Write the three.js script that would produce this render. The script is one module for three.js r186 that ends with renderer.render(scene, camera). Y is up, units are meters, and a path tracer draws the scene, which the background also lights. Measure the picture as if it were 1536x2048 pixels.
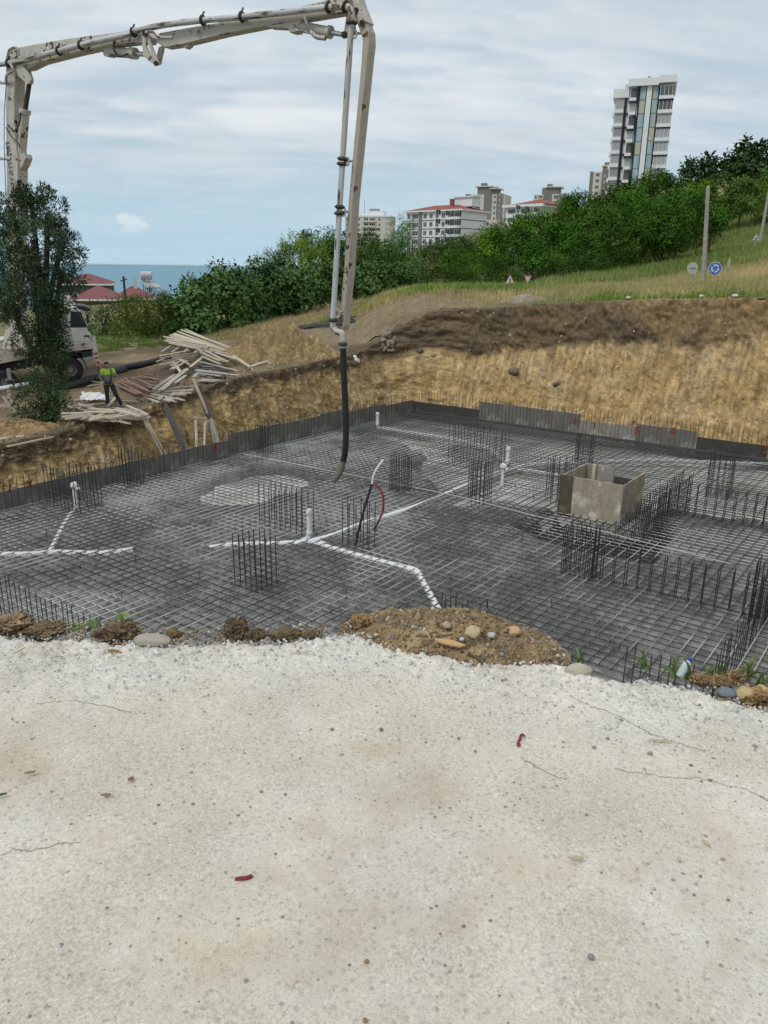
import * as THREE from 'three';
import { mergeGeometries, mergeVertices } from 'three/addons/utils/BufferGeometryUtils.js';
import { MarchingCubes } from 'three/addons/objects/MarchingCubes.js';
import { RoundedBoxGeometry } from 'three/addons/geometries/RoundedBoxGeometry.js';
import { TextGeometry } from 'three/addons/geometries/TextGeometry.js';
import { FontLoader } from 'three/addons/loaders/FontLoader.js';

// ---------------------------------------------------------------- camera, sky, sun, exposure
const scene = new THREE.Scene();
const camera = new THREE.PerspectiveCamera(67.3, 0.75, 0.05, 90000);
camera.rotation.order = 'YXZ';
camera.position.set(0, 1.6, 0);
const PITCH = -17.6 * Math.PI / 180, ROLL = 0.7 * Math.PI / 180;
camera.rotation.set(PITCH, 0, ROLL);
const renderer = new THREE.WebGLRenderer({ antialias: true });
renderer.toneMapping = THREE.LinearToneMapping;
renderer.toneMappingExposure = 1.0;
renderer.shadowMap.enabled = true;

const SUN_DIR = new THREE.Vector3(-0.45, 0.8, 0.4).normalize();
const sun = new THREE.DirectionalLight(new THREE.Color(1.0, 0.96, 0.9), 1.4);
sun.position.copy(SUN_DIR).multiplyScalar(80);
sun.castShadow = true; sun.shadow.radius = 26; sun.shadow.mapSize.set(2048, 2048);
Object.assign(sun.shadow.camera, { left: -60, right: 60, top: 60, bottom: -60, near: 1, far: 220 });
scene.add(sun); scene.add(sun.target);

// ---------------------------------------------------------------- helpers
const V = (x, y, z) => new THREE.Vector3(x, y, z);
const V2 = (x, y) => new THREE.Vector2(x, y);
const rgb = (r, g, b) => new THREE.Color().setRGB(r, g, b);
function rng(seed) { let s = seed >>> 0; return () => { s = (s + 0x6D2B79F5) >>> 0; let t = s; t = Math.imul(t ^ (t >>> 15), t | 1); t ^= t + Math.imul(t ^ (t >>> 7), t | 61); return ((t ^ (t >>> 14)) >>> 0) / 4294967296; }; }
const PERM = new Uint8Array(512), GX = new Float32Array(256), GY = new Float32Array(256), GZ = new Float32Array(256);
{ const r = rng(4711), p = [...Array(256).keys()]; for (let i = 255; i > 0; i--) { const j = Math.floor(r() * (i + 1));[p[i], p[j]] = [p[j], p[i]]; } for (let i = 0; i < 512; i++) PERM[i] = p[i & 255]; for (let i = 0; i < 256; i++) { const z = r() * 2 - 1, t = r() * 6.2832, q = Math.sqrt(1 - z * z) * 1.3; GX[i] = q * Math.cos(t); GY[i] = q * Math.sin(t); GZ[i] = z * 1.3; } }
function n3(x, y, z) {
  x += 337.17; y += 211.3; z += 105.71; const xf = Math.floor(x), yf = Math.floor(y), zf = Math.floor(z), X = xf & 255, Y = yf & 255, Z = zf & 255; x -= xf; y -= yf; z -= zf;
  const u = x * x * x * (x * (x * 6 - 15) + 10), v = y * y * y * (y * (y * 6 - 15) + 10), w = z * z * z * (z * (z * 6 - 15) + 10), x1 = x - 1, y1 = y - 1, z1 = z - 1;
  const a = PERM[X] + Y, b = PERM[X + 1] + Y, aa = PERM[a & 255] + Z, ab = PERM[(a + 1) & 255] + Z, ba = PERM[b & 255] + Z, bb = PERM[(b + 1) & 255] + Z;
  let h = PERM[aa], g0 = GX[h] * x + GY[h] * y + GZ[h] * z; h = PERM[ba]; let g1 = GX[h] * x1 + GY[h] * y + GZ[h] * z; const p0 = g0 + u * (g1 - g0);
  h = PERM[ab]; g0 = GX[h] * x + GY[h] * y1 + GZ[h] * z; h = PERM[bb]; g1 = GX[h] * x1 + GY[h] * y1 + GZ[h] * z; const p1 = g0 + u * (g1 - g0);
  h = PERM[aa + 1]; g0 = GX[h] * x + GY[h] * y + GZ[h] * z1; h = PERM[ba + 1]; g1 = GX[h] * x1 + GY[h] * y + GZ[h] * z1; const p2 = g0 + u * (g1 - g0);
  h = PERM[ab + 1]; g0 = GX[h] * x + GY[h] * y1 + GZ[h] * z1; h = PERM[bb + 1]; g1 = GX[h] * x1 + GY[h] * y1 + GZ[h] * z1; const p3 = g0 + u * (g1 - g0);
  const q0 = p0 + v * (p1 - p0), q1 = p2 + v * (p3 - p2); return q0 + w * (q1 - q0);
}
function fbm(x, y, z, o = 4, g = 0.5) { let a = 1, s = 0, f = 1; for (let i = 0; i < o; i++) { s += a * n3(x * f, y * f, z * f + i * 7.3); a *= g; f *= 2.03; } return s; }
const clamp = (v, a = 0, b = 1) => Math.min(b, Math.max(a, v));
const lerp = (a, b, t) => a + (b - a) * t;
const sstep = (a, b, v) => { const t = clamp((v - a) / (b - a)); return t * t * (3 - 2 * t); };
const mix3 = (a, b, t) => [lerp(a[0], b[0], t), lerp(a[1], b[1], t), lerp(a[2], b[2], t)];

const used = {};
function numbered(n) { if (used[n] === undefined) { used[n] = 0; return n; } used[n]++; return n + '_' + String(used[n]).padStart(3, '0'); }
function tag(o, label, category, group, kind) { o.userData = { label, category }; if (group) o.userData.group = group; if (kind) o.userData.kind = kind; return o; }
function thing(name, label, category, pos, turn = 0, group) { const o = new THREE.Group(); o.name = numbered(name); o.position.copy(pos || V(0, 0, 0)); o.rotation.y = turn; scene.add(o); return tag(o, label, category, group); }
function plain(gs) { const out = []; for (let g of gs) { if (!g) continue; if (g.index) g = g.toNonIndexed(); for (const k of Object.keys(g.attributes)) if (!['position', 'normal', 'uv', 'color'].includes(k)) g.deleteAttribute(k); if (!g.attributes.normal) g.computeVertexNormals(); if (!g.attributes.uv) boxUV(g); out.push(g); } const hasC = out.some(g => g.attributes.color); if (hasC) for (const g of out) if (!g.attributes.color) paint(g, [1, 1, 1]); return out; }
function paint(g, c) { const n = g.attributes.position.count, a = new Float32Array(n * 3); for (let i = 0; i < n; i++) { a[i * 3] = c[0]; a[i * 3 + 1] = c[1]; a[i * 3 + 2] = c[2]; } g.setAttribute('color', new THREE.BufferAttribute(a, 3)); return g; }
function boxUV(g) { const p = g.attributes.position, nn = g.attributes.normal, uv = new Float32Array(p.count * 2); for (let i = 0; i < p.count; i++) { const ax = Math.abs(nn.getX(i)), ay = Math.abs(nn.getY(i)), az = Math.abs(nn.getZ(i)); let u, v; if (ay >= ax && ay >= az) { u = p.getX(i); v = p.getZ(i); } else if (ax >= az) { u = p.getZ(i); v = p.getY(i); } else { u = p.getX(i); v = p.getY(i); } uv[i * 2] = u; uv[i * 2 + 1] = v; } g.setAttribute('uv', new THREE.BufferAttribute(uv, 2)); return g; }
function mesh(name, gs, mat, parent = scene) { gs = Array.isArray(gs) ? gs : [gs]; const g = gs.length === 1 ? gs[0] : mergeGeometries(plain(gs)); const m = new THREE.Mesh(g, mat); m.name = parent === scene ? numbered(name) : name; m.castShadow = m.receiveShadow = true; parent.add(m); return m; }
function struct(name, gs, mat, parent = scene) { const m = mesh(name, gs, mat, parent); m.userData.kind = 'structure'; return m; }
const UPV = V(0, 1, 0);
function cyl(a, b, r, seg = 8, r2 = r, open = false) { const d = b.clone().sub(a), l = d.length(); const g = new THREE.CylinderGeometry(r2, r, l, seg, 1, open); g.applyQuaternion(new THREE.Quaternion().setFromUnitVectors(UPV, d.normalize())); g.translate((a.x + b.x) / 2, (a.y + b.y) / 2, (a.z + b.z) / 2); return g; }
function basis(a, b, up) { const x = b.clone().sub(a).normalize(); let z = x.clone().cross(up || UPV); if (z.lengthSq() < 1e-6) z = x.clone().cross(V(1, 0, 0.01)); z.normalize(); const y = z.clone().cross(x); return new THREE.Matrix4().makeBasis(x, y, z); }
function beam(a, b, h, w, up, chamfer = 0) { const l = a.distanceTo(b); const g = chamfer ? new RoundedBoxGeometry(l, h, w, 1, chamfer) : new THREE.BoxGeometry(l, h, w); boxUV(g); g.applyMatrix4(basis(a, b, up)); g.translate((a.x + b.x) / 2, (a.y + b.y) / 2, (a.z + b.z) / 2); return g; }
function box(sx, sy, sz, x = 0, y = 0, z = 0, rx = 0, ry = 0, rz = 0) { const g = new THREE.BoxGeometry(sx, sy, sz); boxUV(g); if (rx) g.rotateX(rx); if (rz) g.rotateZ(rz); if (ry) g.rotateY(ry); g.translate(x, y, z); return g; }
function rbox(sx, sy, sz, r, x = 0, y = 0, z = 0, ry = 0) { const g = new RoundedBoxGeometry(sx, sy, sz, 2, r); boxUV(g); if (ry) g.rotateY(ry); g.translate(x, y, z); return g; }
function tube(pts, r, seg = 8, steps = 0, tension = 0.5) { const c = new THREE.CatmullRomCurve3(pts, false, 'catmullrom', tension); return new THREE.TubeGeometry(c, steps || pts.length * 6, r, seg, false); }
function ell(rx, ry, rz, x, y, z, w = 10, h = 8) { const g = new THREE.SphereGeometry(1, w, h); g.scale(rx, ry, rz); g.translate(x, y, z); return g; }
function stoneGeo(r, seed, sq = 0.7, det = 2) { const g = mergeVertices(new THREE.IcosahedronGeometry(1, det).deleteAttribute('uv').deleteAttribute('normal')); const p = g.attributes.position; for (let i = 0; i < p.count; i++) { const x = p.getX(i), y = p.getY(i), z = p.getZ(i); const k = r * (1 + 0.28 * fbm(x * 1.1 + seed, y * 1.1, z * 1.1, 3)); p.setXYZ(i, x * k, y * k * sq, z * k); } g.computeVertexNormals(); boxUV(g); return g; }
// the point where a line of sight of the photograph meets a level, or lies at a depth, or meets a vertical plane
const CR = Math.cos(ROLL), SR = Math.sin(ROLL), CP = Math.cos(PITCH), SP = Math.sin(PITCH);
function sight(px, py) { const x = (px - 768) / 1538, y = -(py - 1024) / 1538, X = x * CR - y * SR, Y = x * SR + y * CR; return V(X, Y * CP + SP, Y * SP - CP); }
const EYE = V(0, 1.6, 0);
function gp(px, py, Y) { const d = sight(px, py); return d.multiplyScalar((Y - 1.6) / d.y).add(EYE); }
function at(px, py, depth) { const d = sight(px, py); return d.multiplyScalar(depth / -d.z).add(EYE); }
function onPlane(px, py, P, N) { const d = sight(px, py); return d.multiplyScalar((P.clone().sub(EYE)).dot(N) / d.dot(N)).add(EYE); }
// the raft's own axes: a runs along its left edge towards the camera, b along its far edge to the right
const KX = 1.41, KZ = -36.43, A = [-0.593, 0.805], B = [0.805, 0.593];
const W = (a, b, y) => V(KX + a * A[0] + b * B[0], y, KZ + a * A[1] + b * B[1]);
const toAB = (p) => [(p.x - KX) * A[0] + (p.z - KZ) * A[1], (p.x - KX) * B[0] + (p.z - KZ) * B[1]];
const ANG_B = Math.atan2(-B[1], B[0]);       // turn that lays local x along b

// ---------------------------------------------------------------- the sky
{
  const w = 3072, h = 1536, d = new Float32Array(w * h * 4);
  const low = [0.47, 0.65, 0.765], mid = [0.50, 0.61, 0.70], white = [0.79, 0.835, 0.865], grey = [0.555, 0.635, 0.705];
  for (let j = 0; j < h; j++) {
    const el = (0.5 - (j + 0.5) / h) * Math.PI, sy = Math.sin(el), cy = Math.cos(el), deg = el * 180 / Math.PI;
    for (let i = 0; i < w; i++) {
      const k = ((h - 1 - j) * w + i) * 4;
      let c;
      if (deg < -1.2) c = [0.16, 0.19, 0.19];
      else {
        const az = ((i + 0.5) / w - 0.5) * 2 * Math.PI;       // direction (cos az, sin az)
        const dx = Math.cos(az) * cy, dz = Math.sin(az) * cy, q = 1 / (Math.max(sy, 0) + 0.16);
        const x = dx * q, z = dz * q, fr = deg < 28 && dz < -0.45 * cy, oct = fr ? 5 : deg < 50 ? 3 : 2;
        const big = fbm(x * 0.55 + 2.2, z * 0.55, 1.7, 3), st = fbm(x * 1.0 + big * 0.7, z * 1.9 + x * 0.25, 4.1, oct, 0.55), fine = fr ? fbm(x * 3.0 + st, z * 8.5 + x, 9.2, 4, 0.6) : 0;
        const cover = sstep(2.0, 9.5, deg);
        const v = big * 0.42 + st * 0.75 + fine * 0.46;
        const bl = mix3(low, mid, sstep(1, 9, deg));
        c = mix3(bl, white, clamp(sstep(-0.6, 0.85, v) * (0.16 + 0.80 * cover)));
        c = mix3(c, grey, 0.6 * sstep(-0.1, 0.75, fbm(x * 0.8 + 9.1, z * 1.9 - x * 0.2 - 3.3, 2.2, 4) + 0.3 * fine) * cover);
        c = mix3(c, grey, 0.12 * sstep(11, 19, deg)); c = mix3(c, [0.80, 0.81, 0.81], 0.7 * sstep(20, 50, deg));
        const hz = 0.16 * sstep(1.1, -0.2, deg); c = mix3(c, [0.55, 0.72, 0.82], hz);
        // the one small cumulus over the sea
        const azd = Math.atan2(dx, -dz) * 180 / Math.PI;
        if (azd > -21 && azd < -14 && deg < 5 && deg > 0.8) {
          let m = 0; for (const [ca, ce, ra, re] of [[-17.9, 2.95, 0.62, 0.5], [-17.2, 2.75, 0.75, 0.5], [-16.6, 2.45, 0.5, 0.38], [-17.4, 2.3, 1.0, 0.35]]) { const t = 1 - Math.hypot((azd - ca) / ra, (deg - ce) / re); m = Math.max(m, t); }
          m += 0.35 * fbm(azd * 2.1, deg * 3.2, 0.5, 3); c = mix3(c, mix3([0.62, 0.76, 0.85], [0.85, 0.88, 0.9], sstep(2.0, 2.8, deg)), 0.5 * sstep(0.05, 0.6, m));
        }
      }
      d[k] = c[0]; d[k + 1] = c[1]; d[k + 2] = c[2]; d[k + 3] = 1;
    }
  }
  const sky = new THREE.DataTexture(d, w, h, THREE.RGBAFormat, THREE.FloatType);
  sky.mapping = THREE.EquirectangularReflectionMapping; sky.magFilter = THREE.LinearFilter; sky.minFilter = THREE.LinearFilter; sky.needsUpdate = true;
  scene.background = sky; scene.environment = sky;
}

// ---------------------------------------------------------------- textures and materials
function tex(w, h, f, srgb, rx = 1, ry = 1, wrap = THREE.RepeatWrapping) {
  const d = new Uint8Array(w * h * 4);
  for (let j = 0; j < h; j++) for (let i = 0; i < w; i++) { const c = f(i / w, j / h, i, j), k = (j * w + i) * 4; for (let q = 0; q < 3; q++) { let v = Array.isArray(c) ? c[q] : c; v = clamp(v); if (srgb) v = v <= 0.0031308 ? v * 12.92 : 1.055 * Math.pow(v, 1 / 2.4) - 0.055; d[k + q] = v * 255; } d[k + 3] = 255; }
  const t = new THREE.DataTexture(d, w, h); t.wrapS = t.wrapT = wrap; t.magFilter = THREE.LinearFilter; t.minFilter = THREE.LinearMipmapLinearFilter; t.generateMipmaps = true; if (srgb) t.colorSpace = THREE.SRGBColorSpace; t.repeat.set(rx, ry); t.needsUpdate = true; return t;
}
// tileable noise: blend of shifted copies on a torus
function tn(u, v, f, seed, o = 4, g = 0.5) { let a = 1, s = 0, F = f; for (let q = 0; q < o; q++) { const x = u * F, y = v * F; s += a * per(x, y, F, seed + q * 17); a *= g; F *= 2; } return s; }
function hsh(x, y, s) { let n = Math.imul(x, 374761393) + Math.imul(y, 668265263) + Math.imul(s, 974711); n = Math.imul(n ^ (n >>> 13), 1274126177); return ((n ^ (n >>> 16)) >>> 0) / 4294967296; }
function per(x, y, F, s) { const x0 = Math.floor(x), y0 = Math.floor(y), fx = x - x0, fy = y - y0, ux = fx * fx * (3 - 2 * fx), uy = fy * fy * (3 - 2 * fy), x1 = (x0 + 1) % F, y1 = (y0 + 1) % F; const a = hsh(x0 % F, y0 % F, s), b = hsh(x1, y0 % F, s), c = hsh(x0 % F, y1, s), e = hsh(x1, y1, s); return (lerp(lerp(a, b, ux), lerp(c, e, ux), uy) - 0.5) * 2; }
const soilTex = tex(512, 512, (u, v) => { const n = 0.35 * tn(u, v, 6, 3, 3, 0.5) + 0.62 * tn(u, v, 48, 13, 3, 0.7); const k = 0.78 + 0.42 * n; const fl = hsh(Math.floor(u * 256), Math.floor(v * 256), 5) > 0.98 ? 0.3 : 0; return [k + fl, k * 0.985 + fl, k * 0.96 + fl]; }, true, 0.8, 0.8);
const soilBump = tex(512, 512, (u, v) => 0.5 + 0.3 * tn(u, v, 40, 8, 4, 0.7), false, 0.8, 0.8);
const std = (c, o = {}) => new THREE.MeshStandardMaterial(Object.assign({ color: Array.isArray(c) ? rgb(...c) : c, roughness: 0.9 }, o));
const M = {
  soil: std([1, 1, 1], { vertexColors: true, map: soilTex, bumpMap: soilBump, bumpScale: 0.02, roughness: 1 }),
  rebar: std([1, 1, 1], { vertexColors: true, roughness: 0.62, metalness: 0.15 }),
  rebarDark: std([0.045, 0.05, 0.055], { roughness: 0.6, metalness: 0.3 }),
  pvc: std([0.72, 0.74, 0.75], { roughness: 0.4 }),
};

// ---------------------------------------------------------------- lie of the land: a thin-plate surface through surveyed heights
const G = (() => {
  const P = [];
  const add = (p) => P.push([p.x, p.z, p.y]);
  const S = (px, py, dist) => add(at(px, py, dist));
  const fb = (b, y) => add(W(-3.0, b, y));
  fb(-3.6, -0.15); fb(-1, -0.12); fb(2.5, -0.06); fb(5, 0.12); fb(7.5, 0.3); fb(10.5, 0.5); fb(14, 0.66); fb(20, 0.9); fb(26, 1.0);
  const lb = (a, y) => add(W(a, -2.2, y));
  lb(2, -2.2); lb(5.5, -2.4); lb(8, -2.5); lb(11, -2.75); lb(14, -3.25); lb(17, -3.5); lb(20, -3.55); lb(25, -3.4);
  add(W(-2, -6.6, -1.5)); add(W(0, -4.5, -2.0)); add(W(-6, -8.5, -1.1));
  S(217, 812, 29.2); S(140, 770, 33); S(40, 830, 27.5); S(60, 730, 36); S(480, 738, 33); S(430, 700, 37); S(330, 720, 36.5); S(560, 690, 38); S(640, 640, 46);
  S(350, 685, 43); S(560, 640, 50); S(690, 612, 52); S(250, 690, 42); S(200, 640, 60); S(420, 610, 70); S(600, 580, 75);
  S(760, 596, 47); S(1000, 588, 48); S(1200, 580, 45); S(1430, 572, 45); S(1536, 560, 42); S(900, 572, 66); S(1100, 566, 62); S(1300, 535, 66); S(1536, 500, 62); S(1420, 500, 74); S(1536, 440, 84); S(860, 548, 90);
  S(1290, 385, 209); S(1100, 478, 320); S(870, 495, 300); S(970, 505, 485); S(740, 512, 500); S(1200, 400, 440); S(1450, 390, 120); S(700, 545, 150); S(560, 590, 140); S(400, 612, 120); S(200, 612, 110); S(300, 640, 60); S(450, 610, 200); S(250, 600, 260); S(520, 590, 280); S(600, 575, 380); S(1700, 420, 100);
  for (const q of [[-250, -150, -40], [-200, -380, -55], [260, -60, 25], [330, -380, 60], [-100, -600, -45], [-170, -600, -60], [300, -640, 70], [-60, 30, -1], [60, 30, 1], [-250, 120, -25], [250, 120, 10], [0, 120, 0], [22, -8, 0.6], [20, -18, 0.9], [-14, -4, -0.8], [-20, -14, -2.8], [-40, -20, -3.6]]) P.push(q);
  const n = P.length, sc = 1 / 30, N = n + 3, m = [];
  const phi = (r2) => r2 < 1e-12 ? 0 : 0.5 * r2 * Math.log(r2);
  for (let i = 0; i < n; i++) { const r = new Float64Array(N + 1); for (let j = 0; j < n; j++) r[j] = phi(((P[i][0] - P[j][0]) ** 2 + (P[i][1] - P[j][1]) ** 2) * sc * sc); r[i] += 0.0004; r[n] = 1; r[n + 1] = P[i][0] * sc; r[n + 2] = P[i][1] * sc; r[N] = P[i][2]; m.push(r); }
  for (let q = 0; q < 3; q++) { const r = new Float64Array(N + 1); for (let j = 0; j < n; j++) r[j] = q === 0 ? 1 : P[j][q - 1] * sc; m.push(r); }
  for (let c = 0; c < N; c++) { let p = c; for (let r = c + 1; r < N; r++) if (Math.abs(m[r][c]) > Math.abs(m[p][c])) p = r;[m[c], m[p]] = [m[p], m[c]]; for (let r = 0; r < N; r++) if (r !== c) { const f = m[r][c] / m[c][c]; if (f) for (let k = c; k <= N; k++) m[r][k] -= f * m[c][k]; } }
  const w = m.map((r, i) => r[N] / r[i]);
  return (x, z) => { let s = w[n] + w[n + 1] * x * sc + w[n + 2] * z * sc; for (let j = 0; j < n; j++) s += w[j] * phi(((x - P[j][0]) ** 2 + (z - P[j][1]) ** 2) * sc * sc); return s; };
})();
const onG = (px, py, dist) => { const p = at(px, py, dist); p.y = G(p.x, p.z); return p; };
// walk along a line of sight until it meets the land
function hitG(px, py) { const d = sight(px, py); let t0 = 15; for (let t = 15; t < 300; t += 0.4) { const p = d.clone().multiplyScalar(t / -d.z).add(EYE); if (p.y < G(p.x, p.z)) { return V(p.x, G(p.x, p.z), p.z); } t0 = t; } return null; }

// ---------------------------------------------------------------- the setting: sea, land, banks, raft, slab
{
  const g = new THREE.RingGeometry(120, 60000, 96, 40); const p = g.attributes.position;
  for (let i = 0; i < p.count; i++) { const x = p.getX(i), y = p.getY(i), r = Math.hypot(x, y), t = (r - 120) / 59880, R = 120 + 59880 * t * t * t; p.setXYZ(i, x / r * R, y / r * R, 0); }
  g.rotateX(-Math.PI / 2); g.translate(0, -62, 0);
  struct('sea', g, std([0.11, 0.26, 0.36], { roughness: 0.55 }));
}
function outDist(a, b) { const q = a >= 1.4 ? -b : b >= 1.4 ? -a : Math.hypot(a - 1.4, b - 1.4) - 1.4; return Math.max(q, b - 20); }
function leftness(a, b) { return sstep(6, 1.5, b) * sstep(-1, 1.6, a); }
function topOff(a, b) { const l = leftness(clamp(a, 0, 27), clamp(b, 0, 20)); return lerp(0.75, 0.7, l) + lerp(2.0, 1.15, l); }
const PIT = { a0: -2.7, a1: 27, b0: -1.9, b1: 21 };
const dryness = (x, z) => sstep(-0.35, 0.4, fbm(x * 0.09, z * 0.09, 3.3, 4));
function landColor(x, z, y) {
  const [a, b] = toAB(V(x, 0, z));
  const green = [0.13, 0.165, 0.05], dry = [0.36, 0.29, 0.145], dirt = [0.30, 0.235, 0.14], dark = [0.12, 0.09, 0.06];
  let c = mix3(green, dry, dryness(x, z));
  if (b < 1 && a > -14) { const t = sstep(-34, -24, a - 1.1 * Math.abs(b + 4)) * sstep(-17.5, -14, b); c = mix3(c, mix3(dirt, dark, sstep(-0.1, 0.45, fbm(x * 0.3, z * 0.3, 1.1, 4))), t); }
  const rut = Math.abs(fbm(x * 0.25, z * 0.25, 6.6, 3));
  return mix3(c, dark, 0.35 * sstep(0.25, 0.5, rut));
}
{
  const geo = (lo, hi, s0, k, first) => { const o = []; let v = first, s = s0; while (v < hi) { o.push(v); v += s; s *= k; } o.push(hi); return o; };
  const far = geo(0, 640, 0.35, 1.022, 0);
  const as = [...far.map(v => PIT.a0 - v).reverse()]; for (let v = PIT.a0 + 0.5; v < PIT.a1; v += 0.5) as.push(v); as.push(PIT.a1); for (const v of geo(0, 150, 1, 1.15, 1)) as.push(PIT.a1 + v);
  const bs = [...far.map(v => PIT.b0 - v).reverse()]; for (let v = PIT.b0 + 0.5; v < PIT.b1; v += 0.5) bs.push(v); bs.push(PIT.b1); for (const v of geo(0, 380, 1, 1.06, 1)) bs.push(PIT.b1 + v);
  const na = as.length, nb = bs.length, pos = new Float32Array(na * nb * 3), col = new Float32Array(na * nb * 3), uv = new Float32Array(na * nb * 2), idx = [];
  for (let i = 0; i < na; i++) for (let j = 0; j < nb; j++) {
    const p = W(as[i], bs[j], 0), k = i * nb + j, d = Math.hypot(p.x, p.z);
    let y = G(p.x, p.z); const e = Math.max(PIT.a0 - as[i], PIT.b0 - bs[j], bs[j] - PIT.b1, 0);
    y += (0.10 * fbm(p.x * 0.5, 0, p.z * 0.5, 4) + 0.05 * fbm(p.x * 2, 3, p.z * 2, 3)) * sstep(0, 1.5, e);
    const nearSlab = (p.z > -7 && Math.abs(p.x) < 14); if (nearSlab) y = Math.min(y, -0.25);
    pos.set([p.x, y, p.z], k * 3); col.set(landColor(p.x, p.z, y), k * 3); uv.set([p.x, p.z], k * 2);
    if (i < na - 1 && j < nb - 1) { const ca = (as[i] + as[i + 1]) / 2, cb = (bs[j] + bs[j + 1]) / 2; if (ca < PIT.a1 && outDist(ca, cb) < topOff(ca, cb) + 0.3) continue; const c = W(ca, cb, 0); if (Math.abs(c.x) < 11 && c.z > -15 && c.z < 5) continue; idx.push(k, k + 1, k + nb, k + nb, k + 1, k + nb + 1); }
  }
  const g = new THREE.BufferGeometry(); g.setAttribute('position', new THREE.BufferAttribute(pos, 3)); g.setAttribute('color', new THREE.BufferAttribute(col, 3)); g.setAttribute('uv', new THREE.BufferAttribute(uv, 2)); g.setIndex(idx); g.computeVertexNormals();
  struct('ground', g, M.soil);
}
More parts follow.
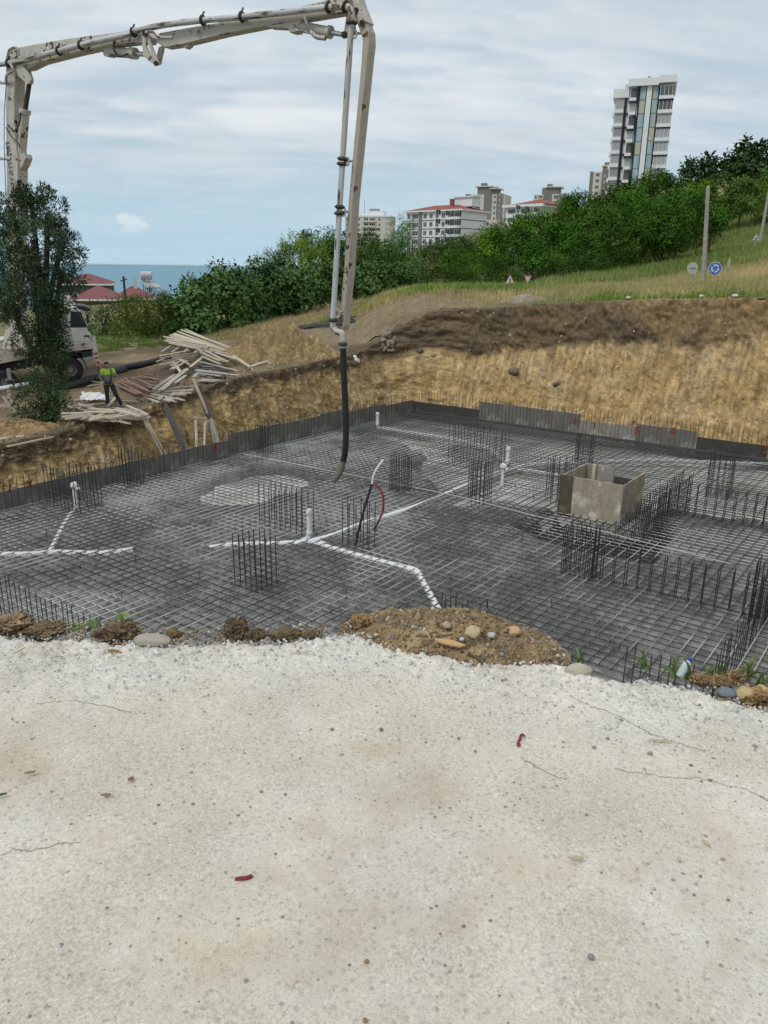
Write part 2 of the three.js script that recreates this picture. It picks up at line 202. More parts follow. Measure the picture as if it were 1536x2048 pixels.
// excavated earth banks: a strip that runs round the raft, from its foot up to the land
const bankPath = (() => { // list of [a, b, na, nb] with the outward normal
  const o = []; const st = 0.065;
  for (let a = 27; a > 1.4; a -= st) o.push([a, 0, 0, -1]);
  for (let t = 0; t <= 1; t += 0.022) { const th = t * Math.PI / 2; o.push([1.4 - 1.4 * Math.sin(th), 1.4 - 1.4 * Math.cos(th), -Math.sin(th), -Math.cos(th)]); }
  for (let b = 1.4; b < 20; b += st) o.push([0, b, -1, 0]);
  for (let t = 0.1; t <= 1; t += 0.1) { const th = t * Math.PI / 2; o.push([0, 20, -Math.cos(th), Math.sin(th)]); }
  for (let a = 0.3; a < 27; a += 0.4) o.push([a, 20, 0, 1]);
  return o;
})();
const BANK = {};
{
  const nt = 96, ns = bankPath.length, pos = new Float32Array(ns * nt * 3), col = new Float32Array(ns * nt * 3), uv = new Float32Array(ns * nt * 2), idx = [];
  let L = 0;
  for (let i = 0; i < ns; i++) {
    const [a, b, na, nb] = bankPath[i]; if (i) L += Math.hypot(a - bankPath[i - 1][0], b - bankPath[i - 1][1]) || 0.05;
    const left = leftness(a, b), run = lerp(2.0, 1.15, left), off = lerp(0.75, 0.7, left), over = 1.2;
    const wob = 0.35 * fbm(L * 0.22, 1.3, 0.2, 3);
    for (let j = 0; j < nt; j++) {
      const t = j / (nt - 1), up = Math.min(1, t / 0.86), ov = Math.max(0, (t - 0.86) / 0.14);
      let o = off + run * Math.pow(up, 0.9) + wob * up * (1 - 0.6 * ov) + ov * over;
      const f = W(a + na * (off + run + wob), b + nb * (off + run + wob), 0), gy = G(f.x, f.z);
      const foot = -5.45, H = gy - foot;
      let y = foot + H * Math.pow(up, 1.12);
      const depth = gy - y;                                     // below the old surface
      const n1 = fbm(L * 0.9, y * 0.9, 2.2, 4, 0.55), tp = n3(L * 0.5, y * 0.6, 8), teeth = Math.sin(L * 17 + y * 3 * tp + 4 * n3(L * 0.8, 1, 8)) * sstep(-0.15, 0.25, tp), n2 = fbm(L * 5, y * 5, 4.4, 4, 0.6);
      const strata = lerp(1.75, 0.45, left) + 0.45 * fbm(L * 0.35, 0.5, 0.9, 3) + 0.25 * n3(L * 2.2, y, 1) - 0.4 * sstep(10, 16, b) * (1 - left) + 0.8 * sstep(6, 2, b) * (1 - left);
      const lower = sstep(-0.16, 0.22, depth - strata);
      let dn = 0.15 * n1 + (0.055 + 0.07 * (1 - lower)) * n2 + 0.015 * (hsh(i, j, 5) - 0.5) + 0.02 * fbm(L * 11, y * 9, 6.6, 2) + 0.05 * fbm(L * 6, y * 0.8, 2.6, 2) * lower + 0.035 * teeth * (0.35 + 0.65 * lower) + 0.16 * (1 - lower) * fbm(L * 1.6, y * 2.2, 7.1, 3);
      dn *= sstep(0, 0.06, t) * (1 - 0.75 * ov);
      o -= dn; y += (0.12 * n2 + 0.1 * fbm(L * 1.3, 0.2, 0.7, 3)) * sstep(0.5, 0.9, t) * (1 - ov);
      const p = W(a + na * o, b + nb * o, 0);
      if (ov > 0) { y = G(p.x, p.z) + 0.07 * n2 + lerp(0.06, -0.12, ov); }
      const k = i * nt + j; pos.set([p.x, y, p.z], k * 3); uv.set([L, y * 1.1], k * 2);
      const ochre = mix3([0.53, 0.37, 0.165], [0.61, 0.46, 0.245], sstep(-0.5, 0.7, fbm(L * 0.5, y * 0.7, 5.5, 3)));
      const top = mix3([0.155, 0.112, 0.068], [0.33, 0.23, 0.115], sstep(-0.2, 0.5, fbm(L * 0.3 + 3, y * 0.5, 1.9, 4)) * (0.35 + 0.65 * sstep(6, 11, b)));
      const hf = 0.35 * fbm(L * 5, y * 3, 3.3, 4, 0.75) + 0.7 * (hsh(i, j, 77) - 0.5), sk = fbm(L * 7, y * 0.7, 9.1, 3, 0.6);
      let c = mix3(top, ochre, lower);
      c = mix3(c, [0.16, 0.115, 0.07], 0.7 * lower * sstep(0.2, 0.6, fbm(L * 7.5, y * 0.45, 3.1, 3)) * sstep(2.0, 0.2, depth - strata));   // dark soil run down over the pale layer
      c = mix3(c, [0.64, 0.54, 0.38], 0.34 * lower * sstep(0.1, 0.7, fbm(L * 3.2, y * 1.1, 6.1, 4)));
      c = mix3(c, [0.26, 0.165, 0.07], 0.34 * lower * sstep(0.2, 0.7, fbm(L * 3.8, y * 0.9, 12.1, 4)));
      { const kk = 1 + 0.5 * hf + 0.36 * sk * (0.3 + 0.7 * lower); c = c.map(v => Math.max(0.02, v * kk * 1.08)); }
      if (ov > 0) { const q = W(a + na * (off + run + wob), b + nb * (off + run + wob), 0); c = mix3(c, landColor(p.x, p.z, y), 0.9 * sstep(0.1, 0.9, ov)); }
      col.set(c, k * 3);
      if (i < ns - 1 && j < nt - 1) idx.push(k, k + nt, k + 1, k + 1, k + nt, k + nt + 1);
    }
  }
  const g = new THREE.BufferGeometry(); g.setAttribute('position', new THREE.BufferAttribute(pos, 3)); g.setAttribute('color', new THREE.BufferAttribute(col, 3)); g.setAttribute('uv', new THREE.BufferAttribute(uv, 2)); g.setIndex(idx); g.computeVertexNormals();
  struct('earth_bank', g, M.soil);
  BANK.pos = pos; BANK.ns = ns; BANK.nt = nt; BANK.nor = g.attributes.normal;
}
// raft outline in its own axes: the near edge is stepped
const inRaft = (a, b) => a > 0 && b > 0 && b < 19.4 && a < (b < 13.2 ? 23.8 : 19.0);
const MAT_Y = -4.86, POUR_Y = -4.935, LEAN_Y = -5.24;
const polyAB = (px) => px.map(([x, y]) => toAB(gp(x, y, POUR_Y)));
const DRY = [
  polyAB([[690, 868], [770, 874], [825, 885], [847, 905], [836, 928], [866, 948], [872, 985], [905, 1004], [960, 1003], [1010, 992], [1080, 1005], [1125, 1012], [1290, 1030], [1345, 1008], [1400, 1022], [1536, 1036], [1800, 1060], [1800, 900], [1536, 900], [830, 818], [745, 842]]),
  polyAB([[383, 985], [420, 965], [500, 938], [575, 931], [620, 944], [634, 958], [600, 975], [540, 985], [480, 1003], [420, 1000]]),
];
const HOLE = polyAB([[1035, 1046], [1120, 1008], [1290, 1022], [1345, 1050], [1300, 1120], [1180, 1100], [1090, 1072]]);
const inside = (P, a, b) => { let r = false; for (let i = 0, j = P.length - 1; i < P.length; j = i++) { if ((P[i][1] > b) !== (P[j][1] > b) && a < (P[j][0] - P[i][0]) * (b - P[i][1]) / (P[j][1] - P[i][1]) + P[i][0]) r = !r; } return r; };
const POUR = (() => {
  const st = 0.1, na = 242, nb = 200, m = new Float32Array(na * nb), hl = new Float32Array(na * nb);
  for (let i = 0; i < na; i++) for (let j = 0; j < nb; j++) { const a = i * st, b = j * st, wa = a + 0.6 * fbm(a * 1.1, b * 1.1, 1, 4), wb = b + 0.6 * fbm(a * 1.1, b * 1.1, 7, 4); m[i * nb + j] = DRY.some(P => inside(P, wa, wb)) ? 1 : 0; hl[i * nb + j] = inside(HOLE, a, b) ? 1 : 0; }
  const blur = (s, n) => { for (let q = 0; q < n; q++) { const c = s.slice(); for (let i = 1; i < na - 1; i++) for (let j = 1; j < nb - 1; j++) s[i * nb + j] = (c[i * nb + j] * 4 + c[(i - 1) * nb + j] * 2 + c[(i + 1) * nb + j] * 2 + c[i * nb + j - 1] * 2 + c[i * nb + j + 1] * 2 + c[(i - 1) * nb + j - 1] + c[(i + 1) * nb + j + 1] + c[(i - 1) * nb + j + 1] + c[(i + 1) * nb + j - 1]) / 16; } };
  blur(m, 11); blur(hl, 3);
  const h = (a, b) => { const i = clamp(Math.round(a / st), 0, na - 1), j = clamp(Math.round(b / st), 0, nb - 1); return [m[i * nb + j], hl[i * nb + j]]; };
  return { st, na, nb, m, hl, h };
})();
{
  const { st, na, nb, m, hl } = POUR, pos = [], col = [], uv = [], idx = [], id = new Int32Array(na * nb).fill(-1);
  for (let i = 0; i < na; i++) for (let j = 0; j < nb; j++) {
    const a = i * st, b = j * st; if (!(inRaft(a + 0.06, b + 0.06) || inRaft(a - 0.06, b - 0.06))) continue;
    const k = m[i * nb + j], q = hl[i * nb + j];
    const edge = sstep(0.02, 0.95, k) * 0.45 + sstep(0.0, 0.06, k) * 0.02;
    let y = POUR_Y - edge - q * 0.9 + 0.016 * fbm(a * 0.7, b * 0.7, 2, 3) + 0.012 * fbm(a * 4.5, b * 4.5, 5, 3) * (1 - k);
    const p = W(a, b, y); id[i * nb + j] = pos.length / 3; pos.push(p.x, p.y, p.z); uv.push(a, b);
    const s = fbm(a * 0.35, b * 0.35, 8.8, 4), s2 = fbm(a * 1.8, b * 1.8, 3.8, 4);
    let c = mix3([0.165, 0.167, 0.158], [0.30, 0.303, 0.287], sstep(-0.45, 0.6, s + 0.5 * s2));
    c = mix3(c, [0.38, 0.385, 0.37], 0.55 * sstep(0.42, 0.75, fbm(a * 0.42 + 4, b * 0.42, 1.8, 4)));
    c = mix3(c, [0.06, 0.062, 0.06], 0.8 * q);  // shade of the deep recess put into the concrete colour
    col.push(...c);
  }
  for (let i = 0; i < na - 1; i++) for (let j = 0; j < nb - 1; j++) { const q = [id[i * nb + j], id[i * nb + j + 1], id[(i + 1) * nb + j], id[(i + 1) * nb + j + 1]]; if (q.some(v => v < 0)) continue; idx.push(q[0], q[1], q[2], q[2], q[1], q[3]); }
  const g = new THREE.BufferGeometry(); g.setAttribute('position', new THREE.Float32BufferAttribute(pos, 3)); g.setAttribute('color', new THREE.Float32BufferAttribute(col, 3)); g.setAttribute('uv', new THREE.Float32BufferAttribute(uv, 2)); g.setIndex(idx); g.computeVertexNormals();
  const t = tex(512, 512, (u, v) => 0.78 + 0.3 * tn(u, v, 16, 4, 5, 0.6), true, 0.6, 0.6), bmp = tex(512, 512, (u, v) => 0.5 + 0.35 * tn(u, v, 14, 9, 6, 0.65), false, 0.6, 0.6);
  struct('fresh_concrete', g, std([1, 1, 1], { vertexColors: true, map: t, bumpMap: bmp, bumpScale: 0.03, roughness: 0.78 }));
  // lean concrete under the bars, and the earth floor below
  const lean = new THREE.PlaneGeometry(24, 30, 96, 120); lean.rotateX(-Math.PI / 2); lean.rotateY(ANG_B); const c0 = W(13, 10, LEAN_Y); lean.translate(c0.x, c0.y, c0.z);
  const q = []; { const p = lean.attributes.position, ca = []; for (let i = 0; i < p.count; i++) { const [a, b] = toAB(V(p.getX(i), 0, p.getZ(i))); ca.push(...mix3([0.76, 0.75, 0.72], [0.50, 0.49, 0.46], sstep(-0.3, 0.5, fbm(a * 0.6, b * 0.6, 6, 4)))); if (inside(HOLE, a, b)) p.setY(i, -6.4); } lean.setAttribute('color', new THREE.Float32BufferAttribute(ca, 3)); lean.computeVertexNormals(); }
  { const ix = lean.index.array, p = lean.attributes.position, keep = []; for (let i = 0; i < ix.length; i += 3) { const [a, b] = toAB(V(p.getX(ix[i]), 0, p.getZ(ix[i]))); if (inRaft(a + 0.2, b + 0.2) || inRaft(a - 0.2, b - 0.2)) keep.push(ix[i], ix[i + 1], ix[i + 2]); } lean.setIndex(keep); }
  { const fl = new THREE.PlaneGeometry(36, 38); fl.rotateX(-Math.PI / 2); fl.rotateY(ANG_B); const c = W(14, 9, -6.5); fl.translate(c.x, c.y, c.z); paint(fl, [0.2, 0.145, 0.085]); boxUV(fl); struct('pit_floor', fl, M.soil); }
  struct('lean_concrete', lean, std([1, 1, 1], { vertexColors: true, map: t.clone(), roughness: 0.95 }));
}

// the broken edge of the pale slab the photographer stands on
const EDGE = [[-700, 1275], [0, 1263], [80, 1270], [150, 1264], [250, 1284], [340, 1283], [440, 1281], [520, 1281], [600, 1276], [690, 1262], [740, 1268], [790, 1280], [840, 1296], [900, 1308], [960, 1317], [1040, 1321], [1110, 1322], [1190, 1346], [1250, 1360], [1300, 1353], [1370, 1366], [1400, 1380], [1450, 1396], [1500, 1410], [1560, 1425], [2300, 1500]].map(([x, y]) => gp(x, y, 0));
function edgeZ(x) { let z; if (x <= EDGE[0].x) z = EDGE[0].z; else if (x >= EDGE[EDGE.length - 1].x) z = EDGE[EDGE.length - 1].z; else for (let i = 0; i < EDGE.length - 1; i++) if (x >= EDGE[i].x && x <= EDGE[i + 1].x) { z = lerp(EDGE[i].z, EDGE[i + 1].z, (x - EDGE[i].x) / (EDGE[i + 1].x - EDGE[i].x)); break; } return z + 0.045 * n3(x * 5, 1, 2) + 0.03 * n3(x * 17, 4, 2) + 0.02 * n3(x * 48, 7, 2); }
const rough = (x, z) => sstep(0.6, 0.05, z - edgeZ0(x) + 0.3 * fbm(x * 1.4, 0, z * 1.4, 3));
function edgeZ0(x) { for (let i = 0; i < EDGE.length - 1; i++) if (x >= EDGE[i].x && x <= EDGE[i + 1].x) return lerp(EDGE[i].z, EDGE[i + 1].z, (x - EDGE[i].x) / (EDGE[i + 1].x - EDGE[i].x)); return x < 0 ? EDGE[0].z : EDGE[EDGE.length - 1].z; }
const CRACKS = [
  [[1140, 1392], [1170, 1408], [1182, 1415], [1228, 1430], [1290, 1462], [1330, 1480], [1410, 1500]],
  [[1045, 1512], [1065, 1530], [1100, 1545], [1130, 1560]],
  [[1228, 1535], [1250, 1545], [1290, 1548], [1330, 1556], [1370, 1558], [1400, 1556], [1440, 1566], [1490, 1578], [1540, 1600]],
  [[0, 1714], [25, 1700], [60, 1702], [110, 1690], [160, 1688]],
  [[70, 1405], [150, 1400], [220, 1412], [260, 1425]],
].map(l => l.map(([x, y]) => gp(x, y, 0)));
{
  const X0 = -2.4, XW = 4.8, Z0 = -3.8, ZW = 3.2, TW = 2048, TH = 1366;
  // exposed grains: a jittered grid of small stones and pores
  const cell = (x, z, s, seed) => { const i = Math.floor(x / s), j = Math.floor(z / s); let best = 9, bi = 0; for (let p = -1; p <= 1; p++) for (let q = -1; q <= 1; q++) { const cx = i + p + hsh(i + p + 500, j + q + 500, seed), cz = j + q + hsh(i + p + 500, j + q + 500, seed + 1); const d = Math.hypot(x / s - cx, z / s - cz); if (d < best) { best = d; bi = hsh(i + p + 500, j + q + 500, seed + 2); } } return [best, bi]; };
  const crackD = new Float32Array(TW * TH).fill(9);
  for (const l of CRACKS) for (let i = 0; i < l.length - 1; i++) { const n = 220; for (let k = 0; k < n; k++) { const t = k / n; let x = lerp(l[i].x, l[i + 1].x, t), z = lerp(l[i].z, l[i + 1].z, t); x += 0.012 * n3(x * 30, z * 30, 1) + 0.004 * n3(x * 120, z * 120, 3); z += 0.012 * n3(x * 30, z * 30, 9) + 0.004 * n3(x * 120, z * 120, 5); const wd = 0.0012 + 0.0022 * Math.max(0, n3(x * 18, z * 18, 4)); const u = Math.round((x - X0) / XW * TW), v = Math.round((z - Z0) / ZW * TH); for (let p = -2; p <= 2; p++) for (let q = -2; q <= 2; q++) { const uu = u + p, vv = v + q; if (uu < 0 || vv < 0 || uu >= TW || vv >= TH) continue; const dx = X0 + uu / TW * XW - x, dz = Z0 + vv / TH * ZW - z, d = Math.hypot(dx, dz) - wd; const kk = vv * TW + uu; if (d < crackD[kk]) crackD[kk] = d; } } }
  const CW = 320, CH = 214, coarse = (f) => { const a = new Float32Array(CW * CH); for (let j = 0; j < CH; j++) for (let i = 0; i < CW; i++) a[j * CW + i] = f(X0 + i / (CW - 1) * XW, Z0 + j / (CH - 1) * ZW); return (u, v) => { const x = u * (CW - 1.001), y = v * (CH - 1.001), i = Math.floor(x), j = Math.floor(y), p = x - i, q = y - j, k = j * CW + i; return lerp(lerp(a[k], a[k + 1], p), lerp(a[k + CW], a[k + CW + 1], p), q); }; };
  const cBig = coarse((x, z) => fbm(x * 1.1, 2, z * 1.1, 4)), cMid = coarse((x, z) => fbm(x * 6, 5, z * 6, 3)), cRo = coarse((x, z) => rough(x, z)), cEarth = coarse((x, z) => { const band = (x0, z0, x1, z1, w) => { const dx = x1 - x0, dz = z1 - z0, t = clamp(((x - x0) * dx + (z - z0) * dz) / (dx * dx + dz * dz)); return Math.exp(-(((x - x0 - t * dx) ** 2 + (z - z0 - t * dz) ** 2) / (w * w))); }; return fbm(x * 0.9 + 7.7, 1, z * 1.3, 4) * 0.55 - 0.12 + 0.42 * band(0.13, -2.1, -0.02, -1.35, 0.24) + 0.4 * band(-0.75, -1.75, -0.45, -1.55, 0.16) + 0.4 * band(0.75, -1.3, 0.95, -1.5, 0.15) + 0.3 * band(-1.3, -2.4, -1.2, -1.9, 0.2); }), cSpot = coarse((x, z) => fbm(x * 3.1, 9, z * 3.1, 3));
  const hgt = new Float32Array(TW * TH);
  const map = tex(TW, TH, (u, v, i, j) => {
    const x = X0 + u * XW, z = Z0 + v * ZW, ro = cRo(u, v);
    const f0 = hsh(i, j, 3) - 0.5, f1 = fbm(x * 115, 0, z * 115, 2, 0.8), big = cBig(u, v), mid = cMid(u, v), spot = cSpot(u, v);
    let c = mix3([0.57, 0.53, 0.445], [0.64, 0.61, 0.54], sstep(-0.3, 0.45, big + 0.35 * mid));
    c = mix3(c, [0.635, 0.615, 0.57], 0.7 * ro);
    c = mix3(c, [0.41, 0.335, 0.235], 0.55 * sstep(0.05, 0.6, cEarth(u, v) + 0.55 * mid + 0.34 * spot + 0.38 * f1));      // earth trodden into the surface
    let k = 1 + 0.18 * f0 + 0.24 * f1 + 0.13 * spot, h = 0.5 + 0.2 * f1 + 0.14 * f0;
    const [d1, b1] = cell(x, z, 0.021, 11);                                                        // grains of the aggregate
    if (d1 < 0.33 && b1 > 0.35) { k *= lerp(0.80, 1.12, hsh(Math.floor(b1 * 9999), 1, 1)); h += 0.16 * (1 - d1 / 0.33); }
    const [d2, b2] = cell(x, z, 0.034, 21);
    if (b2 > 0.86 - 0.18 * spot && d2 < 0.06 + 0.5 * (b2 - 0.80)) { c = mix3(c, [0.27, 0.245, 0.205], 0.48 + 0.3 * f0); h -= 0.3; }          // pores
    const [d3, b3] = cell(x, z, 0.085, 31);
    if (b3 > 0.88 && d3 < 0.03 + 0.5 * (b3 - 0.88)) { c = mix3([0.34, 0.26, 0.18], [0.36, 0.36, 0.35], hsh(Math.floor(b3 * 9999), 2, 7)); k *= 0.9; h += 0.2; }
    if (ro > 0.05) { const [d4, b4] = cell(x + 0.01 * f1, z, 0.03, 41); k *= lerp(1, 0.86 + 0.3 * b4, ro * 0.8); h += ro * 0.35 * (0.6 - d4); }
    const cd = crackD[j * TW + i]; if (cd < 0.0016) { const t = sstep(0.0016, -0.0006, cd); c = mix3(c, [0.20, 0.155, 0.115], 0.85 * t); h -= 0.5 * t; }  // crack lines: groove shade painted in together with a brown dirt tone
    if (f0 > 0.472) { k *= 0.55; h -= 0.2; } else if (f0 < -0.47) k *= 1.2;
    hgt[j * TW + i] = h; return [c[0] * k, c[1] * k, c[2] * k];
  }, true, 1, 1, THREE.MirroredRepeatWrapping);
  const bump = tex(TW, TH, (u, v, i, j) => hgt[j * TW + i], false, 1, 1, THREE.MirroredRepeatWrapping);
  const xs = []; for (let x = -14; x < -2.6; x += 0.25) xs.push(x); for (let x = -2.6; x < 2.6; x += 0.0075) xs.push(x); for (let x = 2.6; x <= 14; x += 0.25) xs.push(x);
  const vs = []; for (let q = -10; q < 0; q++) vs.push(q); for (let q = 0; q <= 330; q++) vs.push(q); for (let q = 1; q <= 14; q++) vs.push(330 + q);
  const nx = xs.length, nv = vs.length, pos = new Float32Array(nx * nv * 3), uv = new Float32Array(nx * nv * 2), idx = [];
  for (let i = 0; i < nx; i++) {
    const x = xs[i], ze = edgeZ(x);
    for (let j = 0; j < nv; j++) {
      let z, y, q = vs[j];
      if (q < 0) { const t = -q / 10; z = ze - 0.03 - 0.02 * t + 0.05 * n3(x * 11, q * 0.5, 3); y = -0.02 - 0.16 * t + 0.01 * n3(x * 20, q, 6); }
      else { z = q <= 330 ? lerp(ze, -0.7, q / 330) : -0.7 + (q - 330) * 0.6; const ro = sstep(0.5, 0.02, z - ze + 0.2 * n3(x * 2, 0, z * 2)); y = 0.012 * fbm(x * 1.2, 0, z * 1.2, 3) + 0.0022 * fbm(x * 30, 2, z * 30, 3) + ro * (0.016 * fbm(x * 9, 4, z * 9, 3) + 0.011 * fbm(x * 42, 1, z * 42, 3, 0.7)) - 0.03 * sstep(0.06, 0, z - ze); }
      const k = i * nv + j; pos.set([x, y, z], k * 3); uv.set([(x - X0) / XW, (z - Z0) / ZW], k * 2);
      if (i < nx - 1 && j < nv - 1) idx.push(k, k + 1, k + nv, k + nv, k + 1, k + nv + 1);
    }
  }
  const g = new THREE.BufferGeometry(); g.setAttribute('position', new THREE.BufferAttribute(pos, 3)); g.setAttribute('uv', new THREE.BufferAttribute(uv, 2)); g.setIndex(idx); g.computeVertexNormals();
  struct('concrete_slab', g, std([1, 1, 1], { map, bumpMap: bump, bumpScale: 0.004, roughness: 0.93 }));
}
// earth that falls from the slab's edge to the raft
{
  const nx = 620, nv = 60, pos = new Float32Array(nx * nv * 3), col = new Float32Array(nx * nv * 3), uv = new Float32Array(nx * nv * 2), idx = [];
  for (let i = 0; i < nx; i++) {
    const s = i / (nx - 1), x = lerp(-10, 11, s), ze = edgeZ0(x);
    for (let j = 0; j < nv; j++) {
      const t = j / (nv - 1), k = i * nv + j; let d = -0.12 + 3.9 * t * t + 0.16 * t, px = x * (1 + 0.5 * t);
      const low = sstep(0.02, 0.22, t);
      let y = -0.04 + 0.05 * (1 - low) * fbm(x * 2.6, 0, 1, 3) * 2 * sstep(0, 0.07, t) - 5.4 * Math.pow(t, 0.62) * sstep(0.03, 0.5, t) + 0.07 * fbm(px * 3, t * 6, 2, 4) * sstep(0, 0.1, t) - (t > 0.1 ? 0.15 : 0);
      const z = ze - d; pos.set([px, y, z], k * 3); uv.set([px, z + y], k * 2);
      col.set(mix3([0.29, 0.2, 0.105], [0.16, 0.115, 0.07], sstep(-0.3, 0.4, fbm(px * 2, y * 2, z * 2, 3))), k * 3);
      if (i < nx - 1 && j < nv - 1) idx.push(k, k + nv, k + 1, k + 1, k + nv, k + nv + 1);
    }
  }
  const g = new THREE.BufferGeometry(); g.setAttribute('position', new THREE.BufferAttribute(pos, 3)); g.setAttribute('color', new THREE.BufferAttribute(col, 3)); g.setAttribute('uv', new THREE.BufferAttribute(uv, 2)); g.setIndex(idx); g.computeVertexNormals();
  struct('near_bank', g, M.soil);
}
// ---------------------------------------------------------------- reinforcement
function barTube(f, n, r, col) { // f(t) -> point along a bar, col(t,p) -> colour
  const seg = 5, pos = [], c = [], nor = [], idx = []; const P = []; for (let i = 0; i <= n; i++) P.push(f(i / n));
  const d = P[n].clone().sub(P[0]).normalize(), s = d.clone().cross(Math.abs(d.y) > 0.9 ? V(1, 0, 0) : UPV).normalize(), u = s.clone().cross(d);
  for (let i = 0; i <= n; i++) { const cc = col(i / n, P[i]); for (let q = 0; q < seg; q++) { const th = q / seg * 2 * Math.PI, x = Math.cos(th), y = Math.sin(th), nx = s.x * x + u.x * y, ny = s.y * x + u.y * y, nz = s.z * x + u.z * y; pos.push(P[i].x + nx * r, P[i].y + ny * r, P[i].z + nz * r); nor.push(nx, ny, nz); c.push(...cc); if (i < n) { const k = i * seg + q, k2 = i * seg + (q + 1) % seg; idx.push(k, k + seg, k2, k2, k + seg, k2 + seg); } } }
  const g = new THREE.BufferGeometry(); g.setAttribute('position', new THREE.Float32BufferAttribute(pos, 3)); g.setAttribute('normal', new THREE.Float32BufferAttribute(nor, 3)); g.setAttribute('uv', new THREE.Float32BufferAttribute(new Float32Array(pos.length / 3 * 2), 2)); g.setAttribute('color', new THREE.Float32BufferAttribute(c, 3)); g.setIndex(idx); return g;
}
const steel = [0.022, 0.024, 0.026], splashSheen = [0.52, 0.53, 0.52];  // pale tone: cement splash plus wet sky shine painted onto the bars
function barCol(a, b, dirA) { const [k] = POUR.h(a, b); const n = fbm(a * 0.22 + (dirA ? 30 : 0), b * 0.22, 4.4, 3) + 0.4 * n3(a * 2.2, b * 2.2, dirA ? 1 : 6); const left = sstep(15, 6, b) * 0.25 + 0.3 * sstep(16, 21, a) * sstep(15.5, 18, b); return mix3(steel, splashSheen, clamp(sstep(0.0, 0.5, n + left) * (1 - 0.8 * k) + 0.08)); }
{
  const mat = thing('rebar_mat', 'wide square grid of steel bars lying half sunk in the wet concrete of the pit', 'rebar mat');
  const rr = rng(77);
  for (let b = 0.15; b < 19.3; b += 0.24) { const len = (b < 13.2 ? 23.7 : 18.5), o = (rr() - 0.5) * 0.05, ph = rr() * 9, bb = b + (rr() - 0.5) * 0.03; mesh('bar', barTube(t => { const a = 0.05 + t * (len - 0.05); return W(a, bb + o * Math.sin(a * 0.4 + ph) , MAT_Y + 0.012 * n3(a * 0.5, bb * 0.5, 3)); }, Math.round(len / 0.25), 0.0125, (t) => barCol(t * len, bb, true)), M.rebar, mat); }
  for (let a = 0.15; a < 23.7; a += 0.24) { const len = (a < 19.0 ? 19.2 : 13.1), o = (rr() - 0.5) * 0.05, ph = rr() * 9, aa = a + (rr() - 0.5) * 0.03; mesh('bar', barTube(t => { const b = 0.05 + t * (len - 0.05); return W(aa + o * Math.sin(b * 0.4 + ph), b, MAT_Y - 0.022 + 0.012 * n3(aa * 0.5, b * 0.5, 3)); }, Math.round(len / 0.25), 0.0125, (t) => barCol(aa, t * len, false)), M.rebar, mat); }
  const low = []; const lc = () => [0.05, 0.052, 0.05];
  for (let b = 0.15; b < 18.2; b += 0.4) low.push(barTube(t => W(0.05 + t * (b < 6 ? 9 : 14), b, LEAN_Y + 0.09), 2, 0.007, lc));
  for (let a = 0.15; a < 14; a += 0.4) low.push(barTube(t => W(a, 0.05 + t * 18, LEAN_Y + 0.07), 2, 0.007, lc));
  mesh('lower_bars', low, M.rebar, mat).userData.kind = 'stuff';
  // heavy edge-beam bundles along the two far sides
  const ed = []; for (const [q, y] of [[0.1, 0.03], [0.18, 0.03], [0.3, 0.035], [0.42, 0.03], [0.1, -0.2], [0.2, -0.3], [0.32, -0.2], [0.5, -0.12]]) { ed.push(barTube(t => W(q, 0.1 + t * 18, MAT_Y + y), 2, 0.016, lc)); }
  mesh('edge_bars', ed, M.rebar, mat);
}

// ---------------------------------------------------------------- concrete pump truck and its boom
function paintTex(seed, amount, base, rust, size = 512) { return tex(size, size, (u, v) => { const n = tn(u, v, 6, seed, 6, 0.6), m = tn(u, v, 20, seed + 40, 4, 0.6), st = tn(u, v, 3, seed + 9, 4, 0.5); let c = base.map(q => q * (0.94 + 0.14 * st + 0.06 * m)); c = mix3(c, [0.36, 0.31, 0.24], 0.35 * sstep(0.1, 0.7, st + 0.4 * m)); const r = sstep(1.0 - amount, 1.12 - amount, n + 0.55 * m); return mix3(c, mix3(rust, [0.05, 0.035, 0.025], sstep(0.0, 0.8, m)), r); }, true, 0.5, 0.5); }
M.boom = std([1, 1, 1], { map: paintTex(5, 0.12, [0.56, 0.53, 0.47], [0.23, 0.13, 0.07]), roughness: 0.6 });
M.boomRust = std([1, 1, 1], { map: paintTex(15, 0.36, [0.47, 0.42, 0.35], [0.22, 0.12, 0.06]), roughness: 0.7 });
M.pipe = std([1, 1, 1], { map: paintTex(25, 0.1, [0.60, 0.61, 0.61], [0.3, 0.24, 0.17]), roughness: 0.5 });
M.pipeDirty = std([1, 1, 1], { map: paintTex(35, 0.28, [0.55, 0.53, 0.48], [0.30, 0.2, 0.11]), roughness: 0.65 });
M.iron = std([0.075, 0.065, 0.055], { roughness: 0.65, metalness: 0.4 });
M.chrome = std([0.55, 0.57, 0.6], { roughness: 0.25, metalness: 0.9 });
M.rubber = std([0.018, 0.018, 0.02], { roughness: 0.8 });
M.black = std([0.02, 0.021, 0.024], { roughness: 0.55 });
function extrudePx(poly, P, N, depth, bevel = 0.012, holes = []) {
  const ex = V(N.z, 0, -N.x), to2 = ([x, y]) => { const q = onPlane(x, y, P, N); return V2(q.clone().sub(P).dot(ex), q.y); };
  const s = new THREE.Shape(poly.map(to2)); for (const h of holes) s.holes.push(new THREE.Path(h.map(to2)));
  const g = new THREE.ExtrudeGeometry(s, { depth: depth - 2 * bevel, bevelEnabled: bevel > 0, bevelThickness: bevel, bevelSize: bevel, bevelOffset: -bevel, bevelSegments: 1, curveSegments: 6 });
  g.translate(0, 0, -depth + bevel); g.applyMatrix4(new THREE.Matrix4().makeBasis(ex, UPV, N)); g.translate(P.x, 0, P.z); return g;
}
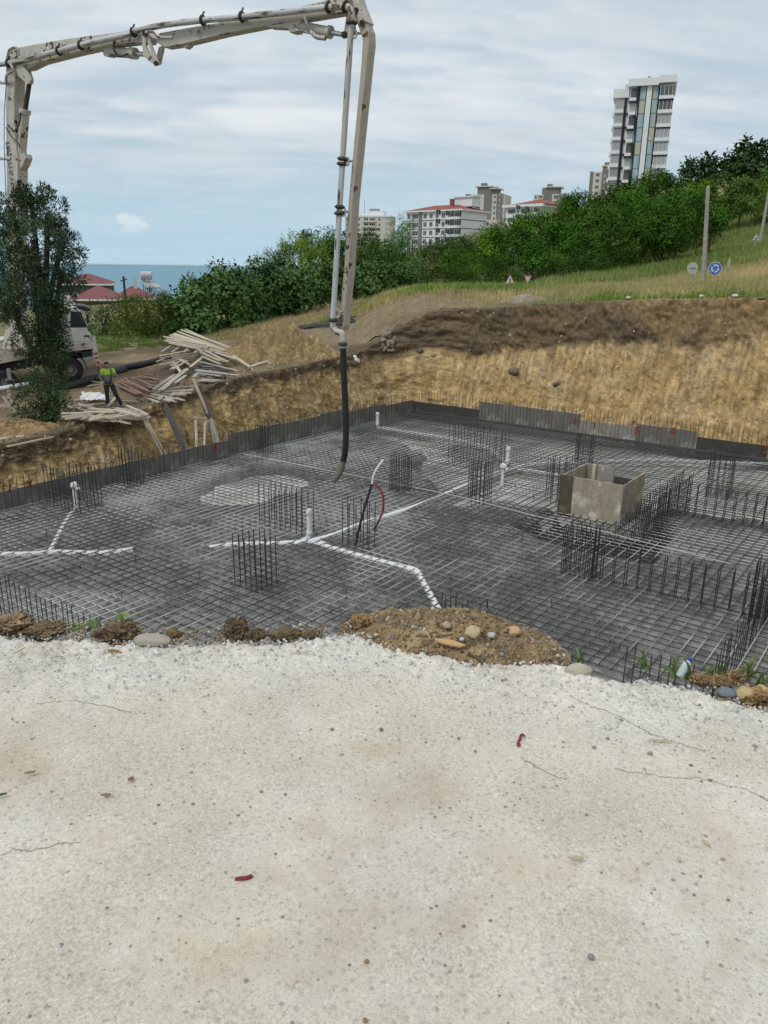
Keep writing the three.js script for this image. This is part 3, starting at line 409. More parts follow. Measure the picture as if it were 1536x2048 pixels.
const circPx = (cx, cy, r, n = 14) => [...Array(n)].map((_, i) => [cx + r * Math.cos(i / n * 6.2832), cy + r * Math.sin(i / n * 6.2832)]);
const TN = V(0.37, 0, 0.93).normalize(), TP = V(-13.5, 0, -33);
const truck = thing('pump_truck', 'white concrete pump truck behind the olive tree, its folding boom reaching over the pit', 'pump truck', V(0, 0, 0));
{
  const E = (poly, depth, inset = 0, bevel = 0.02, holes) => extrudePx(poly, TP.clone().addScaledVector(TN, -inset), TN, depth, bevel, holes);
  const white = std([1, 1, 1], { map: paintTex(45, 0.0, [0.66, 0.66, 0.64], [0.2, 0.16, 0.12]), roughness: 0.45 }), beige = std([1, 1, 1], { map: paintTex(55, 0.05, [0.58, 0.54, 0.47], [0.3, 0.23, 0.16]), roughness: 0.6 });
  const glass = std([0.03, 0.045, 0.045], { roughness: 0.08 });
  const cab = mesh('cab', [E([[112, 622], [136, 615], [152, 612], [161, 621], [170, 640], [177, 656], [184, 678], [187, 690], [188, 701], [176, 699], [150, 703], [112, 708]], 2.4, 0, 0.05)], white, truck);
  mesh('side_window', E([[141, 622], [157, 624], [166, 646], [169, 653], [141, 653]], 0.03, -0.012, 0.005), glass, cab);
  mesh('window_pillar', [E([[157, 623], [161, 623], [175, 654], [170, 654]], 0.05, -0.02, 0.008), E([[138, 652], [172, 652], [172, 655], [138, 655]], 0.04, -0.015, 0.006)], M.black, cab);
  mesh('sun_visor', E([[154, 611], [168, 612], [180, 617], [181, 621], [170, 623], [157, 617]], 2.2, 0.1, 0.02), M.black, truck);
  mesh('mirror', E([[172, 628], [177, 628], [179, 645], [174, 646]], 0.12, -0.18, 0.015), M.black, truck);
  mesh('door', [E([[139, 657], [172, 656], [181, 682], [139, 684]], 0.03, -0.015, 0.008)], white, truck);
  mesh('door_handle', E([[168, 671], [175, 670], [175, 673], [168, 674]], 0.05, -0.04, 0.006), M.black, truck);
  mesh('cab_skirt', E([[134, 688], [186, 684], [188, 698], [168, 700], [134, 702]], 0.05, -0.02, 0.01), beige, truck);
  mesh('roof_light_bar', E([[128, 594], [143, 594], [143, 608], [132, 612], [128, 610]], 1.6, 0.3, 0.03), beige, truck);
  const bump = mesh('front_post', E([[184, 672], [190, 672], [196, 705], [203, 740], [197, 742], [188, 712]], 0.18, -0.05, 0.015), white, truck);
  for (let i = 0; i < 4; i++) { const y = 706 + i * 8.5; mesh('red_stripe', E([[187.6 + i * 2, y], [194.8 + i * 1.9, y - 1.2], [195.6 + i * 1.9, y + 2.6], [188.6 + i * 2, y + 4]], 0.02, -0.066, 0.002), std([0.42, 0.07, 0.03], { roughness: 0.5 }), bump); }
  mesh('step_box', E([[162, 703], [184, 701], [187, 716], [166, 720]], 1.2, 0.05, 0.02), M.black, truck);
  mesh('bumper_lip', E([[166, 716], [187, 712], [187, 717], [167, 721]], 0.06, -0.01, 0.01), std([0.3, 0.3, 0.3]), truck);
  const dc = E([[-90, 695], [0, 682], [60, 676], [98, 672], [98, 712], [60, 716], [0, 728], [-90, 742]], 2.45, 0, 0.02);
  const deck = mesh('side_panel', dc, beige, truck);
  mesh('panel_rim', E([[-90, 692], [0, 679.5], [98, 669.5], [98, 673], [0, 683], [-90, 696]], 0.06, -0.03, 0.01), white, deck);
  mesh('chassis', E([[-90, 745], [0, 729], [100, 714], [165, 706], [165, 716], [100, 727], [0, 746], [-90, 762]], 1.3, 0.6, 0.02), M.black, truck);
  const wheel = (px, py) => { const c = onPlane(px, py, TP, TN); const w = new THREE.Group(); w.name = 'wheel'; truck.add(w); const tyre = new THREE.LatheGeometry([[0.27, -0.14], [0.42, -0.15], [0.5, -0.12], [0.52, -0.05], [0.52, 0.05], [0.5, 0.12], [0.42, 0.15], [0.27, 0.14]].map(([x, y]) => V2(x, y)), 32); const rim = new THREE.LatheGeometry([[0.0, 0.02], [0.1, 0.05], [0.13, 0.05], [0.14, -0.02], [0.22, 0.0], [0.27, 0.10], [0.29, 0.12]].map(([x, y]) => V2(x, y)), 24); const q = new THREE.Quaternion().setFromUnitVectors(UPV, TN); for (const g of [tyre, rim]) { g.applyQuaternion(q); g.translate(c.x - TN.x * 0.18, c.y, c.z - TN.z * 0.18); } mesh('tyre', tyre, M.rubber, w); mesh('rim', rim, std([0.24, 0.23, 0.22], { roughness: 0.6, metalness: 0.3 }), w); const nuts = []; for (let i = 0; i < 8; i++) { const th = i / 8 * 6.2832, ex = V(TN.z, 0, -TN.x); const p = c.clone().addScaledVector(ex, 0.17 * Math.cos(th)).add(V(0, 0.17 * Math.sin(th), 0)).addScaledVector(TN, -0.16); nuts.push(cyl(p, p.clone().addScaledVector(TN, 0.04), 0.02, 6)); } mesh('wheel_nuts', nuts, M.iron, w); };
  wheel(141, 740); wheel(8, 766);
  mesh('mudguard', [...Array(9)].map((_, i) => { const t0 = (0.02 + i * 0.1) * Math.PI, t1 = t0 + 0.1 * Math.PI; const c = onPlane(141, 740, TP, TN), ex = V(TN.z, 0, -TN.x); const f = t => c.clone().addScaledVector(ex, 0.66 * Math.cos(t)).add(V(0, 0.66 * Math.sin(t), 0)).addScaledVector(TN, -0.22); return beam(f(t0), f(t1), 0.03, 0.5, UPV); }), M.black, truck);
  const leg = (a, b, w, name = 'outrigger_leg', m = M.iron) => mesh(name, [E([[a[0] - w, a[1]], [a[0] + w, a[1]], [b[0] + w, b[1]], [b[0] - w, b[1]]], 0.2, -0.1, 0.015), E([[b[0] - w * 2.2, b[1] - 2], [b[0] + w * 2.2, b[1] - 2], [b[0] + w * 2.4, b[1] + 2], [b[0] - w * 2.4, b[1] + 2]], 0.4, 0.0, 0.01)], m, truck);
  leg([198, 735], [201, 757], 3.6, 'outrigger_leg', std([0.10, 0.07, 0.05], { roughness: 0.8 })); leg([17, 738], [20, 760], 4, 'outrigger_leg', std([0.28, 0.30, 0.32], { roughness: 0.6 }));

  // the boom lies in one upright plane from the truck's turret to the end hose
  const P0 = at(35, 690, 32), P1 = at(685, 690, 23.2), D = V(P1.x - P0.x, 0, P1.z - P0.z).normalize(), N = V(-D.z, 0, D.x); if (N.z < 0) N.negate();
  const bw = 0.17;
  const B2 = (poly, depth = 2 * bw, out = bw, bevel = 0.018, holes) => extrudePx(poly, P0.clone().addScaledVector(N, out), N, depth, bevel, holes);
  const on = (x, y, out = 0) => onPlane(x, y, P0.clone().addScaledVector(N, out), N);
  const turret = mesh('turret', [B2([[10, 655], [42, 655], [52, 700], [2, 700]], 1.0, 0.5, 0.04)], M.boom, truck);
  const b1 = mesh('lower_boom', [B2([[15, 700], [14, 480], [13, 330], [11, 165], [12, 128], [28, 118], [38, 128], [31, 150], [28, 200], [29, 250], [33, 300], [36, 318], [35, 480], [36, 700]], 0.42, 0.21, 0.02)], M.boom, truck);
  { const font = await new FontLoader().loadAsync('fonts/droid/droid_sans_bold.typeface.json'); const tg = new TextGeometry('torantim', { font, size: 0.30, depth: 0.004, curveSegments: 3 }); const u = on(31.0, 387, 0.216), ex = V(N.z, 0, -N.x); tg.applyMatrix4(new THREE.Matrix4().makeBasis(UPV.clone(), ex.clone().negate(), N)); tg.translate(u.x, u.y, u.z); boxUV(tg); mesh('lettering', tg, std([0.16, 0.16, 0.17], { roughness: 0.7 }), b1); }
  mesh('boom_ear', [B2([[36, 318], [40, 308], [49, 308], [51, 316], [46, 330], [36, 345]], 0.3, 0.15, 0.01)], M.boom, b1);
  mesh('link_plate', [B2([[28, 118], [38, 122], [58, 150], [62, 160], [60, 167], [54, 168], [34, 150]], 0.08, 0.30, 0.01), B2([[44, 122], [53, 124], [64, 158], [63, 168], [56, 166]], 0.08, -0.1, 0.01)], M.boom, b1);
  mesh('ram_body', [cyl(on(43, 312), on(50, 226), 0.16, 14), cyl(on(50, 228), on(50.4, 219), 0.2, 14)], M.boom, b1);
  mesh('ram_rod', cyl(on(50.4, 222), on(59, 164), 0.085, 12), M.iron, b1);
  mesh('stub_arm', [cyl(on(-14, 164, 0.3), on(18, 167, 0.2), 0.055, 8), cyl(on(-14, 317, 0.3), on(22, 318, 0.2), 0.055, 8)], M.pipeDirty, b1);
  mesh('cable', [tube([on(14, 150, 0.3), on(9, 230, 0.3), on(9, 300, 0.3), on(13, 420, 0.3)], 0.014, 5), tube([on(16, 250, 0.25), on(28, 262, 0.3), on(38, 250, 0.25), on(42, 225, 0.2)], 0.028, 6), tube([on(12, 255, 0.25), on(22, 272, 0.3), on(36, 285, 0.25), on(40, 296, 0.2)], 0.02, 6)], M.iron, b1);
  const b2 = mesh('second_boom', [B2([[14, 124], [15, 108], [28, 96], [130, 78], [265, 60], [290, 60], [302, 74], [296, 86], [270, 86], [222, 92], [150, 108], [80, 126], [56, 138], [30, 142], [17, 136]])], M.boom, truck);
  mesh('bracket', B2([[201, 92], [208, 112], [217, 113], [222, 98], [236, 88], [220, 86]], 0.26, 0.13, 0.01, [circPx(213, 100, 2.2)]), M.boom, b2);
  mesh('ram_body', [cyl(on(218, 104), on(268, 107), 0.145, 14), cyl(on(262, 106.5), on(272, 107.5), 0.17, 14)], M.boom, b2);
  mesh('ram_rod', cyl(on(268, 107), on(288, 109), 0.07, 12), M.chrome, b2);
  mesh('hose_strap', [tube([on(230, 82, 0.25), on(227, 96, 0.3), on(233, 108, 0.25)], 0.035, 6), tube([on(222, 110, 0.2), on(240, 113, 0.25), on(256, 108, 0.22)], 0.03, 6)], M.iron, b2);
  const b3 = mesh('third_boom', [B2([[318, 66], [400, 51], [530, 29], [640, 3], [690, -14], [716, -6], [720, 12], [690, 25], [530, 52], [445, 69], [360, 90], [328, 95], [312, 84]])], M.boom, truck);
  const link = mesh('fold_link', [B2([[283, 62], [296, 72], [306, 100], [316, 122], [318, 130], [310, 131], [286, 112], [284, 92]], 0.07, 0.32, 0.01, [[[291, 78], [296, 84], [302, 108], [298, 108], [291, 92]]]), B2([[317, 94], [328, 90], [320, 128], [313, 131], [310, 126]], 0.07, -0.06, 0.01)], M.boom, truck);
  mesh('pin', [cyl(on(312, 127, 0.42), on(312, 127, -0.3), 0.075, 10), cyl(on(290, 66, 0.42), on(290, 66, -0.3), 0.09, 10)], M.iron, link);
  mesh('bracket', [B2([[526, 44], [536, 55], [576, 57], [579, 65], [592, 64], [596, 50], [607, 37]], 0.3, 0.15, 0.012)], M.boom, b3); mesh('bracket', B2([[362, 88], [376, 84], [377, 92], [370, 97], [364, 93]], 0.2, 0.1, 0.008), M.boom, b3);
  mesh('ram_body', [cyl(on(592, 52), on(659, 64.5), 0.135, 14), cyl(on(657, 64), on(662, 65), 0.16, 14)], M.boom, b3);
  mesh('ram_rod', cyl(on(660, 65), on(690, 70), 0.06, 12), M.chrome, b3);
  mesh('hose_strap', [tube([on(610, 32, 0.35), on(614, 50, 0.3), on(618, 66, 0.2)], 0.05, 6), tube([on(622, 64, 0.2), on(634, 74, 0.22), on(651, 77, 0.2)], 0.06, 7), tube([on(592, 60, 0.2), on(607, 63, 0.2), on(618, 66, 0.2)], 0.028, 6)], M.pipeDirty, b3);
  const b4 = mesh('tip_boom', [B2([[688, -8], [706, -4], [716, 8], [728, 40], [737, 62], [738, 85], [733, 130], [720, 260], [706, 400], [697, 545], [688, 632], [679, 632], [687, 545], [697, 400], [710, 260], [722, 130], [725, 78], [712, 40], [699, 20]])], M.boomRust, truck);
  mesh('elbow_plate', [B2([[693, 26], [704, 24], [709, 62], [700, 79], [686, 73]], 0.1, 0.1, 0.012), B2([[704, -4], [716, 4], [731, 42], [722, 54], [712, 44]], 0.4, 0.2, 0.012)], M.boom, b4);
  mesh('pin', [cyl(on(724, 46, 0.24), on(724, 46, -0.24), 0.07, 12), cyl(on(712, 22, 0.24), on(712, 22, -0.24), 0.08, 12), cyl(on(689, 70, 0.2), on(689, 70, -0.2), 0.09, 10)], M.iron, b4);
  mesh('end_block', [B2([[677, 628], [690, 626], [689, 652], [684, 662], [676, 656]], 0.3, 0.15, 0.015)], M.boomRust, b4);
  // delivery line
  const o = bw + 0.17, line = new THREE.Group(); line.name = 'delivery_pipe'; truck.add(line);
  const run = (pts, r, m) => mesh('pipe_run', tube(pts.map(([x, y]) => on(x, y, o)), r, 14, pts.length * 10), m, line);
  run([[-8, 129], [16, 127], [40, 122], [62, 118], [110, 104], [165, 90], [220, 77], [266, 67]], 0.088, M.pipe);
  run([[268, 62], [330, 50], [405, 41], [482, 34]], 0.083, M.pipe);
  run([[484, 34], [560, 26], [620, 19], [658, 15]], 0.083, M.pipe);
  run([[658, 15], [676, 13], [692, 13.5]], 0.083, M.pipeDirty);
  run([[690, 13.5], [698, 16], [703, 26], [704, 42], [703, 56]], 0.088, M.pipeDirty);
  run([[703, 50], [701, 75], [693, 200], [685, 322]], 0.08, M.pipeDirty);
  run([[685, 324], [679, 420], [666, 640]], 0.08, M.pipe);
  run([[666, 640], [667, 655], [675, 664], [683, 666], [685, 676], [686, 690]], 0.09, M.pipeDirty);
  const clampAt = (x, y, x2, y2, r = 0.12, l = 0.1) => { const a = on(x, y, o), d = on(x2, y2, o).sub(a).normalize(); const ring = new THREE.TorusGeometry(r, 0.032, 6, 18); ring.applyQuaternion(new THREE.Quaternion().setFromUnitVectors(V(0, 0, 1), d)); ring.translate(a.x, a.y, a.z); const b = a.clone().add(V(0, r + 0.02, 0)); mesh('coupling', [ring, cyl(a.clone().addScaledVector(d, -l / 2), a.clone().addScaledVector(d, l / 2), r * 0.92, 14), cyl(b, b.clone().add(V(0.05, 0.09, 0)), 0.025, 6)], M.iron, line); };
  for (const q of [[18, 127, 40, 122], [118, 102, 140, 96], [162, 91, 180, 86], [267, 65, 280, 60], [406, 41, 420, 39], [484, 34, 500, 32], [657, 15, 670, 14], [691, 13.5, 696, 15], [703.5, 46, 703, 60], [685, 318, 684, 330], [684, 328, 683, 340], [679.5, 414, 679, 424], [678.5, 427, 678, 440], [666, 640, 665.5, 650], [686, 688, 686, 700]]) clampAt(...q);
  mesh('pipe_bracket', [[688, 323, 707, 322], [681, 424, 699, 424], [703, 68, 728, 66], [669, 627, 690, 622]].flatMap(([x, y, x2, y2]) => [cyl(on(x, y, o - 0.05), on(x2, y2, 0.1), 0.035, 8), tube([on(x + 2, y - 8, o), on(x + 9, y - 6, o - 0.05), on(x + 9, y + 6, o - 0.05), on(x + 2, y + 8, o)], 0.028, 6)]), M.pipeDirty, line);
  mesh('pipe_bracket', [[170, 84], [125, 91], [392, 62], [70, 108]].map(([x, y]) => cyl(on(x, y, bw + 0.2), on(x + 3, y - 2, bw - 0.05), 0.045, 8)), M.boom, line);
  mesh('hook_hose', [tube([on(285, 66, 0.35), on(305, 64, 0.45), on(318, 74, 0.45), on(345, 76, 0.3)], 0.045, 7), tube([on(14, 118, 0.3), on(20, 100, 0.42), on(34, 96, 0.4), on(38, 112, 0.35)], 0.045, 7), tube([on(12, 165, 0.28), on(14, 150, 0.4), on(26, 142, 0.42), on(22, 128, 0.4)], 0.05, 7)], M.pipeDirty, line);
  const tipG = gp(664, 966, POUR_Y + 0.02);
  const hp = [[686, 690], [687.5, 740], [690, 800], [692, 850], [691, 895], [687, 922]].map(([x, y]) => on(x, y, o)); const hlow = at(683, 938, hp[5].z * -1), h2 = at(676, 951, hp[5].z * -1);
  const hose = mesh('end_hose', tube(hp, 0.092, 16, 40), M.rubber, truck);
  mesh('hose_tip', tube([hp[5], at(683, 938, -hp[5].z), at(676, 951, -hp[5].z), at(667, 962, -hp[5].z)], 0.088, 14, 16), std([0.16, 0.145, 0.115], { roughness: 0.9 }), truck);
  mesh('hose_collar', [cyl(on(686, 682, o), on(686, 696, o), 0.105, 16)], std([0.33, 0.34, 0.35], { roughness: 0.5, metalness: 0.3 }), truck);
}

// ---------------------------------------------------------------- column and wall cages, edge starters
const rC = rng(991);
function cageBar(a, b, y0, y1, r, parent, dark) { const la = (rC() - 0.5) * 0.03, lb = (rC() - 0.5) * 0.03; return mesh('bar', barTube(t => W(a + la * t, b + lb * t, lerp(y0, y1, t)), 4, r, t => mix3(mix3(steel, splashSheen, 0.05), [0.2, 0.205, 0.2], dark ? 0 : 0.5 * sstep(0.45, 0.0, t) * rC())), M.rebar, parent); }
function loop(a0, a1, b0, b1, y, r) { const c = [[a0, b0], [a1, b0], [a1, b1], [a0, b1]].map(([a, b]) => W(a, b, y + (rC() - 0.5) * 0.02)); return [0, 1, 2, 3].map(i => barTube(t => c[i].clone().lerp(c[(i + 1) % 4], t), 1, r, () => mix3(steel, splashSheen, 0.08 + 0.1 * rC()))); }
function cage(label, a0, a1, b0, b1, h, na, nb, group, opt = {}) {
  const o = thing('rebar_cage', label, 'rebar cage', V(0, 0, 0), 0, group); const r = opt.r || 0.0115;
  const place = (a, b) => cageBar(a, b, POUR_Y - (opt.deep || 0.5), POUR_Y + h * (0.95 + 0.08 * rC()), r, o, opt.dark);
  if (opt.fill) { for (let i = 0; i <= na; i++) for (let j = 0; j <= nb; j++) place(lerp(a0, a1, na ? i / na : 0), lerp(b0, b1, nb ? j / nb : 0)); }
  else { for (let i = 0; i <= na; i++) { place(lerp(a0, a1, i / na), b0); place(lerp(a0, a1, i / na), b1); } for (let j = 1; j < nb; j++) { place(a0, lerp(b0, b1, j / nb)); place(a1, lerp(b0, b1, j / nb)); } }
  const ns = opt.ns === undefined ? 5 : opt.ns; for (let k = 0; k < ns; k++) mesh('stirrup', loop(a0 - 0.012, a1 + 0.012, b0 - 0.012, b1 + 0.012, POUR_Y + 0.03 + k * (opt.sy || 0.14), 0.0065), M.rebar, o);
  return o;
}
const CG = 'column cages standing out of the rebar mat';
cage('square steel column cage nearest the pale slab, left of the long white drain pipe', 19.15, 19.75, 8.85, 9.5, 1.16, 4, 4, CG, { ns: 6 });
cage('wide open column cage just behind the white standpipe in mid pit', 16.15, 16.6, 6.4, 7.9, 1.14, 1, 8, CG, { ns: 3 });
cage('narrow column cage beside the black and red conduit loop', 16.0, 16.45, 9.1, 9.75, 1.18, 2, 3, CG, { ns: 3 });
cage('slim column cage just right of the upright white conduit end', 11.3, 11.75, 7.1, 7.6, 1.17, 4, 4, CG, { ns: 7, dark: 1 });
cage('column cage against the left formwork, below the leaning planks', 16.0, 16.5, 0.25, 0.7, 1.15, 4, 3, CG, { ns: 4, dark: 1 });
cage('long wall cage at the far left beside the wrapped white riser', 18.3, 19.0, 0.3, 1.95, 1.18, 3, 9, CG, { ns: 4, dark: 1 });
cage('small column cage near the left formwork, left of the hanging hose', 10.3, 10.8, 0.35, 0.7, 1.05, 4, 3, CG, { ns: 5, dark: 1 });
cage('long open cage in the dry far area beyond the wrapped pipes', 6.1, 6.75, 6.1, 8.2, 1.2, 2, 8, CG, { ns: 3, dark: 1 });
cage('dense slim column cage just left of the bag-wrapped riser', 10.4, 10.9, 9.4, 9.9, 1.14, 4, 4, CG, { ns: 6, dark: 1 });
cage('column cage right behind the left corner of the plywood box', 8.45, 8.95, 11.0, 11.55, 1.13, 3, 3, CG, { ns: 5, dark: 1 });
cage('distant dark column cage beyond the plywood box, by the far edge', 4.0, 4.45, 10.0, 10.5, 1.0, 4, 4, CG, { ns: 7, dark: 1 });
cage('distant column cage at the right, in front of the dark formwork panel', 4.65, 5.2, 14.75, 15.4, 1.18, 3, 4, CG, { ns: 6, dark: 1 });
cage('thick dense shear wall cage running back from the right of the plywood box', 7.5, 11.6, 14.6, 14.88, 1.0, 26, 1, null, { ns: 5, sy: 0.17, dark: 1 });
cage('dense square cage in front of the plywood box, heading the low wall cage', 14.4, 14.85, 14.15, 14.8, 1.15, 5, 6, null, { ns: 3, dark: 1 });
cage('low wall cage of paired bars running to the right edge, nearest row', 14.58, 14.72, 15.0, 18.2, 0.93, 1, 12, null, { ns: 1, dark: 1 });
cage('wall cage of paired bars running to the right edge, behind the plywood box level', 8.4, 8.58, 15.05, 18.3, 0.95, 1, 13, null, { ns: 2, dark: 1, sy: 0.4 });
cage('tall dark corner cage at the right frame edge of the pit', 14.6, 15.0, 18.1, 18.5, 1.3, 4, 3, null, { ns: 7, dark: 1 });
{
  const o = thing('starter_bars', 'short steel starter bars lining the right face of the plywood box', 'starter bars');
  for (let i = 0; i < 15; i++) cageBar(9.1 + i * 0.17, 14.14, POUR_Y - 0.8, POUR_Y + 0.34 + 0.06 * rC(), 0.011, o, 1);
  for (let i = 0; i < 8; i++) cageBar(11.35, 12.9 + i * 0.17, POUR_Y - 0.8, POUR_Y + 0.2 + 0.08 * rC(), 0.011, o, 1);
}
{
  const row = (label, f, n, y) => { const o = thing('starter_bars', label, 'starter bars', V(0, 0, 0), 0, 'edge starter bars round the raft'); for (let i = 0; i < n; i++) { const [a, b] = f(i); cageBar(a + 0.03 * (rC() - 0.5), b + 0.05 * (rC() - 0.5), POUR_Y - 0.45, y + 0.16 * (rC() - 0.5), 0.009, o, 1); } return o; };
  row('long row of upright starter bars along the left formwork boards', i => [0.3 + i * 0.2, 0.12], 116, -4.0);
  row('long row of upright starter bars along the far formwork panels', i => [0.12, 0.3 + i * 0.17], 107, -3.8);
  row('upright starter bars along the right edge of the pit', i => [0.4 + i * 0.2, 18.35], 92, -3.95);
  row('starter bars rising behind the dry soil at the lower left', i => [23.62, 4.6 + i * 0.17], 34, -4.05);
  row('few starter bar tips showing above the earth mound', i => [18.9 + i * 0.02, 13.5 + i * 0.13], 8, -4.1);
  row('starter bars behind the grass tufts at the right edge of the slab', i => [18.85, 17.0 + i * 0.14], 11, -4.1);
  // loose uprights of the mat, a hand high
  const s = []; for (let i = 0; i < 120; i++) { const a = 1 + rC() * 21, b = 0.6 + rC() * 17; if (!inRaft(a + 0.5, b + 0.5)) continue; s.push(barTube(t => W(a, b, POUR_Y - 0.1 + t * (0.2 + 0.12 * rC())), 1, 0.008, () => steel)); }
  mesh('spacer_tips', s, M.rebar, scene.getObjectByName('rebar_mat')).userData.kind = 'stuff';
}
// ---------------------------------------------------------------- formwork
const plyTex = tex(512, 512, (u, v) => { const g = tn(u, v, 4, 61, 5, 0.55), f = tn(u, v, 24, 63, 4, 0.6), st = tn(u, v * 0.25 + 0.1, 16, 65, 3); let c = mix3([0.30, 0.285, 0.255], [0.46, 0.445, 0.41], sstep(-0.5, 0.6, g + 0.3 * f)); c = mix3(c, [0.24, 0.18, 0.11], 0.5 * sstep(0.15, 0.6, st + 0.3 * f)); return mix3(c, [0.58, 0.575, 0.55], 0.7 * sstep(0.45, 0.75, g - 0.3 * st)); }, true, 0.7, 0.7);
const woodTex = (s, c0, c1) => tex(256, 256, (u, v) => { const g = tn(u, v, 2, s, 4), l = per(u * 2, v * 64 + 3 * per(u * 2, v * 4, 4, s + 3), 64, s + 5); return mix3(c0, c1, clamp(0.5 + 0.35 * g + 0.3 * l)); }, true, 0.5, 1);
M.ply = std([1, 1, 1], { map: plyTex, roughness: 0.85 });
M.plyTan = std([1.22, 1.16, 1.02], { map: plyTex, roughness: 0.85 });
M.plyGrey = std([0.58, 0.59, 0.61], { map: plyTex, roughness: 0.85 });
M.plyDark = std([0.22, 0.225, 0.24], { map: plyTex, roughness: 0.75 });
M.plyBlack = std([0.3, 0.27, 0.2], { map: plyTex, roughness: 0.8 });
M.wood = std([1, 1, 1], { map: woodTex(71, [0.36, 0.29, 0.20], [0.56, 0.48, 0.36]), roughness: 0.85 });
M.woodPale = std([1, 1, 1], { map: woodTex(72, [0.44, 0.39, 0.31], [0.62, 0.56, 0.46]), roughness: 0.85 });
M.woodGrey = std([1, 1, 1], { map: woodTex(73, [0.26, 0.245, 0.22], [0.44, 0.42, 0.385]), roughness: 0.9 });
M.woodRed = std([1, 1, 1], { map: woodTex(74, [0.13, 0.07, 0.055], [0.27, 0.165, 0.125]), roughness: 0.85 });
M.woodDark = std([1, 1, 1], { map: woodTex(75, [0.05, 0.05, 0.055], [0.13, 0.13, 0.135]), roughness: 0.8 });
M.red = std([0.32, 0.05, 0.045], { roughness: 0.8 });
const FONT = await new FontLoader().loadAsync('fonts/droid/droid_sans_bold.typeface.json');
function flatText(str, size, depth = 0.003) { const g = new TextGeometry(str, { font: FONT, size, depth, curveSegments: 3 }); g.computeBoundingBox(); const b = g.boundingBox; g.translate(-(b.min.x + b.max.x) / 2, -(b.min.y + b.max.y) / 2, 0); return g; }
{
  const fw = thing('formwork_wall', 'long low formwork of grey boards along the left edge of the raft, with red paint marks', 'formwork');
  const PL = W(0, -0.06, 0), NL = V(B[0], 0, B[1]);           // face looking into the pit
  const aL = (x, y) => toAB(onPlane(x, y, PL, NL))[0], yL = (x, y) => onPlane(x, y, PL, NL).y;
  for (const [x0, y0, x1, y1] of [[-150, 1018, -40, 993], [-40, 993, 48, 974], [48, 973, 150, 950], [150, 950, 250, 927], [250, 926, 360, 902], [360, 901, 456, 880], [456, 868, 560, 847], [560, 848, 640, 832], [640, 828, 692, 818], [692, 823, 772, 808], [772, 810, 826, 801]]) {
    const a0 = aL(x0, y0), a1 = aL(x1, y1), t0 = yL(x0, y0), t1 = yL(x1, y1), top = (t0 + t1) / 2;
    mesh('board', beam(W(a0 + 0.004, -0.075, (top - 5.35) / 2), W(a1 - 0.004, -0.075, (top - 5.35) / 2), top + 5.35, 0.03, UPV), M.plyGrey, fw);
    mesh('top_batten', beam(W(a0, -0.12, top - 0.045), W(a1 - 0.01, -0.12, top - 0.045), 0.05, 0.055, UPV), M.wood, fw);
  }
  const ex = V(A[0], 0, A[1]).negate();
  for (const [c, x, y] of [['/', 19, 977], ['X', 60, 968], ['/', 197, 941], ['1', 305, 920], ['X', 431, 894], ['5', 473, 879], ['X', 795, 816]]) { const p = onPlane(x, y, W(0, -0.056, 0), NL); const g = flatText(c, 0.24); g.applyMatrix4(new THREE.Matrix4().makeBasis(ex, UPV, NL)); g.translate(p.x, p.y, p.z); boxUV(g); mesh('paint_mark', g, M.red, fw); }
  for (let a = 1.2; a < 23; a += 1.7) mesh('stake', cyl(W(a, -0.18, -5.5), W(a, -0.18, -4.62), 0.03, 6), M.wood, fw);
}
{
  const fw = thing('formwork_wall', 'formwork of grey and dark panels of stepped height along the far edge, painted with a red 4', 'formwork');
  const PF = W(-0.06, 0, 0), NF = V(A[0], 0, A[1]);
  const q = (x, y) => { const p = onPlane(x, y, PF, NF); return [toAB(p)[1], p.y]; };
  for (const [x0, y0, x1, y1, m] of [[826, 803, 890, 810, 'plyDark'], [890, 811, 958, 819, 'plyDark'], [959, 803, 1060, 815, 'plyGrey'], [1060, 815, 1161, 829, 'plyGrey'], [1161, 840, 1274, 854, 'ply'], [1275, 847, 1394, 864, 'plyGrey'], [1394, 873, 1536, 893, 'plyDark'], [1536, 893, 1700, 915, 'ply'], [1700, 915, 1800, 928, 'plyDark']]) {
    const [b0, t0] = q(x0, y0), [b1, t1] = q(x1, y1), top = (t0 + t1) / 2;
    mesh('panel', beam(W(-0.078, b0 + 0.004, (top - 5.4) / 2), W(-0.078, b1 - 0.004, (top - 5.4) / 2), top + 5.4, 0.032, UPV), M[m], fw);
    mesh('panel_edge', beam(W(-0.13, b0 + 0.01, top - 0.05), W(-0.13, b1 - 0.01, top - 0.05), 0.06, 0.06, UPV), M.wood, fw);
  }
  const ex = V(B[0], 0, B[1]);
  for (const [c, x, y, s] of [['8', 1150, 843, 0.24], ['1', 1188, 851, 0.22], ['5', 1275, 861, 0.3], ['4', 1345, 862, 0.3], ['2', 1533, 900, 0.3], ['-', 888, 813, 0.3]]) { const p = onPlane(x, y, W(-0.055, 0, 0), NF); const g = flatText(c, s); g.applyMatrix4(new THREE.Matrix4().makeBasis(ex, UPV, NF)); g.translate(p.x, p.y, p.z); boxUV(g); mesh('paint_mark', g, M.red, fw); }
  const strut = (x0, y0, x1, y1, label) => { const p = onPlane(x0, y0, W(-0.25, 0, 0), NF), r = onPlane(x1, y1, W(-0.95, 0, 0), NF); const m = mesh('prop_board', beam(p, r, 0.05, 0.11, UPV, 0.006), M.wood); tag(m, label, 'board', 'boards propping the formwork'); };
  strut(934, 822, 962, 796, 'pale board propped slanting behind the far formwork, left of the tall panel');
  strut(1148, 832, 1170, 821, 'short pale board end behind the joint of the far formwork panels');
  strut(752, 822, 716, 789, 'thin board leaning on the earth bank near the far left corner of the formwork');
}
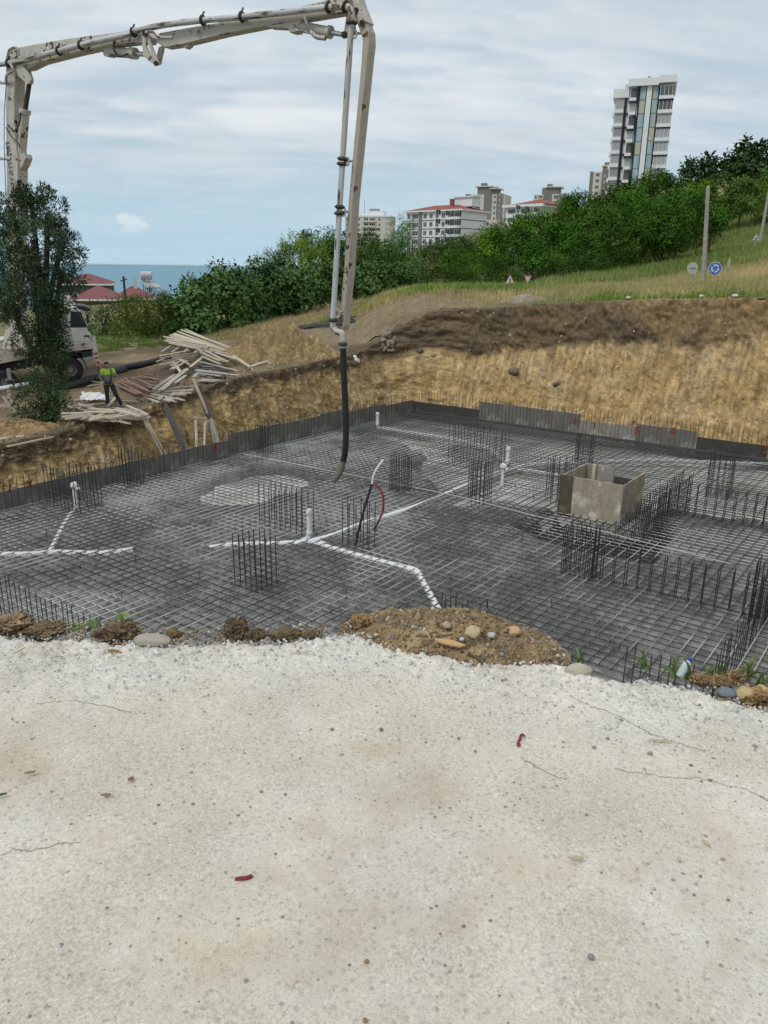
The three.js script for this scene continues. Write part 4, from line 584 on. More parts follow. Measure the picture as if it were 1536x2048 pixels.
{
  const bx = thing('formwork_box', 'open topped plywood formwork box standing in the rebar, with one dark panel', 'formwork box');
  const t = 0.025, y0 = -5.02, y1 = -3.80, panel = (name, aa, ab, ba, bb, lo, hi, m) => mesh(name, (() => { const g = new RoundedBoxGeometry(bb - ba, hi - lo, ab - aa, 1, 0.004); boxUV(g); g.applyMatrix4(new THREE.Matrix4().makeBasis(V(B[0], 0, B[1]), UPV, V(A[0], 0, A[1]))); const c = W((aa + ab) / 2, (ba + bb) / 2, (lo + hi) / 2); g.translate(c.x, c.y, c.z); return g; })(), m, bx);
  const a0 = 8.95, a1 = 10.62, b0 = 12.2, b1 = 13.92;
  panel('front_panel', a1, a1 + t, b0 + 0.30, b1, y0, y1, M.plyTan);
  panel('dark_panel', a1 + 0.006, a1 + t + 0.012, b0 - 0.06, b0 + 0.34, y0 + 0.02, y1 + 0.01, M.plyBlack);
  panel('corner_strip', a1 - 0.36, a1 + t, b1 + 0.003, b1 + t + 0.003, y0, y1 - 0.005, M.ply);
  panel('side_panel', a0, a1 - 0.365, b1 + 0.006, b1 + t + 0.008, y0, y1 + 0.012, M.plyTan);
  panel('left_panel', a0, a1, b0, b0 + t, y0, y1, M.plyTan);
  panel('back_panel', a0 - t, a0, b0, b0 + 0.85, y0, y1, M.ply);
  panel('back_panel', a0 - t, a0, b0 + 0.86, b1, y0, y1 - 0.24, M.plyDark);
  for (const [a, b, h] of [[a0 + 0.05, b0 + 0.28, 0.05], [a1 - 0.06, b1 - 0.42, 0.0], [a0 + 0.05, b1 - 0.06, -0.1], [a1 - 0.05, b0 + 0.08, -0.05]]) panel('corner_post', a - 0.04, a + 0.04, b - 0.05, b + 0.05, y0, y1 - 0.02 + h, M.woodPale);
  panel('pit_base', a0, a1, b0 + 0.03, b1, -6.0, -5.9, M.plyDark);
  for (const [aa, ab, ba, bb] of [[a1 - 0.12, a1 - 0.02, b0 + 0.05, b1 - 0.02]]) panel('waling', aa, ab, ba, bb, -4.3, -4.2, M.wood);
}
// ---------------------------------------------------------------- drains, conduits, rail
const PY = -4.93;
const gl = (pts, y = PY) => pts.map(([x, yy, Y]) => gp(x, yy, Y === undefined ? y : Y));
M.wrap = std([0.74, 0.76, 0.77], { roughness: 0.45, bumpMap: soilBump, bumpScale: 0.02 });
function riser(o, x, y, top, r, wrapped) {
  const p = gp(x, y, PY), t = p.clone(); let lo = 0, hi = 3; const prj = (h) => { const d = V(p.x, p.y + h, p.z).sub(EYE), Y = d.y * CP - d.z * -SP * -1; return h; };
  t.y += top; mesh('standpipe', cyl(p, t, r, 16), M.pvc, o);
  if (!wrapped) { const rim = new THREE.LatheGeometry([[r * 0.8, -0.02], [r * 1.22, -0.02], [r * 1.25, 0.0], [r * 1.25, 0.07], [r * 1.08, 0.08], [r * 1.08, 0.11], [r * 0.86, 0.11], [r * 0.86, -0.02]].map(([a, b]) => V2(a, b)), 18); rim.translate(t.x, t.y - 0.11, t.z); mesh('socket', rim, M.pvc, o); const rim2 = new THREE.LatheGeometry([[r, 0], [r * 1.25, 0], [r * 1.25, 0.08], [r, 0.09]].map(([a, b]) => V2(a, b)), 18); rim2.translate(p.x, p.y + 0.08, p.z); mesh('socket', rim2, M.pvc, o); }
  else { const gs = [stoneGeo(r * 2.1, x * 0.1, 0.9, 3), stoneGeo(r * 1.2, x * 0.2, 0.8, 3)]; gs[0].translate(t.x, t.y + r * 0.2, t.z); gs[1].translate(t.x + r * 2.0, t.y - r * 1.4, t.z + 0.03); mesh('plastic_wrap', gs, M.wrap, o); }
  return p;
}
{
  const o = thing('drain_pipe', 'branching white plastic drain with an open standpipe in the middle of the pit', 'drain pipe');
  mesh('pipe', tube(gl([[418, 1096], [470, 1090], [545, 1088], [620, 1084]]), 0.07, 12, 30), M.pvc, o);
  mesh('pipe', tube(gl([[612, 1085], [665, 1072], [720, 1050], [830, 1014], [905, 984, -4.94]]), 0.075, 12, 40), M.pvc, o);
  mesh('pipe', tube(gl([[905, 984, -4.94], [960, 962, -5.0], [1010, 943, -5.06], [1060, 931, -5.04], [1120, 927, -5.02]]), 0.095, 12, 40), M.wrap, o);
  mesh('pipe', tube(gl([[1120, 927, -5.02], [1300, 921, -5.0], [1420, 925, -5.0], [1560, 930, -5.0]]), 0.085, 12, 40), M.wrap, o);
  mesh('pipe', tube(gl([[1030, 938, -5.08], [1080, 945, -5.1], [1120, 952, -5.1], [1180, 962, -5.12]]), 0.07, 12, 20), M.wrap, o);
  mesh('pipe', tube(gl([[622, 1084], [700, 1107], [760, 1123], [826, 1140]], -4.945), 0.072, 12, 30), M.pvc, o);
  mesh('elbow', tube(gl([[812, 1137], [828, 1141], [835, 1146], [842, 1156]], -4.94), 0.085, 12, 16), M.pvc, o);
  mesh('pipe', tube(gl([[838, 1150], [855, 1180], [874, 1214], [890, 1245]], -4.945), 0.072, 12, 20), M.pvc, o);
  mesh('branch', [tube(gl([[572, 1089], [600, 1087], [625, 1084], [650, 1077]], -4.95), 0.09, 12, 16), cyl(gp(641, 1088, -4.95), gp(651, 1091, -4.95), 0.088, 14), cyl(gp(655, 1076, -4.95), gp(662, 1073, -4.95), 0.088, 14)], M.pvc, o);
  const p = riser(o, 619, 1074, 0.74, 0.065); mesh('elbow', tube([gp(585, 1088, -4.95), gp(600, 1086, -4.93), p.clone().add(V(-0.02, 0.0, 0)), p.clone().add(V(0, 0.10, 0))], 0.075, 12, 16), M.pvc, o);
}
{
  const o = thing('drain_pipe', 'white drain at the left edge of the pit with a bag-wrapped riser', 'drain pipe');
  mesh('pipe', tube(gl([[-60, 1110], [60, 1110], [110, 1106], [200, 1108], [266, 1101]], -4.94), 0.085, 12, 50), M.wrap, o);
  mesh('pipe', tube(gl([[98, 1106], [108, 1088], [128, 1050], [142, 1028], [153, 1018]], -4.93), 0.06, 12, 30), M.pvc, o);
  riser(o, 153, 1017, 0.66, 0.055, true);
}
{
  const o = thing('drain_pipe', 'white foil wrapped pipe crossing the dry far area between two short standpipes', 'drain pipe');
  mesh('pipe', tube(gl([[754, 856], [800, 862], [860, 872], [930, 884], [975, 897], [998, 914], [1014, 930]], -4.97), 0.085, 12, 50), M.wrap, o);
  riser(o, 755, 853, 0.62, 0.065); riser(o, 1015, 928, 0.62, 0.07);
}
{
  const o = thing('drain_pipe', 'short bag-wrapped riser and pipe end left of the plywood box', 'drain pipe');
  mesh('pipe', tube(gl([[962, 992], [980, 986], [1003, 972]], -5.0), 0.05, 10, 16), M.wrap, o);
  riser(o, 1004, 974, 0.66, 0.05, true); const p = gp(992, 992, -4.9); mesh('valve', [cyl(p, p.clone().add(V(0, 0.22, 0)), 0.05, 10), cyl(p.clone().add(V(0, 0.2, 0)), p.clone().add(V(0.1, 0.26, 0)), 0.04, 10)], M.wrap, o);
}
{
  const c = (x, y, d) => at(x, y, d);
  const m = (pts, r, mat, label, name = 'conduit') => tag(mesh(name, tube(pts, r, 10, 40), mat), label, 'conduit', null);
  m([gp(710, 1095, -4.95), c(717, 1062, 17.75), c(730, 1012, 17.85), c(744, 968, 17.95)], 0.032, M.black, 'black conduit standing up out of the wet concrete, lower half of the loop');
  m([c(744, 969, 17.95), c(746, 955, 17.98), c(754, 937, 18.0), c(767, 919, 18.05)], 0.026, M.pvc, 'white conduit end sticking up from the black conduit');
  m([c(744, 969, 17.95), c(757, 974, 17.95), c(766, 993, 17.9), c(766, 1020, 17.9), c(757, 1043, 18.0), gp(749, 1058, -4.93)], 0.026, std([0.25, 0.03, 0.02], { roughness: 0.6 }), 'dark red conduit arching from the black conduit down to the white pipe');
  const rail = mesh('screed_rail', tube(gl([[487, 908], [620, 934], [760, 961], [880, 985], [970, 1006], [1060, 1029], [1200, 1062], [1330, 1095], [1462, 1128]], MAT_Y + 0.05), 0.015, 8, 90), std([0.44, 0.44, 0.41], { roughness: 0.6 })); tag(rail, 'long thin pale screed rail running right across the pit over the bars', 'screed rail');
  const r2 = mesh('conduit', tube(gl([[724, 1066], [755, 1050], [820, 1017], [888, 986]], MAT_Y + 0.04), 0.014, 8, 30), std([0.45, 0.44, 0.38], { roughness: 0.6 })); tag(r2, 'thin pale conduit lying beside the white drain pipe in mid pit', 'conduit');
}

// ---------------------------------------------------------------- far buildings
const WH = { white: std([0.76, 0.77, 0.78]), cream: std([0.60, 0.565, 0.48]), beige: std([0.52, 0.475, 0.39]), grey: std([0.20, 0.19, 0.18]), dgrey: std([0.115, 0.115, 0.12]), glass: std([0.055, 0.065, 0.075], { roughness: 0.15 }), glassPale: std([0.36, 0.38, 0.38], { roughness: 0.3 }), navy: std([0.02, 0.025, 0.045]), roof: std([0.26, 0.085, 0.068]), roofRed: std([0.20, 0.07, 0.075]), blue: std([0.30, 0.46, 0.57]), teal: std([0.38, 0.52, 0.50]), yellow: std([0.50, 0.50, 0.38]), midGrey: std([0.30, 0.30, 0.31]) };  // the plain mid grey serves joints, slab edges and roof huts
function kit(o, P, N) { // boxes on a facade: u along it, y up, out = how far in front
  const ex = V(N.z, 0, -N.x), m4 = new THREE.Matrix4().makeBasis(ex, UPV, N);
  const to = (x, y) => { const q = onPlane(x, y, P, N); return [q.clone().sub(P).dot(ex), q.y]; };
  const geo = (u0, u1, y0, y1, out, th) => { const g = new THREE.BoxGeometry(Math.abs(u1 - u0), Math.abs(y1 - y0), th); boxUV(g); g.translate((u0 + u1) / 2, (y0 + y1) / 2, out - th / 2); g.applyMatrix4(m4); g.translate(P.x, 0, P.z); return g; };
  const R = (name, u0, u1, y0, y1, out, th, mat, parent = o) => mesh(name, geo(u0, u1, y0, y1, out, th), mat, parent);
  const win = (u0, u1, y0, y1, mat = WH.glass, panes = 2) => { const w = R('window', u0, u1, y0, y1, 0.06, 0.1, mat); const f = []; const t = 0.09; f.push(geo(u0, u1, y1 - t, y1, 0.11, 0.08), geo(u0, u1, y0, y0 + t, 0.11, 0.08), geo(u0, u0 + t, y0 + t, y1 - t, 0.11, 0.08), geo(u1 - t, u1, y0 + t, y1 - t, 0.11, 0.08)); for (let k = 1; k < panes; k++) { const u = lerp(u0, u1, k / panes); f.push(geo(u - t / 2, u + t / 2, y0 + t, y1 - t, 0.105, 0.07)); } mesh('frame', f, WH.white, w); return w; };
  return { to, R, win, geo, ex, N, P };
}
const side = (k, u) => ({ P: k.P.clone().addScaledVector(k.ex, u), N: k.ex.clone() });
const N40 = V(-0.643, 0, 0.766);
function hipRoof(k, u0, u1, y, d, h, over, inset) { const a = [[u0 - over, y, over], [u1 + over, y, over], [u1 + over, y, -d - over], [u0 - over, y, -d - over], [u0 + inset, y + h, -d / 2], [u1 - inset, y + h, -d / 2]].map(([u, yy, o]) => V(k.P.x + k.ex.x * u + k.N.x * o, yy, k.P.z + k.ex.z * u + k.N.z * o)); const f = [[0, 1, 5], [0, 5, 4], [1, 2, 5], [2, 3, 4], [2, 4, 5], [3, 0, 4], [3, 2, 1], [3, 1, 0]]; const pos = []; for (const t of f) for (const i of t) pos.push(a[i].x, a[i].y, a[i].z); const g = new THREE.BufferGeometry(); g.setAttribute('position', new THREE.Float32BufferAttribute(pos, 3)); g.computeVertexNormals(); boxUV(g); return g; }
{ // tower with coloured strips
  const o = thing('apartment_tower', 'tall white apartment tower on the hilltop with two blue and yellow striped strips', 'apartment tower');
  const P = at(1348, 156, 209), k = kit(o, P, V(-0.31, 0, 0.951)); const yT = P.y, uL = k.to(1262, 168)[0], W0 = -uL, F = 3.1, yB = yT - 40;
  k.R('wall', uL, 0, yB, yT - 1.2, 0, 16, WH.white);
  k.R('roof_cornice', uL - 0.6, -W0 * 0.33, yT - 1.5, yT + 0.1, 1.2, 17, WH.white); k.R('roof_cornice', -W0 * 0.33, 0.8, yT - 1.1, yT + 0.5, 1.4, 17, WH.white); k.R('roof_hut', uL * 0.62, uL * 0.55, yT, yT + 1.3, -3, 2, WH.midGrey);
  const u = f => lerp(uL, 0, f);
  k.R('middle_strip', u(0.40), u(0.52), yB, yT - 1.5, 0.5, 0.5, WH.white);
  for (const [a, b] of [[0.24, 0.38], [0.54, 0.67]]) {
    k.R('dark_band', u(a - 0.035), u(a), yB, yT - 1.5, 0.45, 0.5, WH.navy); k.R('dark_band', u(b), u(b + 0.03), yB, yT - 1.5, 0.45, 0.5, WH.navy);
    for (let i = 0; i < 12; i++) { const y1 = yT - 1.6 - i * F, w = u(b) - u(a), c = ['yellow', 'blue', 'teal', 'yellow', 'teal', 'yellow', 'blue'][(i * 3 + (a > 0.4 ? 1 : 0)) % 7], c2 = ['blue', 'yellow', 'teal'][(i + (a > 0.4 ? 1 : 0)) % 3]; k.R('coloured_panel', u(a), u(a) + w * 0.5, y1 - F + 0.35, y1, 0.3, 0.3, WH[c2]); k.R('coloured_panel', u(a) + w * 0.5, u(b), y1 - F + 0.35, y1, 0.3, 0.3, WH[c]); k.R('panel_joint', u(a), u(b), y1 - F, y1 - F + 0.35, 0.25, 0.3, WH.midGrey); }
  }
  for (let i = 0; i < 12; i++) {
    const y1 = yT - 1.6 - i * F, y0 = y1 - F;
    const bal = k.R('balcony', u(0.70), u(1.0) + 0.5, y0, y0 + 0.75, 1.6, 1.7, WH.white); k.R('balcony_glass', u(0.71), u(1.0) + 0.35, y0 + 0.75, y1 - 0.25, 1.3, 0.08, i % 5 < 2 && i < 2 ? WH.dgrey : WH.glassPale); k.R('slab_edge', u(0.69), u(1.0) + 0.45, y0 - 0.28, y0, 1.5, 1.6, i % 2 ? WH.midGrey : WH.navy);
    for (let q = 0; q < 4; q++) { const uu = lerp(u(0.72), u(1.0), q / 3); k.R('mullion', uu - 0.04, uu + 0.04, y0 + 0.75, y1 - 0.25, 1.36, 0.06, WH.white); }
    k.R('balcony', u(0.02), u(0.165), y0, y0 + 0.7, 1.0, 1.2, WH.white); k.R('balcony_glass', u(0.03), u(0.16), y0 + 0.7, y1 - 0.3, 0.5, 0.1, i % 2 ? WH.glassPale : WH.dgrey); if (i % 2 === 0) { k.R('dark_frame', u(0.0), u(0.19), y0 - 0.35, y0, 1.05, 1.2, WH.navy); k.R('dark_frame', u(0.165), u(0.19), y0, y1, 1.05, 1.0, WH.navy); }
  }
  // lower wing set back to the left
  const w2 = 3.5, q = uL - w2; k.R('wing_wall', q, uL, yB, yT - 3.2, -1.5, 14, WH.white); k.R('wing_cornice', q - 0.5, uL - 0.2, yT - 3.6, yT - 1.6, -0.6, 14.6, WH.white); k.R('roof_room', q + 2.0, uL, yT - 1.5, yT - 0.2, -3, 8, WH.cream);
  k.R('dark_band', uL - 1.1, uL - 0.6, yB, yT - 3.6, -1.1, 0.5, WH.navy);
  for (let i = 0; i < 12; i++) { const y1 = yT - 3.9 - i * F, y0 = y1 - F; k.R('balcony', q + 0.2, uL - 1.25, y0, y0 + 0.8, -0.4, 1.2, WH.white); k.R('balcony_glass', q + 0.35, uL - 1.25, y0 + 0.8, y1 - 0.3, -0.7, 0.1, i % 3 === 2 ? WH.midGrey : WH.glassPale); k.R('slab_edge', q + 0.2, uL - 1.25, y0 - 0.3, y0, -0.5, 1.2, WH.midGrey); k.R('dark_frame', uL - 0.75, uL + 0.2, y0 - 0.4, y0, -1.0, 0.5, WH.navy); k.R('side_balcony', q - 0.5, q, y0, y0 + 0.9, -4, 5, WH.white); }
}
function block(name, label, cat, P, N, u0, F, floors, bays, m, opt = {}) {
  const o = thing(name, label, cat), k = kit(o, P, N), yT = P.y, H = floors * F + (opt.down || 6), d = opt.depth || 14;
  k.R('wall', u0, 0, yT - H, yT, 0, d, m);
  const W0 = -u0, n = bays.length; let u = u0;
  bays.forEach(([w, kind]) => { const a = u0 + W0 * (u - u0) / W0, b = a + w * W0; for (let i = 0; i < floors; i++) { const y1 = yT - i * F - 0.55, y0 = y1 - 1.7; if (kind === 'w') k.win(a + w * W0 * 0.22, b - w * W0 * 0.22, y0, y1); else if (kind === 'W') k.win(a + w * W0 * 0.08, b - w * W0 * 0.08, y0 - 0.1, y1, WH.glass, 3); else if (kind === 'b') { k.R('balcony', a, b, yT - (i + 1) * F, yT - (i + 1) * F + 0.95, 1.3, 1.35, opt.bal || m); k.win(a + 0.4, b - 0.4, y0 - 0.2, y1, WH.glass, 3); } else if (kind === 'B') { k.R('bay_window', a, b, yT - (i + 1) * F + 0.9, yT - i * F - 0.15, 1.3, 1.3, WH.glass); k.R('bay_sill', a - 0.1, b + 0.1, yT - (i + 1) * F, yT - (i + 1) * F + 0.9, 1.4, 1.4, opt.bal || m); for (let q = 0; q <= 3; q++) { const uu = lerp(a + 0.1, b - 0.1, q / 3); k.R('mullion', uu - 0.05, uu + 0.05, yT - (i + 1) * F + 0.9, yT - i * F - 0.2, 1.36, 0.06, WH.dgrey); } } } if (kind === 'd') k.R('dark_strip', a, b, yT - H, yT + 0.3, 0.25, 0.3, WH.grey); u = b; });
  if (opt.bands) for (let i = 1; i <= floors; i++) k.R('floor_band', u0 - 0.1, 0.1, yT - i * F - 0.12, yT - i * F + 0.12, 0.14, d + 0.3, opt.bands);
  const s = side(k, 0), ks = kit(o, s.P, s.N); for (let i = 0; i < floors; i++) for (let q = 0; q < (opt.sideN || 3); q++) { const a = -d + (q + 0.25) * d / (opt.sideN || 3); ks.win(a, a + d / (opt.sideN || 3) * 0.5, yT - i * F - 2.25, yT - i * F - 0.55); }
  return { o, k, yT, d, W0 };
}
{
  const P = at(923, 421, 300), k0 = kit({ add() { } }, P, N40), u0 = k0.to(813, 428)[0];
  const b = block('apartment_block', 'white five storey apartment block with a red hip roof and dark window bands', 'apartment block', P, N40, u0, 3.0, 5, [[0.10, 'w'], [0.14, 'W'], [0.06, 'd'], [0.11, 'w'], [0.11, 'w'], [0.11, 'w'], [0.11, 'w'], [0.06, ''], [0.20, 'B']], WH.white, { bands: WH.dgrey, sideN: 3, depth: 17, bal: WH.white });
  b.k.R('eaves', u0 - 1, 1, b.yT + 0.02, b.yT + 0.5, 1, b.d + 2, WH.white);
  const r = mesh('roof', hipRoof(b.k, u0, 0, b.yT + 0.52, b.d, 2.3, 0.8, 7), WH.roof, b.o); mesh('chimney', b.k.geo(-9, -7.6, b.yT + 2.5, b.yT + 4.6, -5, 1.2), WH.roof, r);
  b.k.R('roof_room', -9, -1, b.yT + 2, b.yT + 5.2, -8, 5, WH.white); b.k.R('roof_room_cap', -9.6, -0.4, b.yT + 5.2, b.yT + 5.6, -7.4, 6.2, WH.white);
}
{
  const NN = V(-0.35, 0, 0.937), P = at(1010, 388, 485), u0 = kit({ add() { } }, P, NN).to(931, 392)[0];
  const b = block('apartment_tower', 'beige and dark grey apartment tower behind the white block with the red roof', 'apartment tower', P, NN, u0, 3.0, 9, [[0.14, 'd'], [0.10, ''], [0.16, 'W'], [0.08, ''], [0.20, 'd'], [0.02, ''], [0.10, 'w'], [0.16, 'd'], [0.04, '']], WH.cream, { depth: 18, down: 14, sideN: 2 });
  b.k.R('roof_hut', u0 * 0.72, u0 * 0.22, b.yT, b.yT + 4.2, -2, 10, WH.grey); b.k.R('roof_slab', u0 * 0.78, u0 * 0.36, b.yT + 4.2, b.yT + 4.8, -1, 12, WH.cream); b.k.R('roof_slab', u0 * 0.40, u0 * 0.14, b.yT + 2.9, b.yT + 3.4, 0, 12, WH.cream); b.k.R('water_tank', u0 * 0.66, u0 * 0.52, b.yT + 4.8, b.yT + 6.6, -4, 3, WH.grey);
  b.k.R('low_wing', u0 * 0.48, u0 * 0.02, b.yT - 40, b.yT - 14.5, 7, 7, WH.cream); for (let i = 0; i < 4; i++) for (const [a, c] of [[0.44, 0.30], [0.25, 0.08]]) b.k.R('balcony_glass', u0 * a, u0 * c, b.yT - 17.6 - i * 3, b.yT - 15.8 - i * 3, 7.1, 0.15, i === 0 && a < 0.3 ? WH.beige : WH.glass);
}
{
  const NN = V(-0.2, 0, 0.98), P = at(781, 434, 500), u0 = kit({ add() { } }, P, NN).to(690, 436)[0];
  const b = block('apartment_tower', 'pale cream apartment tower partly hidden behind the hanging pump boom', 'apartment tower', P, NN, u0, 3.0, 8, [[0.12, 'w'], [0.14, 'w'], [0.09, 'w'], [0.05, ''], [0.13, 'b'], [0.15, 'b'], [0.04, ''], [0.08, 'w'], [0.10, '']], WH.cream, { depth: 16, down: 14, sideN: 2 });
  b.k.R('parapet', u0 - 0.3, 0.3, b.yT + 0.02, b.yT + 0.9, 0.3, 16.6, WH.white); b.k.R('roof_hut', u0 * 0.62, u0 * 0.18, b.yT, b.yT + 3.6, -3, 9, WH.white); b.k.R('roof_hut', u0 * 0.5, u0 * 0.3, b.yT + 3.6, b.yT + 5, -5, 4, WH.midGrey); mesh('antenna', cyl(at(729, 428, 502), at(729, 400, 502), 0.12, 6), WH.grey, b.o);
}
{
  const P = at(1080, 413, 330), u0 = kit({ add() { } }, P, N40).to(1012, 414)[0];
  const b = block('apartment_block', 'low white block with a sloping red roof half hidden by the thicket', 'apartment block', P, N40, u0, 3.2, 4, [[0.06, ''], [0.25, 'W'], [0.12, 'w'], [0.32, 'W'], [0.25, '']], WH.white, { depth: 20, sideN: 3 });
  b.k.R('eaves', u0 - 1, 2, b.yT + 0.02, b.yT + 1.0, 1.5, 22, WH.white); mesh('roof', hipRoof(b.k, u0 + 2, 3, b.yT + 1.02, 20, 2.6, 0.4, 8), WH.roof, b.o);
}
{
  const NN = V(-0.35, 0, 0.937), P = at(1128, 388, 470), u0 = kit({ add() { } }, P, NN).to(1068, 392)[0];
  const b = block('apartment_tower', 'grey stepped apartment tower top behind the low red roof', 'apartment tower', P, NN, u0, 3.0, 7, [[0.12, 'w'], [0.2, 'b'], [0.28, 'd'], [0.05, ''], [0.2, 'W'], [0.15, 'd']], WH.cream, { depth: 16, down: 14, sideN: 2 });
  b.k.R('roof_hut', u0 * 0.75, u0 * 0.2, b.yT, b.yT + 3.6, -1, 10, WH.grey); b.k.R('roof_slab', u0 * 0.62, u0 * 0.1, b.yT + 3.6, b.yT + 4.1, 0, 12, WH.cream); b.k.R('water_tank', u0 * 0.62, u0 * 0.46, b.yT + 4.1, b.yT + 5.8, -4, 3, WH.grey); b.k.R('step_wall', -0.2, 5, b.yT - 30, b.yT - 2.5, -1, 12, WH.cream);
}
{
  const NN = V(-0.35, 0, 0.937), P = at(1226, 343, 440), u0 = kit({ add() { } }, P, NN).to(1180, 350)[0];
  const b = block('apartment_tower', 'grey and cream building just left of the tall striped tower', 'apartment tower', P, NN, u0, 3.0, 7, [[0.14, 'd'], [0.06, ''], [0.28, 'w'], [0.04, ''], [0.40, 'w']], WH.cream, { depth: 16, down: 14, sideN: 2 });
  b.k.R('stair_wall', u0 * 0.46, u0 * 0.02, b.yT - 30, b.yT + 2.4, 0.8, 8, WH.grey); for (let i = 0; i < 7; i++) b.k.R('window', u0 * 0.38, u0 * 0.28, b.yT - 3 - i * 3, b.yT - 1.4 - i * 3, 0.9, 0.2, WH.glassPale); b.k.R('roof_slab', u0 * 0.5, 0.3, b.yT + 2.4, b.yT + 3, 1.2, 9, WH.cream); b.k.R('water_tank', u0 * 0.42, u0 * 0.2, b.yT + 3, b.yT + 4.8, -2, 3, WH.grey);
}
// low houses beyond the road at the left
function house(label, x0, x1, ye, yr, d, depth, wallM, roofM, down = 4) {
  const N = V(0.25, 0, 0.968), P = at(x1, ye, d), o = thing('house', label, 'house'), k = kit(o, P, N), u0 = k.to(x0, ye)[0], h = k.to((x0 + x1) / 2, yr)[1] - P.y;
  k.R('wall', u0, 0, P.y - down, P.y, 0, depth, wallM); k.R('eaves', u0 - 0.5, 0.5, P.y + 0.01, P.y + 0.2, 0.5, depth + 1, WH.white);
  const g = hipRoof(k, u0, 0, P.y + 0.22, depth, Math.max(1.2, h), 0.4, Math.min(-u0 * 0.45, depth * 0.5)); mesh('roof', g, roofM, o);
  const n = Math.max(2, Math.round(-u0 / 3)); for (let i = 0; i < n; i++) k.win(lerp(u0, 0, (i + 0.3) / n), lerp(u0, 0, (i + 0.7) / n), P.y - 2.2, P.y - 0.9);
  return { o, k, u0, P };
}
{
  const h1 = house('far house with a dark red roof and grey upper wall beside the olive tree', 120, 217, 571, 559, 105, 9, WH.dgrey, WH.roofRed);
  const h2 = house('low house with a long wine red metal roof and brown wall behind the truck', 150, 232, 602, 583, 84, 9, std([0.24, 0.14, 0.08]), WH.roofRed);
  const h3 = house('low house with pale wall under a wine red roof right of the black utility pole', 228, 300, 601, 580, 88, 8, std([0.5, 0.48, 0.42]), WH.roofRed);
  for (const h of [h2, h3]) for (let i = 1; i < 10; i++) { const u = lerp(h.u0, 0, i / 10); }
  h3.k.R('chimney', h3.u0 * 0.45, h3.u0 * 0.38, h3.P.y + 0.5, h3.P.y + 2.4, -3, 0.6, WH.cream);
  const o = thing('water_heater', 'solar water heater with a round tank and slanted panel on the red roofs', 'solar heater');
  const c = at(292, 551, 84); mesh('tank', cyl(c.clone().add(V(-0.5, 0, 0.2)), c.clone().add(V(0.5, 0, -0.2)), 0.42, 14), std([0.5, 0.5, 0.5], { roughness: 0.4 }), o); mesh('tank_end', cyl(c.clone().add(V(0.5, 0, -0.2)), c.clone().add(V(0.56, 0, -0.22)), 0.36, 14), WH.dgrey, o);
  for (const [x0, x1] of [[286, 287], [290, 291], [297, 300], [288, 296]]) mesh('stand_leg', cyl(at(x0, 556, 84), at(x1, 583, 84), 0.06, 6), WH.midGrey, o);
  mesh('panel', beam(at(297, 563, 84.2), at(309, 576, 83), 0.1, 1.6, UPV), WH.glassPale, o);
}
// ---------------------------------------------------------------- poles and road signs
function pole(label, x0, y0, x1, y1, d, r, m, d2 = d) { const b = at(x0, y0, d); const t = at(x1, y1, d2); const o = thing('utility_pole', label, 'pole'); b.y = Math.min(b.y, G(b.x, b.z)) - 0.3; mesh('pole', cyl(b, t, r, 12, r * 0.72), m, o); mesh('pole_cap', cyl(t, t.clone().add(V(0, 0.12, 0)), r * 0.74, 12, r * 0.3), std([0.36, 0.34, 0.3]), o); return o; }
pole('weathered wooden pole standing in the dry grass left of the blue round sign', 1409, 552, 1416, 376, 48, 0.14, M.woodGrey);
pole('leaning wooden pole at the right picture edge below the dark trees', 1524, 452, 1542, 360, 66, 0.13, M.woodGrey);
{ const o = pole('thin black utility pole in front of the red roofs', 252, 612, 247, 553, 62, 0.11, M.black); mesh('cross_arm', cyl(at(241, 562, 62), at(254, 558, 62), 0.05, 6), M.black, o); }
M.signW = std([0.66, 0.66, 0.64], { roughness: 0.5 }); M.signR = std([0.46, 0.06, 0.04], { roughness: 0.5 }); M.signB = std([0.07, 0.17, 0.50], { roughness: 0.45 }); M.post = std([0.42, 0.42, 0.4], { roughness: 0.5, metalness: 0.3 });
function sign(label, px, py, d, rp, shape, yaw = 0, extra, cat = 'road sign') {
  const c = at(px, py, d), s = rp / 1538 * d; const o = thing('road_sign', label, cat, c, yaw); const gy = G(c.x, c.z) - c.y;
  mesh('post', cyl(V(0, gy - 0.2, -0.05), V(0, s * 0.6, -0.05), 0.035, 8), M.post, o);
  const ext = (sh, z, th = 0.012) => { const g = new THREE.ExtrudeGeometry(sh, { depth: th, bevelEnabled: false, curveSegments: 20 }); g.translate(0, 0, z); return g; };
  const tri = (k, up) => { const q = new THREE.Shape(); for (let i = 0; i < 3; i++) { const t = (up ? 90 : -90) * Math.PI / 180 + i * 2.0944; const x = k * Math.cos(t), y = k * Math.sin(t) + (up ? -k * 0.25 : k * 0.25); i ? q.lineTo(x, y) : q.moveTo(x, y); } return q; };
  const circ = (k) => new THREE.Shape([...Array(28)].map((_, i) => V2(k * Math.cos(i / 28 * 6.2832), k * Math.sin(i / 28 * 6.2832))));
  extra(o, s, ext, tri, circ); return o;
}
const figure = (pts, s) => new THREE.Shape(pts.map(([x, y]) => V2(x * s, y * s)));
sign('red bordered white triangle warning sign in the dry grass, the left of the pair', 1020, 559, 50, 13, 't', 0, (o, s, ext, tri) => { mesh('plate', ext(tri(s, true), 0), M.signR, o); mesh('face', ext(tri(s * 0.72, true), 0.013), M.signW, o); mesh('symbol', ext(figure([[-0.1, -0.45], [0.12, -0.45], [0.08, -0.1], [0.16, 0.02], [0.02, 0.2], [-0.1, 0.02], [-0.04, -0.1]], s), 0.026, 0.004), M.black, o); });
